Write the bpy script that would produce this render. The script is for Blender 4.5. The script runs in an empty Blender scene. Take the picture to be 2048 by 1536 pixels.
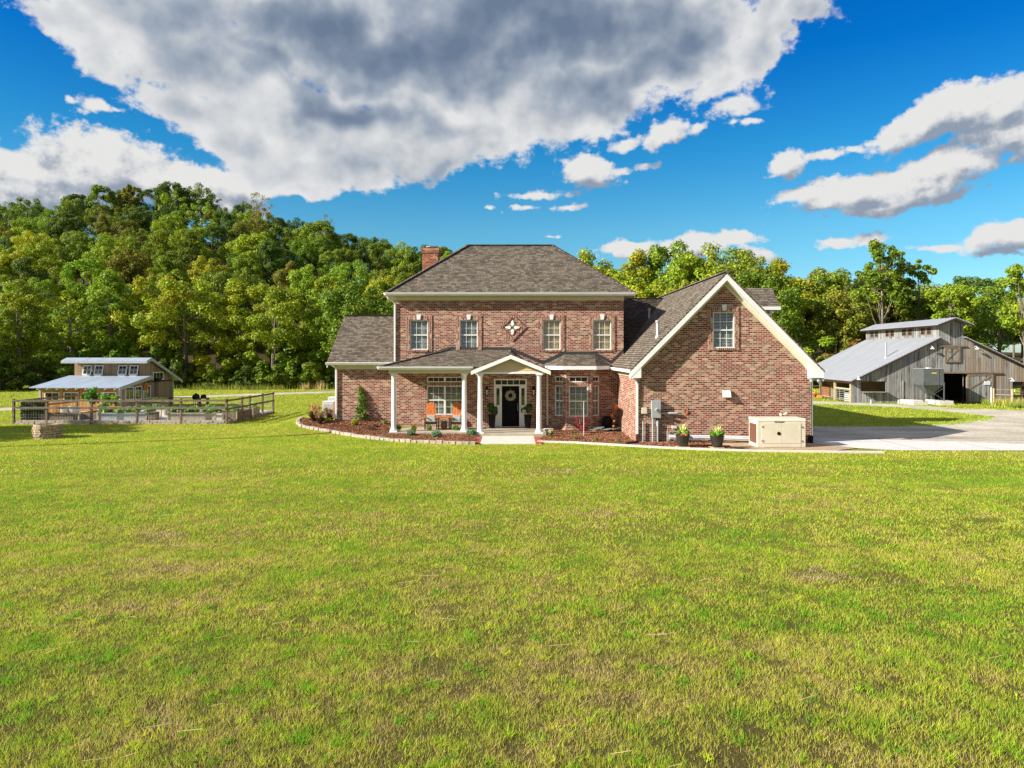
import bpy, math, random
import numpy as np
from mathutils import Vector, Matrix
random.seed(7)
RNG = np.random.default_rng(7)
SC = bpy.context.scene
COL = SC.collection
F, HOR, CH = 1420.0, 708.0, 4.0          # focal length in photo pixels, horizon row, camera height
R = math.radians

# ------------------------------------------------------------------ measuring helpers
def P(px, py, Y):
    s = F / Y
    return ((px - 1024) / s, Y, CH - (py - HOR) / s)
def sm(a, b, x):
    t = np.clip((x - a) / (b - a), 0, 1)
    return t * t * (3 - 2 * t)
RIDX = [-300,-150,0,50,100,200,340,430,500,560,640,700,770,830,900,1000,1160,1330,1450,1560,1650,1750,1900,2050,2300,2700]
RIDY = [425,410,400,384,376,376,370,378,392,412,428,452,474,492,500,508,516,532,538,560,572,582,596,600,600,600]
RS = 175.0
_rx = (np.array(RIDX) - 1024) / (F / RS)
_rz = np.maximum(4 + (HOR - np.array(RIDY)) / (F / RS) - 13.0, 1.0)
def ground(x, y):
    x = np.asarray(x, float); y = np.asarray(y, float)
    h = 0.42 * sm(34.0, 38.5, y) * (1 - sm(44, 52, y)) * sm(-3.0, -8.0, x) * (1 - sm(-11.0, -14.0, x))
    hr = np.interp(x * (RS / np.maximum(y, 60.0)), _rx, _rz)
    t = np.clip((y - 92) / (RS - 92), 0, 1)
    prof = t ** 0.85
    back = 1 - 0.5 * sm(RS + 10, RS + 150, y)
    return h + hr * prof * back * sm(84, 100, y)
def gz(x, y): return float(ground(x, y))
def G(px, py):
    z = 0.0
    for _ in range(12):
        Y = F * (CH - z) / max(py - HOR, 1)
        X = (px - 1024) * Y / F
        z = 0.5 * z + 0.5 * gz(X, Y)
    return (X, Y, gz(X, Y))

# ------------------------------------------------------------------ materials
MATS = {}
def nodes_of(name):
    m = bpy.data.materials.new(name); m.use_nodes = True
    nt = m.node_tree
    b = nt.nodes['Principled BSDF']
    b.inputs['Specular IOR Level'].default_value = 0.3
    MATS[name] = m
    return m, nt, b
def N(nt, t, **kw):
    n = nt.nodes.new(t)
    for k, v in kw.items(): setattr(n, k, v)
    return n
def ramp(nt, fac, stops, interp='LINEAR'):
    r = N(nt, 'ShaderNodeValToRGB'); r.color_ramp.interpolation = interp
    e = r.color_ramp.elements
    while len(e) < len(stops): e.new(0.5)
    for i, (p, c) in enumerate(stops):
        e[i].position = p; e[i].color = (*c, 1) if len(c) == 3 else c
    nt.links.new(fac, r.inputs[0]); return r.outputs[0]
def noise(nt, vec, scale, detail=4, rough=0.55, dist=0.0):
    n = N(nt, 'ShaderNodeTexNoise'); n.inputs['Scale'].default_value = scale
    n.inputs['Detail'].default_value = detail; n.inputs['Roughness'].default_value = rough
    n.inputs['Distortion'].default_value = dist
    if vec is not None: nt.links.new(vec, n.inputs['Vector'])
    return n.outputs['Fac']
def mixc(nt, fac, a, b, mode='MIX'):
    m = N(nt, 'ShaderNodeMix', data_type='RGBA', blend_type=mode)
    for i, v in ((0, fac), (6, a), (7, b)):
        if isinstance(v, (int, float)): m.inputs[i].default_value = v
        elif isinstance(v, tuple): m.inputs[i].default_value = (*v, 1)
        else: nt.links.new(v, m.inputs[i])
    return m.outputs[2]
def mth(nt, op, a, b=None, c=None, clamp=False):
    m = N(nt, 'ShaderNodeMath', operation=op); m.use_clamp = clamp
    for i, v in enumerate((a, b, c)):
        if v is None: continue
        if isinstance(v, (int, float)): m.inputs[i].default_value = v
        else: nt.links.new(v, m.inputs[i])
    return m.outputs[0]
def mapping(nt, vec, scale=(1,1,1), loc=(0,0,0), rot=(0,0,0), vt='POINT'):
    m = N(nt, 'ShaderNodeMapping', vector_type=vt)
    m.inputs['Scale'].default_value = scale; m.inputs['Location'].default_value = loc; m.inputs['Rotation'].default_value = rot
    nt.links.new(vec, m.inputs['Vector']); return m.outputs[0]
def objco(nt): return N(nt, 'ShaderNodeTexCoord').outputs['Object']
def uvco(nt): return N(nt, 'ShaderNodeTexCoord').outputs['UV']
def posco(nt): return N(nt, 'ShaderNodeNewGeometry').outputs['Position']
def bump(nt, b, h, strength=0.4, dist=0.02):
    n = N(nt, 'ShaderNodeBump'); n.inputs['Strength'].default_value = strength; n.inputs['Distance'].default_value = dist
    nt.links.new(h, n.inputs['Height']); nt.links.new(n.outputs[0], b.inputs['Normal'])
def plain(name, col, rough=0.5, var=0.12, scale=6, spec=0.3, metal=0.0, bmp=0.0):
    m, nt, b = nodes_of(name)
    f = noise(nt, posco(nt), scale, 5)
    lo = tuple(max(0, c * (1 - var)) for c in col); hi = tuple(min(1, c * (1 + var)) for c in col)
    c = ramp(nt, f, [(0.3, lo), (0.7, hi)])
    nt.links.new(c, b.inputs['Base Color'])
    b.inputs['Roughness'].default_value = rough; b.inputs['Specular IOR Level'].default_value = spec; b.inputs['Metallic'].default_value = metal
    if bmp: bump(nt, b, f, bmp, 0.01)
    return m
def brick_mat(name, rot=0.0, red=0.0):
    m, nt, b = nodes_of(name)
    uv = mapping(nt, uvco(nt), rot=(0, 0, rot))
    t = N(nt, 'ShaderNodeTexBrick'); nt.links.new(uv, t.inputs['Vector'])
    t.inputs['Color1'].default_value = (0,0,0,1); t.inputs['Color2'].default_value = (1,1,1,1); t.inputs['Mortar'].default_value = (.5,.5,.5,1)
    t.inputs['Scale'].default_value = 1; t.inputs['Brick Width'].default_value = 0.225; t.inputs['Row Height'].default_value = 0.0865
    t.inputs['Mortar Size'].default_value = 0.010; t.inputs['Mortar Smooth'].default_value = 0.2; t.inputs['Bias'].default_value = 0
    k = 1.0
    cb = ramp(nt, t.outputs['Color'], [(0.0,(.105,.020,.018)),(.34,(.26,.048,.028)),(.47,(.30,.095,.070)),(.58,(.50,.32,.22)),(.70,(.27,.185,.115)),(.79,(.065,.036,.028)),(.86,(.58,.45,.31)),(.93,(.23,.046,.026)),(1.0,(.18,.032,.02))], 'LINEAR')
    big = noise(nt, posco(nt), 1.3, 5, 0.6)
    spk = noise(nt, posco(nt), 26, 3, 0.7)
    c2 = mixc(nt, ramp(nt, spk, [(0.50,(0,0,0)),(0.68,(.42,.42,.42))]), cb, (.50,.37,.25))
    c3 = mixc(nt, mth(nt, 'MULTIPLY', big, 0.5), c2, mixc(nt, 1.0, c2, (1.35,1.25,1.1), 'MULTIPLY'))
    wz = N(nt, 'ShaderNodeSeparateXYZ'); nt.links.new(posco(nt), wz.inputs[0])
    st_ = noise(nt, mapping(nt, posco(nt), scale=(1.2,1.2,.18)), 1.6, 5, .7)
    c3 = mixc(nt, ramp(nt, st_, [(.52,(0,0,0)),(.72,(.35,.35,.35))]), c3, mixc(nt, 1.0, c3, (.62,.58,.55), 'MULTIPLY'))
    mort = mixc(nt, spk, (.72,.59,.47), (.54,.44,.36))
    c = mixc(nt, t.outputs['Fac'], c3, mort)
    c = mixc(nt, 1.0, c, (.84,.80,.79), 'MULTIPLY')
    if red: c = mixc(nt, 1.0, c, (1.0,.72,.6), 'MULTIPLY')
    nt.links.new(c, b.inputs['Base Color']); b.inputs['Roughness'].default_value = 0.85; b.inputs['Specular IOR Level'].default_value = 0.15
    h = mth(nt, 'ADD', mth(nt, 'MULTIPLY', mth(nt, 'SUBTRACT', 1.0, t.outputs['Fac']), 0.7), mth(nt, 'MULTIPLY', spk, 0.5))
    bump(nt, b, h, 0.5, 0.008)
    return m
def shingle_mat(name, a=(.086,.070,.054), c_=(.205,.178,.143)):
    m, nt, b = nodes_of(name)
    t = N(nt, 'ShaderNodeTexBrick'); nt.links.new(uvco(nt), t.inputs['Vector'])
    t.inputs['Color1'].default_value = (0,0,0,1); t.inputs['Color2'].default_value = (1,1,1,1); t.inputs['Mortar'].default_value = (0,0,0,1)
    t.inputs['Scale'].default_value = 1; t.inputs['Brick Width'].default_value = 0.24; t.inputs['Row Height'].default_value = 0.145
    t.inputs['Mortar Size'].default_value = 0.010; t.inputs['Mortar Smooth'].default_value = 0.6; t.offset = 0.37; t.squash = 0.7; t.squash_frequency = 3
    cb = ramp(nt, t.outputs['Color'], [(0.0, a), (.35,(.125,.106,.083)), (.65,(.165,.142,.112)), (1.0, c_)])
    big = noise(nt, mapping(nt, uvco(nt), scale=(1,.35,1)), 1.1, 5, 0.65)
    fine = noise(nt, posco(nt), 60, 2, 0.7)
    c = mixc(nt, 1.0, cb, ramp(nt, big, [(0.25,(.86,.85,.84)),(0.75,(1.12,1.11,1.10))]), 'MULTIPLY')
    c = mixc(nt, 1.0, c, ramp(nt, fine, [(0.2,(.7,.7,.7)),(0.8,(1.3,1.3,1.3))]), 'MULTIPLY')
    sp_ = N(nt, 'ShaderNodeSeparateXYZ'); nt.links.new(uvco(nt), sp_.inputs[0])
    row_shade = ramp(nt, mth(nt, 'FRACT', mth(nt, 'DIVIDE', sp_.outputs[1], 0.145)), [(0.0,(.30,.29,.28)),(0.24,(.50,.49,.48)),(0.36,(1.16,1.16,1.16)),(1.0,(1.14,1.14,1.14))])  # shade under each course edge, put into the colour
    c = mixc(nt, 1.0, c, row_shade, 'MULTIPLY')
    c = mixc(nt, mth(nt, 'MULTIPLY', t.outputs['Fac'], 0.6), c, (.022,.016,.011))
    nt.links.new(c, b.inputs['Base Color']); b.inputs['Roughness'].default_value = 0.95; b.inputs['Specular IOR Level'].default_value = 0.1
    sep = N(nt, 'ShaderNodeSeparateXYZ'); nt.links.new(uvco(nt), sep.inputs[0])
    row = mth(nt, 'FRACT', mth(nt, 'DIVIDE', sep.outputs[1], 0.145))
    h = mth(nt, 'ADD', mth(nt, 'SUBTRACT', 1.0, row), mth(nt, 'MULTIPLY', t.outputs['Color'], 0.5))
    bump(nt, b, h, 0.6, 0.018)
    return m
def board_mat(name, base, dark, warm=None, width=0.2, stain=0.5):
    m, nt, b = nodes_of(name)
    uv = uvco(nt)
    t = N(nt, 'ShaderNodeTexBrick'); nt.links.new(mapping(nt, uv, rot=(0,0,R(90))), t.inputs['Vector'])
    t.inputs['Color1'].default_value = (0,0,0,1); t.inputs['Color2'].default_value = (1,1,1,1); t.inputs['Mortar'].default_value = (0,0,0,1)
    t.inputs['Scale'].default_value = 1; t.inputs['Brick Width'].default_value = 7.3; t.inputs['Row Height'].default_value = width
    t.inputs['Mortar Size'].default_value = 0.010; t.inputs['Mortar Smooth'].default_value = 0.3
    grain = noise(nt, mapping(nt, uv, scale=(14, 0.9, 1)), 2.0, 6, 0.7)
    st = noise(nt, mapping(nt, uv, scale=(4.5, 0.42, 1)), 1.0, 6, 0.75)
    c = mixc(nt, 1.0, base, ramp(nt, t.outputs['Color'], [(0,(.66,.66,.66)),(1,(1.22,1.2,1.16))]), 'MULTIPLY')
    c = mixc(nt, 1.0, c, ramp(nt, grain, [(0.3,(.75,.75,.75)),(0.7,(1.2,1.2,1.2))]), 'MULTIPLY')
    c = mixc(nt, ramp(nt, st, [(0.50,(0,0,0)),(0.62,(stain,)*3)]), c, dark)
    if warm is not None:
        wn = noise(nt, mapping(nt, uv, scale=(1.6, 0.35, 1), loc=(3,5,0)), 0.8, 4, 0.6)
        c = mixc(nt, ramp(nt, wn, [(0.45,(0,0,0)),(0.7,(.8,.8,.8))]), c, warm)
    c = mixc(nt, mth(nt, 'MULTIPLY', t.outputs['Fac'], 0.85), c, (.02,.017,.014))
    nt.links.new(c, b.inputs['Base Color']); b.inputs['Roughness'].default_value = 0.9; b.inputs['Specular IOR Level'].default_value = 0.12
    bump(nt, b, mth(nt, 'SUBTRACT', grain, t.outputs['Fac']), 0.5, 0.01)
    return m
def metal_roof_mat(name, col, pitch=0.23, rough=0.45):
    m, nt, b = nodes_of(name)
    sep = N(nt, 'ShaderNodeSeparateXYZ'); nt.links.new(uvco(nt), sep.inputs[0])
    fr = mth(nt, 'ABSOLUTE', mth(nt, 'SUBTRACT', mth(nt, 'FRACT', mth(nt, 'DIVIDE', sep.outputs[0], pitch)), 0.5))
    rib = ramp(nt, fr, [(0.36,(0,0,0)),(0.46,(1,1,1))])
    st = noise(nt, mapping(nt, uvco(nt), scale=(1.5,.25,1)), 1.2, 6, 0.7)
    c = mixc(nt, 1.0, col, ramp(nt, st, [(0.3,(.80,.80,.80)),(0.7,(1.12,1.12,1.12))]), 'MULTIPLY')
    nt.links.new(c, b.inputs['Base Color']); b.inputs['Roughness'].default_value = rough; b.inputs['Metallic'].default_value = 0.25
    bump(nt, b, rib, 0.8, 0.03)
    return m
def leaf_mat(name, trans=0.3, hue_noise=True, rnd=True):
    """foliage: the tint comes from the object's own colour, varied leaf by leaf"""
    m, nt, b = nodes_of(name)
    oi = N(nt, 'ShaderNodeObjectInfo')
    g = N(nt, 'ShaderNodeNewGeometry')
    v = ramp(nt, g.outputs['Random Per Island'], [(0,(.6,.65,.6)),(.5,(1.05,1.1,1.0)),(.85,(1.5,1.45,1.15)),(1,(2.1,1.85,1.3))])
    c = mixc(nt, 1.0, oi.outputs['Color'], v, 'MULTIPLY')
    n1 = noise(nt, g.outputs['Position'], 0.33, 3, 0.6)
    c = mixc(nt, 1.0, c, ramp(nt, n1, [(0.3,(.78,.88,.8)),(0.5,(1,1,1)),(0.7,(1.35,1.12,.85))]), 'MULTIPLY')
    nt.links.new(c, b.inputs['Base Color']); b.inputs['Roughness'].default_value = 0.55; b.inputs['Specular IOR Level'].default_value = 0.25
    tr = N(nt, 'ShaderNodeBsdfTranslucent'); nt.links.new(mixc(nt, 1.0, c, (1.3,1.25,.6), 'MULTIPLY'), tr.inputs[0])
    mx = N(nt, 'ShaderNodeMixShader'); mx.inputs[0].default_value = trans
    nt.links.new(b.outputs[0], mx.inputs[1]); nt.links.new(tr.outputs[0], mx.inputs[2])
    nt.links.new(mx.outputs[0], nt.nodes['Material Output'].inputs[0])
    return m
def glass_mat(name, refl=0.10, tint=(.55,.6,.58)):
    m, nt, b = nodes_of(name)
    nt.nodes.remove(b)
    gl = N(nt, 'ShaderNodeBsdfGlossy'); gl.inputs['Roughness'].default_value = 0.03; gl.inputs['Color'].default_value = (.95,.97,1,1)
    tp = N(nt, 'ShaderNodeBsdfTransparent'); tp.inputs['Color'].default_value = (*tint, 1)
    lw = N(nt, 'ShaderNodeLayerWeight'); lw.inputs['Blend'].default_value = 0.5
    f = mth(nt, 'ADD', mth(nt, 'MULTIPLY', mth(nt, 'POWER', lw.outputs['Facing'], 4.0), 0.6), refl+0.045, clamp=True)
    wn = noise(nt, posco(nt), 1.7, 2)
    bp = N(nt, 'ShaderNodeBump'); bp.inputs['Strength'].default_value = 0.08; bp.inputs['Distance'].default_value = 0.05
    nt.links.new(wn, bp.inputs['Height']); nt.links.new(bp.outputs[0], gl.inputs['Normal'])
    mx = N(nt, 'ShaderNodeMixShader'); nt.links.new(f, mx.inputs[0]); nt.links.new(tp.outputs[0], mx.inputs[1]); nt.links.new(gl.outputs[0], mx.inputs[2])
    nt.links.new(mx.outputs[0], nt.nodes['Material Output'].inputs[0])
    return m

brick_mat('brick'); brick_mat('brick_soldier', rot=R(90)); brick_mat('brick_chimney', red=1.0); shingle_mat('shingle')
shingle_mat('ridge_shingle', (.05,.042,.033), (.09,.075,.058))
plain('white_paint', (.80,.80,.78), 0.45, 0.05, 2); plain('warm_lit_trim', (.62,.58,.42), 0.5, 0.06, 2)  # the trim has warm reflected light put into its colour
plain('vinyl_siding', (.66,.50,.30), 0.55, 0.06, 3); plain('flashing', (.045,.045,.045), 0.6, 0.2, 4)
plain('beige_metal', (.62,.57,.46), 0.5, 0.05, 3); plain('generator_beige', (.66,.60,.47), 0.45, 0.06, 2.5)
plain('grey_metal', (.42,.44,.45), 0.4, 0.10, 5, 0.5, 0.3); plain('galvanised', (.50,.51,.50), 0.4, 0.15, 8, 0.5, 0.5)
plain('black_metal', (.010,.010,.012), 0.5, 0.3, 8, 0.15); plain('black_door', (.005,.005,.006), 0.5, 0.2, 3, 0.08)
plain('white_plastic', (.74,.76,.78), 0.4, 0.05, 5); plain('concrete', (.62,.58,.51), 0.9, 0.12, 5, 0.2, 0, 0.3)
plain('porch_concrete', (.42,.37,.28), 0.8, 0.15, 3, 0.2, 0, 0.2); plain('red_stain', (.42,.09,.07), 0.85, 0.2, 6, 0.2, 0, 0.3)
plain('edging_stone', (.42,.35,.28), 0.9, 0.3, 9, 0.2, 0, 0.6); plain('field_stone', (.40,.31,.21), 0.9, 0.45, 9, 0.2, 0, 0.8)
plain('slate', (.20,.22,.21), 0.8, 0.35, 6, 0.3, 0, 0.6); plain('pot_brown', (.035,.025,.022), 0.35, 0.5, 30, 0.5, 0, 0.5)
plain('terracotta', (.45,.12,.05), 0.8, 0.2, 9); plain('bark', (.16,.13,.10), 0.95, 0.4, 4, 0.1, 0, 0.6)
plain('pale_bark', (.22,.19,.15), 0.9, 0.4, 3, 0.1, 0, 0.5); plain('white_bark', (.6,.58,.52), 0.85, 0.2, 8)
plain('soil', (.09,.06,.04), 1, 0.4, 8, 0.1, 0, 0.5); plain('fence_wood', (.20,.15,.105), 0.9, 0.35, 7, 0.1, 0, 0.5)
plain('pine_wood', (.46,.38,.24), 0.85, 0.2, 7, 0.1, 0, 0.4); plain('bed_wood', (.42,.36,.28), 0.9, 0.2, 7, 0.1, 0, 0.4)
plain('orange_wood', (.62,.17,.035), 0.5, 0.35, 12); plain('dark_wood', (.045,.022,.016), 0.5, 0.3, 10)
plain('cushion', (.36,.39,.36), 0.95, 0.1, 20); plain('wicker', (.13,.09,.05), 0.8, 0.5, 60)
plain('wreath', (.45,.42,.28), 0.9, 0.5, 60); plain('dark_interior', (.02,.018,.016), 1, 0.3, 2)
plain('rust_orange', (.50,.11,.02), 0.5, 0.4, 20, 0.4); plain('bud_pink', (.7,.06,.14), 0.7, 0.2, 20)
plain('mum_yellow', (.75,.45,.03), 0.8, 0.3, 30); plain('mum_cream', (.75,.68,.42), 0.8, 0.15, 30); plain('blue_enamel', (.03,.12,.22), 0.4, 0.3, 20)
plain('slat_white', (.82,.84,.80), 0.5, 0.04, 3); plain('shade_tan', (.62,.46,.25), 0.8, 0.08, 3); plain('curtain', (.36,.37,.33), 0.9, 0.1, 3)
plain('gravel_bed', (.55,.52,.48), 0.95, 0.25, 14, 0.1, 0, 0.5); plain('burlap', (.62,.58,.55), 0.8, 0.15, 9); plain('firewood', (.33,.15,.07), 0.9, 0.5, 12)
plain('rafter_white', (.7,.66,.58), 0.7, 0.1, 5); plain('mat_brown', (.16,.11,.06), 1, 0.2, 30); plain('brown_pvc', (.10,.04,.03), 0.5, 0.2, 9)
plain('pumpkin', (.6,.2,.02), 0.5, 0.15, 9); plain('bin_steel', (.135,.15,.15), 0.5, 0.12, 3, 0.4, 0.4); plain('yellow_tag', (.7,.5,.05), 0.5, 0.05, 9)
plain('marking_black', (.02,.02,.02), 0.5, 0.05, 9); plain('lamp_glass', (.65,.62,.5), 0.15, 0.05, 9, 0.5)
board_mat('barn_board', (.30,.30,.29), (.035,.031,.029), None, 0.2, 0.9)
board_mat('barn_board_warm', (.31,.295,.265), (.08,.045,.025), (.30,.20,.12), 0.2, 0.6)
board_mat('shed_board', (.34,.25,.16), (.12,.09,.06), (.40,.25,.12), 0.22, 0.4)
board_mat('shed_board_orange', (.52,.24,.07), (.20,.09,.03), (.5,.33,.17), 0.22, 0.4)
metal_roof_mat('shed_roof', (.42,.50,.60)); metal_roof_mat('barn_roof', (.36,.38,.41), 0.25, 0.6)
leaf_mat('leaf', 0.28); leaf_mat('small_leaf', 0.2)
glass_mat('glass', 0.0, (.88,.9,.88)); glass_mat('dark_glass', 0.05, (.5,.53,.5))
# ------------------------------------------------------------------ mesh + object helpers
ORG = {}
def link(o, parent=None):
    COL.objects.link(o)
    if parent is not None: o.parent = parent
    return o
def tag(o, label=None, cat=None, group=None, kind=None):
    if label: o['label'] = label
    if cat: o['category'] = cat
    if group: o['group'] = group
    if kind: o['kind'] = kind
    return o
def thing(name, label, cat, loc=(0,0,0), rz=0.0, group=None, local=False):
    """an Empty at the base of a thing; parts are given in world axes unless local"""
    o = bpy.data.objects.new(name, None); o.empty_display_size = 0.3
    o.location = loc; o.rotation_euler = (0, 0, rz); link(o); tag(o, label, cat, group)
    ORG[o.name] = Vector((0,0,0)) if local else Vector(loc)
    return o
class FR:                                     # local frame on a wall: a along it, b up, c outward
    def __init__(s, o=(0,0,0), r=(1,0,0), u=(0,0,1)):
        s.o = Vector(o); s.r = Vector(r).normalized(); s.u = Vector(u).normalized(); s.n = s.r.cross(s.u)
    def __call__(s, a, b, c=0.0): return s.o + s.r*a + s.u*b + s.n*c
W0 = FR()                                     # a=x, b=z, c=-y
class MB:
    def __init__(s): s.v = []; s.f = []
    def poly(s, pts):
        i = len(s.v); s.v += [tuple(p) for p in pts]; s.f.append(list(range(i, i+len(pts)))); return s
    def hull8(s, p):                          # p: 4 bottom, 4 top (ccw from above)
        i = len(s.v); s.v += [tuple(q) for q in p]
        s.f += [[i+3,i+2,i+1,i],[i+4,i+5,i+6,i+7]] + [[i+k, i+(k+1)%4, i+4+(k+1)%4, i+4+k] for k in range(4)]
        return s
    def box(s, x0, x1, y0, y1, z0, z1):
        return s.hull8([(x0,y0,z0),(x1,y0,z0),(x1,y1,z0),(x0,y1,z0),(x0,y0,z1),(x1,y0,z1),(x1,y1,z1),(x0,y1,z1)])
    def fbox(s, fr, a0, a1, b0, b1, c0, c1):  # box in a wall frame
        return s.hull8([fr(a0,b0,c1),fr(a1,b0,c1),fr(a1,b0,c0),fr(a0,b0,c0),fr(a0,b1,c1),fr(a1,b1,c1),fr(a1,b1,c0),fr(a0,b1,c0)])
    def extr(s, pts, vec):                    # prism: polygon extruded by vec
        n = len(pts); i = len(s.v); vec = Vector(vec)
        s.v += [tuple(p) for p in pts] + [tuple(Vector(p)+vec) for p in pts]
        s.f.append(list(range(i, i+n))[::-1]); s.f.append(list(range(i+n, i+2*n)))
        s.f += [[i+k, i+(k+1)%n, i+n+(k+1)%n, i+n+k] for k in range(n)]
        return s
    def bar(s, p0, p1, w, h=None, up=(0,0,1)):
        h = h or w; p0 = Vector(p0); p1 = Vector(p1); d = (p1-p0).normalized()
        r = d.cross(Vector(up))
        if r.length < 1e-4: r = Vector((1,0,0))
        r.normalize(); u = r.cross(d); q = []
        for p in (p0, p1): q += [p-r*w/2-u*h/2, p+r*w/2-u*h/2, p+r*w/2+u*h/2, p-r*w/2+u*h/2]
        i = len(s.v); s.v += [tuple(a) for a in q]
        s.f += [[i,i+1,i+2,i+3],[i+7,i+6,i+5,i+4]] + [[i+(k+1)%4, i+k, i+4+k, i+4+(k+1)%4] for k in range(4)]
        return s
    def tube(s, pts, rad, n=8):
        pts = [Vector(p) for p in pts]; rads = rad if isinstance(rad, (list, tuple)) else [rad]*len(pts)
        i0 = len(s.v); prev = Vector((0,0,1))
        for k, p in enumerate(pts):
            d = (pts[min(k+1,len(pts)-1)] - pts[max(k-1,0)]).normalized()
            r = d.cross(prev)
            if r.length < 1e-3: r = d.cross(Vector((1,0,0)))
            r.normalize(); u = r.cross(d)
            for j in range(n):
                a = 2*math.pi*j/n; s.v.append(tuple(p + (r*math.cos(a)+u*math.sin(a))*rads[k]))
        for k in range(len(pts)-1):
            for j in range(n):
                a = i0+k*n+j; b2 = i0+k*n+(j+1)%n; s.f.append([a, b2, b2+n, a+n])
        s.f.append([i0+j for j in range(n)][::-1]); e = i0+(len(pts)-1)*n; s.f.append([e+j for j in range(n)])
        return s
    def lathe(s, c, prof, n=20, sy=1.0):
        c = Vector(c); i0 = len(s.v)
        for r, z in prof:
            for j in range(n):
                a = 2*math.pi*j/n; s.v.append((c.x+r*math.cos(a), c.y+r*math.sin(a)*sy, c.z+z))
        for k in range(len(prof)-1):
            for j in range(n):
                a = i0+k*n+j; b2 = i0+k*n+(j+1)%n; s.f.append([a, b2, b2+n, a+n])
        s.f.append([i0+j for j in range(n)][::-1]); e = i0+(len(prof)-1)*n; s.f.append([e+j for j in range(n)])
        return s
    def build(s, name, mat, parent=None, smooth=False, bevel=0.0):
        me = bpy.data.meshes.new(name)
        off = ORG.get(parent.name, Vector((0,0,0))) if parent is not None else Vector((0,0,0))
        me.from_pydata([tuple(Vector(p)-off) for p in s.v], [], s.f)
        me.materials.append(MATS[mat] if isinstance(mat, str) else mat)
        uv = me.uv_layers.new(name='UV').data
        for p in me.polygons:
            nn = p.normal
            if abs(nn.z) > 0.97: t = Vector((1,0,0)); w = Vector((0,1,0))
            else:
                t = Vector((-nn.y, nn.x, 0)).normalized(); w = nn.cross(t)
            for li in p.loop_indices:
                q = me.vertices[me.loops[li].vertex_index].co + off
                uv[li].uv = (q.dot(t), q.dot(w))
        if smooth: me.shade_smooth()
        o = bpy.data.objects.new(name, me); link(o, parent); ORG[o.name] = off
        if smooth:
            try: me.set_sharp_from_angle(angle=R(40))
            except Exception: pass
        if bevel:
            b = o.modifiers.new('Bevel', 'BEVEL'); b.width = bevel; b.segments = 2; b.limit_method = 'ANGLE'
        return o
def np_mesh(name, verts, mat, parent=None, k=4, color=None, attr=None):
    """verts: (n,k,3) separate faces"""
    verts = np.asarray(verts, np.float32); n = len(verts)
    me = bpy.data.meshes.new(name)
    me.vertices.add(n*k); me.vertices.foreach_set('co', verts.reshape(-1))
    me.loops.add(n*k); me.loops.foreach_set('vertex_index', np.arange(n*k, dtype=np.int32))
    me.polygons.add(n); me.polygons.foreach_set('loop_start', np.arange(0, n*k, k, dtype=np.int32))
    me.update(calc_edges=True)
    if attr is not None:
        at = me.attributes.new('tone', 'FLOAT', 'POINT'); at.data.foreach_set('value', np.repeat(np.asarray(attr, np.float32), k))
    me.materials.append(MATS[mat])
    o = bpy.data.objects.new(name, me); link(o, parent); ORG[o.name] = Vector((0,0,0))
    if color: o.color = (*color, 1)
    return o
def leaf_quads(c, nrm, size, aspect=1.5, rng=RNG, jit=0.7):
    """leaf-sized quads centred on c, facing roughly nrm"""
    n = len(c)
    nn = nrm + rng.normal(0, jit, (n,3)); nn /= np.linalg.norm(nn, axis=1, keepdims=True)+1e-9
    a = rng.normal(0, 1, (n,3)); u = np.cross(nn, a); u /= np.linalg.norm(u, axis=1, keepdims=True)+1e-9
    w = np.cross(nn, u)
    sz = (size * rng.uniform(0.6, 1.3, n))[:,None] if np.isscalar(size) else (size*rng.uniform(0.6,1.3,n))[:,None]
    u = u*sz*0.5*aspect; w = w*sz*0.5
    return np.stack([c-u*0.9, c-w*0.8+u*0.1, c+u, c+w*0.8+u*0.1], 1)
def copy_tree(o, parent=None):
    c = o.copy(); COL.objects.link(c); c.parent = parent
    for ch in list(o.children): copy_tree(ch, c)
    return c

def clip_poly(poly, a0, a1, b0, b1):
    def cut(pl, idx, val, keep_less):
        out = []
        for i in range(len(pl)):
            p, q = pl[i], pl[(i+1) % len(pl)]
            ip = (p[idx] <= val+1e-9) if keep_less else (p[idx] >= val-1e-9)
            iq = (q[idx] <= val+1e-9) if keep_less else (q[idx] >= val-1e-9)
            if ip: out.append(p)
            if ip != iq:
                t = (val-p[idx])/(q[idx]-p[idx]); out.append((p[0]+t*(q[0]-p[0]), p[1]+t*(q[1]-p[1])))
        return out
    for idx, val, less in ((0,a0,False),(0,a1,True),(1,b0,False),(1,b1,True)):
        if len(poly) < 3: return []
        poly = cut(poly, idx, val, less)
    area = 0.5*abs(sum(poly[i][0]*poly[(i+1)%len(poly)][1]-poly[(i+1)%len(poly)][0]*poly[i][1] for i in range(len(poly)))) if len(poly) > 2 else 0
    return poly if area > 1e-6 else []
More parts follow.
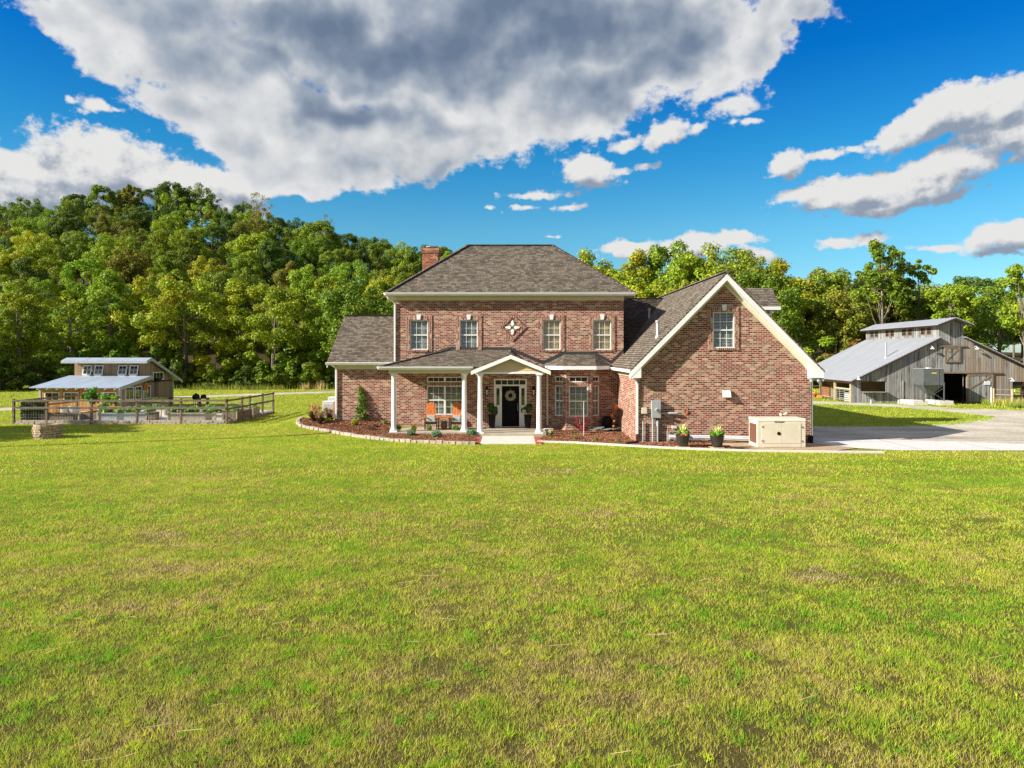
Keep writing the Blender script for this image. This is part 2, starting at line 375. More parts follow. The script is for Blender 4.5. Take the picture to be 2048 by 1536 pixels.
def wall(mb, fr, outline, holes=(), reveal=0.1):
    """outline: convex polygon in (a,b); holes: (a0,a1,b0,b1) rectangles with jambs of depth reveal"""
    As = sorted({p[0] for p in outline} | {h[i] for h in holes for i in (0,1)})
    Bs = sorted({p[1] for p in outline} | {h[i] for h in holes for i in (2,3)})
    for i in range(len(As)-1):
        for j in range(len(Bs)-1):
            ca, cb = (As[i]+As[i+1])/2, (Bs[j]+Bs[j+1])/2
            if any(h[0] < ca < h[1] and h[2] < cb < h[3] for h in holes): continue
            pl = clip_poly(list(outline), As[i], As[i+1], Bs[j], Bs[j+1])
            if pl: mb.poly([fr(a, b) for a, b in pl])
    for a0,a1,b0,b1 in holes:
        d = -reveal
        mb.poly([fr(a0,b0,0),fr(a1,b0,0),fr(a1,b0,d),fr(a0,b0,d)]); mb.poly([fr(a0,b1,d),fr(a1,b1,d),fr(a1,b1,0),fr(a0,b1,0)])
        mb.poly([fr(a0,b0,d),fr(a0,b1,d),fr(a0,b1,0),fr(a0,b0,0)]); mb.poly([fr(a1,b0,0),fr(a1,b1,0),fr(a1,b1,d),fr(a1,b0,d)])
def window(parent, fr, a0, a1, b0, b1, cols=3, rows=4, sash=True, inside='slats', fw=0.05, frame_mat='white_paint', glass='glass', depth=0.07, label=None):
    """frame is the part; pane, grille and blind are its sub-parts"""
    f = MB(); c0, c1 = -depth-0.03, -depth+0.035
    f.fbox(fr,a0,a1,b0,b0+fw,c0,c1+0.02); f.fbox(fr,a0,a1,b1-fw,b1,c0,c1); f.fbox(fr,a0,a0+fw,b0+fw,b1-fw,c0,c1); f.fbox(fr,a1-fw,a1,b0+fw,b1-fw,c0,c1)
    bm = (b0+b1)/2
    if sash: f.fbox(fr,a0+fw,a1-fw,bm-0.028,bm+0.028,c0+0.005,c1-0.005)
    w = f.build('window', frame_mat, parent)
    if label: w['label'] = label
    g = MB(); cg = -depth-0.004
    g.fbox(fr,a0+fw,a1-fw,b0+fw,b1-fw,cg-0.006,cg); g.build('pane', glass, w)
    if cols*rows > 1:
        m = MB(); t = 0.009; A0,A1,B0,B1 = a0+fw,a1-fw,b0+fw,b1-fw
        for k in range(1, cols):
            x = A0+(A1-A0)*k/cols
            if sash: m.fbox(fr,x-t,x+t,B0,bm-0.03,cg+0.002,cg+0.014); m.fbox(fr,x-t,x+t,bm+0.03,B1,cg+0.002,cg+0.014)
            else: m.fbox(fr,x-t,x+t,B0,B1,cg+0.002,cg+0.014)
        for k in range(1, rows):
            y = B0+(B1-B0)*k/rows
            if sash and abs(y-bm) < 0.04: continue
            m.fbox(fr,A0,A1,y-t,y+t,cg+0.003,cg+0.012)
        m.build('grille', frame_mat, w)
    if inside == 'slats':
        s = MB(); b = b0+fw+0.02
        while b < b1-fw:
            s.poly([fr(a0+fw,b,cg-0.05),fr(a1-fw,b,cg-0.05),fr(a1-fw,b+0.030,cg-0.085),fr(a0+fw,b+0.030,cg-0.085)]); b += 0.066
        s.build('blind', 'slat_white', w)
    elif inside in ('shade_tan', 'curtain'):
        s = MB(); s.fbox(fr,a0+fw*.5,a1-fw*.5,b0+fw,b1-fw*.5,cg-0.08,cg-0.07); s.build('blind', inside, w)
    return w

# ------------------------------------------------------------------ camera, sun, sky
cam = bpy.data.cameras.new('camera'); camo = bpy.data.objects.new('camera', cam); COL.objects.link(camo)
camo.location = (0, 0, CH); camo.rotation_euler = (R(90), 0, 0)
cam.sensor_width = 36; cam.lens = 36*F/2048; cam.shift_y = (HOR-768)/2048.0
cam.clip_start = 0.1; cam.clip_end = 3000
SC.camera = camo
AZ, EL = R(70), R(27.4)
sdir = Vector((-math.sin(AZ)*math.cos(EL), -math.cos(AZ)*math.cos(EL), math.sin(EL)))
sl = bpy.data.lights.new('sun', 'SUN'); sl.energy = 5.0; sl.angle = R(0.5); sl.color = (1.0, 0.935, 0.84)
so = bpy.data.objects.new('sun', sl); COL.objects.link(so); so.rotation_euler = sdir.to_track_quat('Z', 'Y').to_euler(); so.location = (-40, -20, 40)
SC.view_settings.view_transform = 'Standard'; SC.view_settings.look = 'None'; SC.view_settings.gamma = 1; SC.view_settings.use_curve_mapping = False
SC.view_settings.exposure = EXPO = 0.92

def ang(px, py):
    dx = (px-1024)/F; dz = (HOR-py)/F
    return math.atan(dx), math.atan2(dz, math.sqrt(1+dx*dx))
wd = bpy.data.worlds.new('World'); SC.world = wd; wd.use_nodes = True
nt = wd.node_tree; bg = nt.nodes['Background']
sky = N(nt, 'ShaderNodeTexSky', sky_type='NISHITA'); sky.sun_disc = False; sky.sun_elevation = EL; sky.sun_rotation = math.pi + AZ
sky.altitude = 300; sky.air_density = 1.0; sky.dust_density = 0.6; sky.ozone_density = 3.0
gen = N(nt, 'ShaderNodeTexCoord').outputs['Generated']
sx = N(nt, 'ShaderNodeSeparateXYZ'); nt.links.new(gen, sx.inputs[0])
az = mth(nt, 'ARCTAN2', sx.outputs[0], sx.outputs[1]); el = mth(nt, 'ARCSINE', sx.outputs[2])
cb = N(nt, 'ShaderNodeCombineXYZ'); nt.links.new(az, cb.inputs[0]); nt.links.new(el, cb.inputs[1])
P0 = cb.outputs[0]
# cloud banks as (centre px, centre py, half width px, half height px, tilt deg, strength) seen from the camera, turned into sky directions
BIG = [(950,-80,760,200,0,1.25),(880,80,560,170,3,1.3),(300,-20,230,110,22,1.1),(430,130,230,85,22,1.1),(660,250,300,85,8,1.2),(900,270,220,80,0,1.15),
       (1150,190,280,90,-14,1.1),(1330,100,170,85,-25,1.0),(1440,150,90,34,-22,.7),(1540,20,80,45,-12,.8),(1610,30,50,30,0,.75),(170,50,110,60,38,.8),(90,15,70,34,20,.7),(560,330,150,50,5,1.0),(470,270,150,60,18,1.1),(360,210,90,40,20,.9),(620,370,90,30,0,.8),(700,330,120,50,8,1.0),(1500,90,110,70,-20,.85),(1250,60,300,120,-8,1.1),(1480,205,60,26,-20,.55),(1540,110,40,14,0,.5)]
SML = [(210,330,165,80,6,1.1),(45,350,120,62,0,1.0),(340,372,230,56,5,1.1),(470,365,150,30,4,1.0),(205,275,46,26,-10,.7),(60,385,140,20,-3,.9),(600,355,60,34,0,.8),(190,203,44,17,16,.55),(135,186,14,8,35,.4),(235,212,20,7,0,.35),(10,412,80,14,-12,.7),
       (1175,338,80,38,5,.95),(1240,335,40,12,-8,.5),(1292,322,28,11,-5,.5),(1190,362,60,12,0,.6),(1070,392,84,10,-4,.5),(1130,412,60,8,-6,.45),(1050,416,40,6,-3,.4),(980,413,16,5,0,.35),(1325,265,60,28,-14,.8),(1255,280,50,16,-12,.6),(1390,260,28,12,-10,.5),(1500,247,32,10,0,.5),(1465,250,20,8,0,.4),
       (1880,232,150,36,-15,1.0),(1800,264,60,16,-8,.8),(2000,205,110,44,-12,1.05),(2120,220,120,70,-8,1.1),(2020,250,110,26,-4,.9),(1575,335,50,28,-20,.8),(1640,316,50,12,-14,.6),(1700,292,26,7,-5,.45),
       (1830,326,110,26,-10,.95),(1940,318,66,24,-8,.85),(1850,355,120,50,-18,1.05),(1730,374,170,38,-12,1.0),(1620,390,90,16,-10,.8),(1770,405,120,20,-8,.8),(1900,385,60,16,-18,.6),
       (1270,500,110,22,-4,.95),(1380,494,110,30,0,1.0),(1465,480,56,22,4,.85),(1500,520,60,16,6,.7),(1490,505,40,10,12,.5),(1670,492,40,12,-6,.6),(1730,480,46,13,-14,.6),(1880,497,70,9,2,.6),(1980,478,60,24,-10,.8),(2050,465,60,30,-4,.9),(2000,505,60,8,0,.5),(1102,471,18,5,-5,.35),(2040,302,26,12,0,.4),(1240,512,80,8,0,.4)]
def field_group(name, blobs, warp, fine, s1=13, s2=38, detail=9):
    g = bpy.data.node_groups.new(name, 'ShaderNodeTree')
    g.interface.new_socket('Vector', in_out='INPUT', socket_type='NodeSocketVector')
    g.interface.new_socket('Value', in_out='OUTPUT', socket_type='NodeSocketFloat')
    gi = g.nodes.new('NodeGroupInput'); go = g.nodes.new('NodeGroupOutput')
    v = gi.outputs[0]
    nz = N(g, 'ShaderNodeTexNoise'); nz.inputs['Scale'].default_value = 9; nz.inputs['Detail'].default_value = 3
    g.links.new(v, nz.inputs['Vector'])
    off = N(g, 'ShaderNodeVectorMath', operation='MULTIPLY_ADD'); g.links.new(nz.outputs['Color'], off.inputs[0])
    off.inputs[1].default_value = (warp, warp, 0); off.inputs[2].default_value = (-warp/2, -warp/2, 0)
    ad = N(g, 'ShaderNodeVectorMath', operation='ADD'); g.links.new(v, ad.inputs[0]); g.links.new(off.outputs[0], ad.inputs[1])
    cur = None
    src = ad.outputs[0]
    for bi, (x, y, w, h, t, st) in enumerate(blobs):
        a, e = ang(x, y)
        if bi and bi % 6 == 0:                 # keeps the shader compiler's live values few
            ch = N(g, 'ShaderNodeVectorMath', operation='MULTIPLY_ADD'); g.links.new(cur, ch.inputs[0]); ch.inputs[1].default_value = (1e-7, 1e-7, 1e-7); g.links.new(ad.outputs[0], ch.inputs[2]); src = ch.outputs[0]
        m = mapping(g, src, scale=(w/F*0.9, h/F*0.95, 1), loc=(a, e, 0), rot=(0, 0, R(-t)), vt='TEXTURE')
        ln = N(g, 'ShaderNodeVectorMath', operation='LENGTH'); g.links.new(m, ln.inputs[0])
        val = mth(g, 'MULTIPLY_ADD', ln.outputs['Value'], -st, st)
        cur = val if cur is None else mth(g, 'SMOOTH_MAX', cur, val, 0.12)
    n1 = noise(g, v, s1, detail, 0.58); n2 = noise(g, mapping(g, v, scale=(1, 1.4, 1)), s2, 5, 0.62)
    n1 = mth(g, 'MULTIPLY', mth(g, 'SUBTRACT', n1, 0.5), fine); n2 = mth(g, 'MULTIPLY', mth(g, 'SUBTRACT', n2, 0.5), fine*0.8)
    amp = mth(g, 'MAXIMUM', mth(g, 'MULTIPLY_ADD', mth(g, 'MAXIMUM', cur, 0.0), -1.5, 1.1, clamp=True), 0.22)
    cur = mth(g, 'ADD', cur, mth(g, 'MULTIPLY', mth(g, 'ADD', n1, n2), amp))
    g.links.new(cur, go.inputs[0]); return g
MAJ = [b for b in SML if b[2]*b[3] > 1300]
DRK = [(700,70,420,80,4,1.0),(1080,50,420,110,0,1.2),(700,195,330,44,8,.9),(1250,150,240,60,-14,.7),(560,130,200,50,20,.7),(860,330,200,30,0,.35)]
gd = field_group('cloud_belly', DRK, 0.16, 0.55, 7, 18, 3)
gb = field_group('cloud_bank', BIG, 0.08, 1.5); gs = field_group('cloud_puffs', SML, 0.05, 1.35, 24, 60); gm = field_group('cloud_shade', MAJ, 0.05, 0.5, 24, 60)
def inst(g, v):
    n = N(nt, 'ShaderNodeGroup'); n.node_tree = g; nt.links.new(v, n.inputs[0]); return n.outputs[0]
def shifted(dx, dy):
    a = N(nt, 'ShaderNodeVectorMath', operation='ADD'); nt.links.new(P0, a.inputs[0]); a.inputs[1].default_value = (dx, dy, 0); return a.outputs[0]
B0 = inst(gb, P0); S0 = inst(gs, P0); M0 = inst(gm, P0); S1 = inst(gm, shifted(-0.008, 0.022))
na = noise(nt, P0, 9, 4, 0.5); nb = noise(nt, shifted(-0.016, 0.018), 9, 4, 0.5)
def sstep(v, a, b):
    m = N(nt, 'ShaderNodeMapRange', interpolation_type='SMOOTHSTEP'); nt.links.new(v, m.inputs[0]); m.inputs[1].default_value = a; m.inputs[2].default_value = b; return m.outputs[0]
covB = sstep(B0, -0.05, 0.28); covS = sstep(S0, 0.0, 0.34)
# big bank: thick middle is slate grey, thin rims white
thick = sstep(B0, 0.15, 1.3)
relB = mth(nt, 'MULTIPLY', mth(nt, 'SUBTRACT', na, nb), 1.5)
big2 = noise(nt, mapping(nt, P0, scale=(1, 2.3, 1), rot=(0,0,R(14)), loc=(.3,.1,0)), 3.0, 3, 0.45, 0.3)
mid2 = noise(nt, mapping(nt, P0, scale=(1, 1.9, 1), rot=(0,0,R(10))), 9.0, 4, 0.5, 0.2)
DK = sstep(inst(gd, P0), -0.25, 1.0)
shB = mth(nt, 'SUBTRACT', mth(nt, 'MULTIPLY_ADD', sstep(B0, 0.1, 0.9), 0.24, 0.05), relB)
shB = mth(nt, 'ADD', shB, mth(nt, 'MULTIPLY', DK, 0.70))
shB = mth(nt, 'ADD', shB, mth(nt, 'MULTIPLY', mth(nt, 'SUBTRACT', big2, 0.5), 0.7))
shB = mth(nt, 'ADD', shB, mth(nt, 'MULTIPLY', mth(nt, 'SUBTRACT', mid2, 0.5), 0.5), clamp=True)
cB = ramp(nt, shB, [(0.0,(.93,.94,.95)),(.25,(.72,.75,.79)),(.5,(.44,.51,.61)),(.8,(.25,.32,.44)),(1.0,(.18,.25,.37))])
nc = noise(nt, P0, 26, 7, 0.6); nd = noise(nt, shifted(-0.006, 0.008), 26, 7, 0.6)
relS = mth(nt, 'ADD', mth(nt, 'MULTIPLY_ADD', mth(nt, 'SUBTRACT', mth(nt, 'MAXIMUM', M0, 0.0), S1), 1.1, 0.44), mth(nt, 'MULTIPLY', mth(nt, 'SUBTRACT', nc, nd), 2.2), clamp=True)
cS = ramp(nt, relS, [(0.0,(.34,.41,.52)),(.30,(.52,.57,.65)),(.55,(.78,.80,.83)),(.85,(.96,.96,.95))])
hs = N(nt, 'ShaderNodeHueSaturation'); hs.inputs['Saturation'].default_value = 1.25; hs.inputs['Hue'].default_value = 0.497; hs.inputs['Value'].default_value = 1.0
nt.links.new(sky.outputs[0], hs.inputs['Color'])
skyc = mixc(nt, 1.0, hs.outputs[0], ramp(nt, el, [(0.0,(.72,.86,1.0)),(.06,(.72,.95,.96)),(.17,(.60,1.0,.98)),(.27,(.22,.88,1.02)),(.38,(.02,.64,1.04)),(.5,(.005,.56,1.06)),(1.0,(.06,.40,.9))]), 'MULTIPLY')
SKYS = 0.078; K = 0.44/SKYS
up = sstep(el, -0.02, 0.02)
c1 = mixc(nt, mth(nt, 'MULTIPLY', covS, up), skyc, mixc(nt, 1.0, cS, (K,K,K), 'MULTIPLY'))
# unseen broken cloud added overhead and behind the camera to whiten the fill light
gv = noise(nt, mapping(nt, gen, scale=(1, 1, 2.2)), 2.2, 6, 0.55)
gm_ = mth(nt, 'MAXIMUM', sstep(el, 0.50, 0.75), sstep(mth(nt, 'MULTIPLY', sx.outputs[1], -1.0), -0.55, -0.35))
covFill = mth(nt, 'MULTIPLY', sstep(gv, 0.40, 0.52), gm_)
c1 = mixc(nt, mth(nt, 'MULTIPLY', covFill, up), c1, mixc(nt, 1.0, ramp(nt, gv, [(0.42,(.72,.72,.73)),(0.65,(.42,.45,.50))]), (K,K,K), 'MULTIPLY'))
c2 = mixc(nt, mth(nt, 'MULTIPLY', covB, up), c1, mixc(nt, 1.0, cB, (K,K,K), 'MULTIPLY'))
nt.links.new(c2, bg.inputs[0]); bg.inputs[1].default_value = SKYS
wd.cycles.sampling_method = 'MANUAL'; wd.cycles.sample_map_resolution = 512
SC.cycles.max_bounces = 6; SC.cycles.diffuse_bounces = 3; SC.cycles.transparent_max_bounces = 12; SC.cycles.transmission_bounces = 4
# ------------------------------------------------------------------ ground
def lawn_mat(name, sheet=True):
    m, nt, b = nodes_of(name)
    p = posco(nt)
    if sheet:
        n1 = noise(nt, p, 0.22, 6, 0.6); n2 = noise(nt, p, 2.6, 5, 0.65); n3 = noise(nt, p, 30, 3, 0.7)
        c = ramp(nt, n1, [(0.30,(.21,.27,.018)),(0.48,(.29,.34,.026)),(0.62,(.36,.36,.045))])
        c = mixc(nt, ramp(nt, n2, [(0.45,(0,0,0)),(0.66,(.7,.7,.7))]), c, (.24,.19,.06))
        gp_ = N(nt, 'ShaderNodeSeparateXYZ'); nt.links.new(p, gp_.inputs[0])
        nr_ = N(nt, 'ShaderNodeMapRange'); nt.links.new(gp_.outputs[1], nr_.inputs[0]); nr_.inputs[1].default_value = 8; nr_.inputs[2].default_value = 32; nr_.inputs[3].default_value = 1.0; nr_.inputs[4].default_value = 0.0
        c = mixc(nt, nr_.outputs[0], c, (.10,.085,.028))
        c = mixc(nt, 1.0, c, ramp(nt, n3, [(0.25,(.55,.55,.55)),(0.75,(1.3,1.3,1.3))]), 'MULTIPLY')
        # leaf litter under the woods
        sp = N(nt, 'ShaderNodeSeparateXYZ'); nt.links.new(p, sp.inputs[0])
        f = N(nt, 'ShaderNodeMapRange'); nt.links.new(sp.outputs[1], f.inputs[0]); f.inputs[1].default_value = 84; f.inputs[2].default_value = 92
        c = mixc(nt, f.outputs[0], c, (.06,.05,.02))
        nt.links.new(c, b.inputs['Base Color']); b.inputs['Roughness'].default_value = 0.95; b.inputs['Specular IOR Level'].default_value = 0.05
        bump(nt, b, n3, 0.9, 0.04)
    return m
lawn_mat('lawn')
def grass_mat(name):
    m, nt, b = nodes_of(name)
    at = N(nt, 'ShaderNodeAttribute'); at.attribute_name = 'tone'
    p = posco(nt)
    lo = noise(nt, p, 0.16, 5, 0.6); mid = noise(nt, p, 1.1, 5, 0.65)
    # tone: 0 green .. 1 straw, pushed by dry patches
    sp = N(nt, 'ShaderNodeSeparateXYZ'); nt.links.new(p, sp.inputs[0])
    near = N(nt, 'ShaderNodeMapRange'); nt.links.new(sp.outputs[1], near.inputs[0]); near.inputs[1].default_value = 8; near.inputs[2].default_value = 26; near.inputs[3].default_value = 0.11; near.inputs[4].default_value = -0.07
    t = mth(nt, 'ADD', at.outputs['Fac'], mth(nt, 'MULTIPLY', mth(nt, 'SUBTRACT', lo, 0.5), 1.3))
    t = mth(nt, 'ADD', t, mth(nt, 'MULTIPLY', mth(nt, 'SUBTRACT', mid, 0.5), 1.7))
    band = noise(nt, mapping(nt, p, scale=(.10, .75, 1), rot=(0,0,R(6))), 1.0, 4, .6)
    t = mth(nt, 'ADD', t, mth(nt, 'MULTIPLY', mth(nt, 'SUBTRACT', band, 0.5), 0.9))
    t = mth(nt, 'ADD', t, near.outputs[0], clamp=True)
    c = ramp(nt, t, [(0.0,(.18,.43,.025)),(0.24,(.40,.60,.032)),(0.48,(.64,.71,.055)),(0.68,(.74,.66,.11)),(0.84,(.54,.39,.18)),(1.0,(.76,.59,.33))])
    nt.links.new(c, b.inputs['Base Color']); b.inputs['Roughness'].default_value = 0.6; b.inputs['Specular IOR Level'].default_value = 0.15
    tr = N(nt, 'ShaderNodeBsdfTranslucent'); nt.links.new(c, tr.inputs[0])
    mx = N(nt, 'ShaderNodeMixShader'); mx.inputs[0].default_value = 0.45
    nt.links.new(b.outputs[0], mx.inputs[1]); nt.links.new(tr.outputs[0], mx.inputs[2]); nt.links.new(mx.outputs[0], nt.nodes['Material Output'].inputs[0])
grass_mat('grass')
def gravel_mat(name, lo, hi, sc=9, joint=0):
    m, nt, b = nodes_of(name); p = posco(nt)
    n1 = noise(nt, p, 0.35, 6, 0.65); n2 = noise(nt, p, sc, 4, 0.75)
    c = ramp(nt, n1, [(0.3, lo), (0.7, hi)])
    c = mixc(nt, 1.0, c, ramp(nt, n2, [(0.3,(.62,.62,.62)),(0.7,(1.3,1.3,1.3))]), 'MULTIPLY')
    wr = noise(nt, mapping(nt, p, scale=(.12, 1.1, 1), rot=(0,0,R(-12))), 1.3, 4, .6, .3)
    c = mixc(nt, 1.0, c, ramp(nt, wr, [(.35,(.80,.79,.77)),(.5,(1,1,1)),(.65,(1.1,1.09,1.07))]), 'MULTIPLY')
    if joint:
        c = mixc(nt, .75, c, (.62,.61,.58))
        s_ = N(nt, 'ShaderNodeSeparateXYZ'); nt.links.new(p, s_.inputs[0])
        for ax, per in ((0, 3.1), (1, 2.4)):
            d_ = mth(nt, 'ABSOLUTE', mth(nt, 'SUBTRACT', mth(nt, 'FRACT', mth(nt, 'DIVIDE', s_.outputs[ax], per)), .5))
            c = mixc(nt, ramp(nt, d_, [(.0,(1,1,1)),(.012,(0,0,0))]), c, (.16,.14,.11))
    nt.links.new(c, b.inputs['Base Color']); b.inputs['Roughness'].default_value = 0.95; b.inputs['Specular IOR Level'].default_value = 0.1
    bump(nt, b, n2, 0.8, 0.03)
gravel_mat('gravel', (.36,.325,.26), (.66,.595,.48), 7); gravel_mat('apron_concrete', (.58,.57,.54), (.68,.67,.64), 3, 1)
gravel_mat('tan_gravel', (.40,.29,.18), (.50,.38,.25), 12); gravel_mat('mulch_base', (.10,.045,.022), (.17,.07,.032), 22)
def mulch_mat():
    m, nt, b = nodes_of('mulch')
    g = N(nt, 'ShaderNodeNewGeometry')
    c = ramp(nt, g.outputs['Random Per Island'], [(0,(.08,.035,.02)),(.4,(.19,.075,.04)),(.75,(.30,.125,.065)),(1,(.46,.29,.17))])
    nt.links.new(c, b.inputs['Base Color']); b.inputs['Roughness'].default_value = 0.95; b.inputs['Specular IOR Level'].default_value = 0.1
mulch_mat()
def grid_mesh(name, xs, ys, zf, mat, kind='structure', label=None):
    X, Y = np.meshgrid(xs, ys); Z = zf(X, Y)
    v = np.stack([X, Y, Z], -1).reshape(-1, 3); nx, ny = len(xs), len(ys)
    i = np.arange(nx-1)[None,:] + nx*np.arange(ny-1)[:,None]
    f = np.stack([i, i+1, i+1+nx, i+nx], -1).reshape(-1, 4)
    me = bpy.data.meshes.new(name); me.from_pydata(v.tolist(), [], f.tolist()); me.shade_smooth(); me.materials.append(MATS[mat])
    o = bpy.data.objects.new(name, me); link(o); tag(o, kind=kind); ORG[o.name] = Vector((0,0,0)); return o
xs = np.unique(np.concatenate([np.linspace(-900,-160,16), np.linspace(-160,-40,41), np.linspace(-40,40,134), np.linspace(40,160,41), np.linspace(160,900,16)]))
ys = np.unique(np.concatenate([np.linspace(-600,0,16), np.linspace(0,30,16), np.linspace(30,60,61), np.linspace(60,200,71), np.linspace(200,420,23), np.linspace(420,1500,10)]))
grid_mesh('ground', xs, ys, ground, 'lawn')

def inpoly(x, y, poly):
    x = np.asarray(x); y = np.asarray(y); c = np.zeros(x.shape, bool); n = len(poly)
    for i in range(n):
        x1,y1 = poly[i][:2]; x2,y2 = poly[(i+1)%n][:2]
        if y1 == y2: continue
        k = ((y1 > y) != (y2 > y)) & (x < (x2-x1)*(y-y1)/(y2-y1)+x1); c ^= k
    return c
def sheet(name, poly, mat, z, kind='structure'):
    mb = MB(); pts = [(p[0], p[1], z) for p in poly]
    a = sum(pts[i][0]*pts[(i+1)%len(pts)][1]-pts[(i+1)%len(pts)][0]*pts[i][1] for i in range(len(pts)))
    if a < 0: pts = pts[::-1]
    from mathutils.geometry import tessellate_polygon
    tr = tessellate_polygon([[Vector(p) for p in pts]])
    mb.v = pts
    for t in tr:
        q = [pts[i] for i in t]; ar = (q[1][0]-q[0][0])*(q[2][1]-q[0][1])-(q[2][0]-q[0][0])*(q[1][1]-q[0][1])
        mb.f.append(list(t) if ar > 0 else list(t)[::-1])
    return tag(mb.build(name, mat), kind=kind)
def slab_poly(mb, poly, z0, z1):
    pts = [(p[0], p[1], z0) for p in poly]
    a = sum(pts[i][0]*pts[(i+1)%len(pts)][1]-pts[(i+1)%len(pts)][0]*pts[i][1] for i in range(len(pts)))
    if a < 0: pts = pts[::-1]
    mb.extr(pts, (0,0,z1-z0)); return mb

# lawn front edge (curb line) in plan
curb_px = [(1074,885.5),(1110,886),(1150,887),(1200,890),(1260,893.5),(1320,897),(1400,900.5),(1480,903),(1560,904.5),(1660,906),(1770,907)]
curb = [G(*p) for p in curb_px]
edge_px = [(604,838.5),(596.5,843.5),(596,848),(603.5,854),(624,858.5),(653,863),(682.5,868.5),(712,874),(741,878),(785,882.5),(829,885.5),(880,887.5),(930,889),(960,889.5)]
edge = [G(*p) for p in edge_px]
# gravel drive: one sheet with the lawn island left out
drive = [G(1500,853), (13.3,32.2,0), (15.5,30.2,0), (34,29.55,0), (60,29.3,0), (60,52,0), G(2048,821.5), G(1925,817.5), G(1800,809.5), G(1700,805.5), G(1560,800.5), G(1560,806.5), G(1700,811), G(1790,815), G(1880,822), G(1985,834), G(1965,841), G(1900,849), G(1800,853.5)]
sheet('drive', drive, 'gravel', 0.012)
apron = [(13.6,33.9),(13.42,31.9),(14.6,30.0),(15.9,29.35),(27.5,29.25),(25.2,30.6),(22.0,31.6),(19.0,32.6)]
sheet('driveway_apron', apron, 'apron_concrete', 0.02)
lanes = [(-70,43),(-52,46.5),(-37,50.6),(-33.8,58),(-31.5,64.2),(-25.9,69.4),(-19.3,74.3),(-8,77.5),(6,79),(30,80)]
mb = MB()
for i in range(len(lanes)-1):
    (x0,y0),(x1,y1) = lanes[i], lanes[i+1]; d = Vector((x1-x0,y1-y0,0)).normalized(); n_ = Vector((-d.y,d.x,0))*1.7
    if i == 0: pn = n_
    d2 = Vector((lanes[min(i+2,len(lanes)-1)][0]-x1, lanes[min(i+2,len(lanes)-1)][1]-y1, 0)); n2 = n_
    if d2.length > 0: n2 = (n_ + Vector((-d2.normalized().y, d2.normalized().x, 0))*1.7)/2
    mb.poly([(x0-pn.x,y0-pn.y,.015),(x1-n2.x,y1-n2.y,.015),(x1+n2.x,y1+n2.y,.015),(x0+pn.x,y0+pn.y,.015)][::1]); pn = n2
tag(mb.build('lane', 'gravel'), kind='structure')

# mulch beds
bedL = [(p[0],p[1]) for p in edge] + [(-1.75,34.0),(-1.75,34.6),(-2.0,34.9),(-6.2,34.9),(-6.2,37.9),(-9.4,37.9),(-11.0,38.6)]
ci = [(p[0], p[1]+0.28) for p in curb]
bedR = ci[:8] + [(9.2,30.4),(8.3,31.85),(5.56,31.85),(5.56,37.35),(1.6,37.35),(1.6,34.5)]
def bed(name, poly, lift, n, seed):
    rng = np.random.default_rng(seed)
    x0,x1 = min(p[0] for p in poly), max(p[0] for p in poly); y0,y1 = min(p[1] for p in poly), max(p[1] for p in poly)
    s = 0.12; gx = np.arange(x0, x1, s); gy = np.arange(y0, y1, s); X, Y = np.meshgrid(gx, gy)
    k = inpoly(X+s/2, Y+s/2, poly); X = X[k]; Y = Y[k]
    zf = lambda x, y: ground(x, y) + lift + 0.025*np.sin(x*3.1+1)*np.sin(y*3.7)
    q = np.stack([np.stack([X+a, Y+b_, zf(X+a, Y+b_)], -1) for a, b_ in ((0,0),(s,0),(s,s),(0,s))], 1)
    base = np_mesh(name, q, 'mulch_base'); tag(base, kind='structure')
    cx = rng.uniform(x0, x1, n*3); cy = rng.uniform(y0, y1, n*3); k = inpoly(cx, cy, poly); cx = cx[k][:n]; cy = cy[k][:n]
    c = np.stack([cx, cy, zf(cx, cy)+0.015], -1)
    nr = np.tile([0,-0.25,1.0], (len(c),1))
    ch = np_mesh(name.replace('bed','chips'), leaf_quads(c, nr, 0.05, 2.2, rng, 0.45), 'mulch'); tag(ch, kind='stuff')
bed('mulch_bed', bedL, 0.05, 26000, 3); bed('mulch_bed', bedR, 0.05, 26000, 4)
tan = [(13.5,31.8),(8.9,31.8),(8.35,30.9),(9.7,30.0)] + [(p[0], p[1]+0.26) for p in curb[8:10]] + [(14.6,30.0)]
sheet('utility_pad', tan, 'tan_gravel', 0.03)
# curbs
def strip(mb, pts, w0, w1, z0, z1):
    pts = [Vector((p[0],p[1],0)) for p in pts]; L = []; Rr = []
    for i, p in enumerate(pts):
        d = (pts[min(i+1,len(pts)-1)]-pts[max(i-1,0)]).normalized(); n_ = Vector((-d.y,d.x,0)); L.append(p+n_*w0); Rr.append(p+n_*w1)
    for i in range(len(pts)-1):
        mb.hull8([L[i]+Vector((0,0,z0)),L[i+1]+Vector((0,0,z0)),Rr[i+1]+Vector((0,0,z0)),Rr[i]+Vector((0,0,z0)),L[i]+Vector((0,0,z1)),L[i+1]+Vector((0,0,z1)),Rr[i+1]+Vector((0,0,z1)),Rr[i]+Vector((0,0,z1))])
mb = MB(); strip(mb, curb, 0.0, 0.24, -0.05, 0.07); o = mb.build('concrete_curb', 'concrete'); tag(o, 'pale poured concrete curb sweeping along the lawn from the walkway to the driveway', 'curb')
mb = MB(); strip(mb, curb, 0.245, 0.33, -0.05, 0.06); o = mb.build('red_border', 'red_stain'); tag(o, 'thin red stained border strip laid behind the pale concrete curb', 'border')
wp = P(1022,889,0.1)
walk = MB(); slab_poly(walk, [(-1.42,31.45),(1.05,31.45),(1.05,34.3),(-1.42,34.3)], -0.05, 0.05); o = walk.build('walkway', 'concrete', bevel=0.01); tag(o, kind='structure')
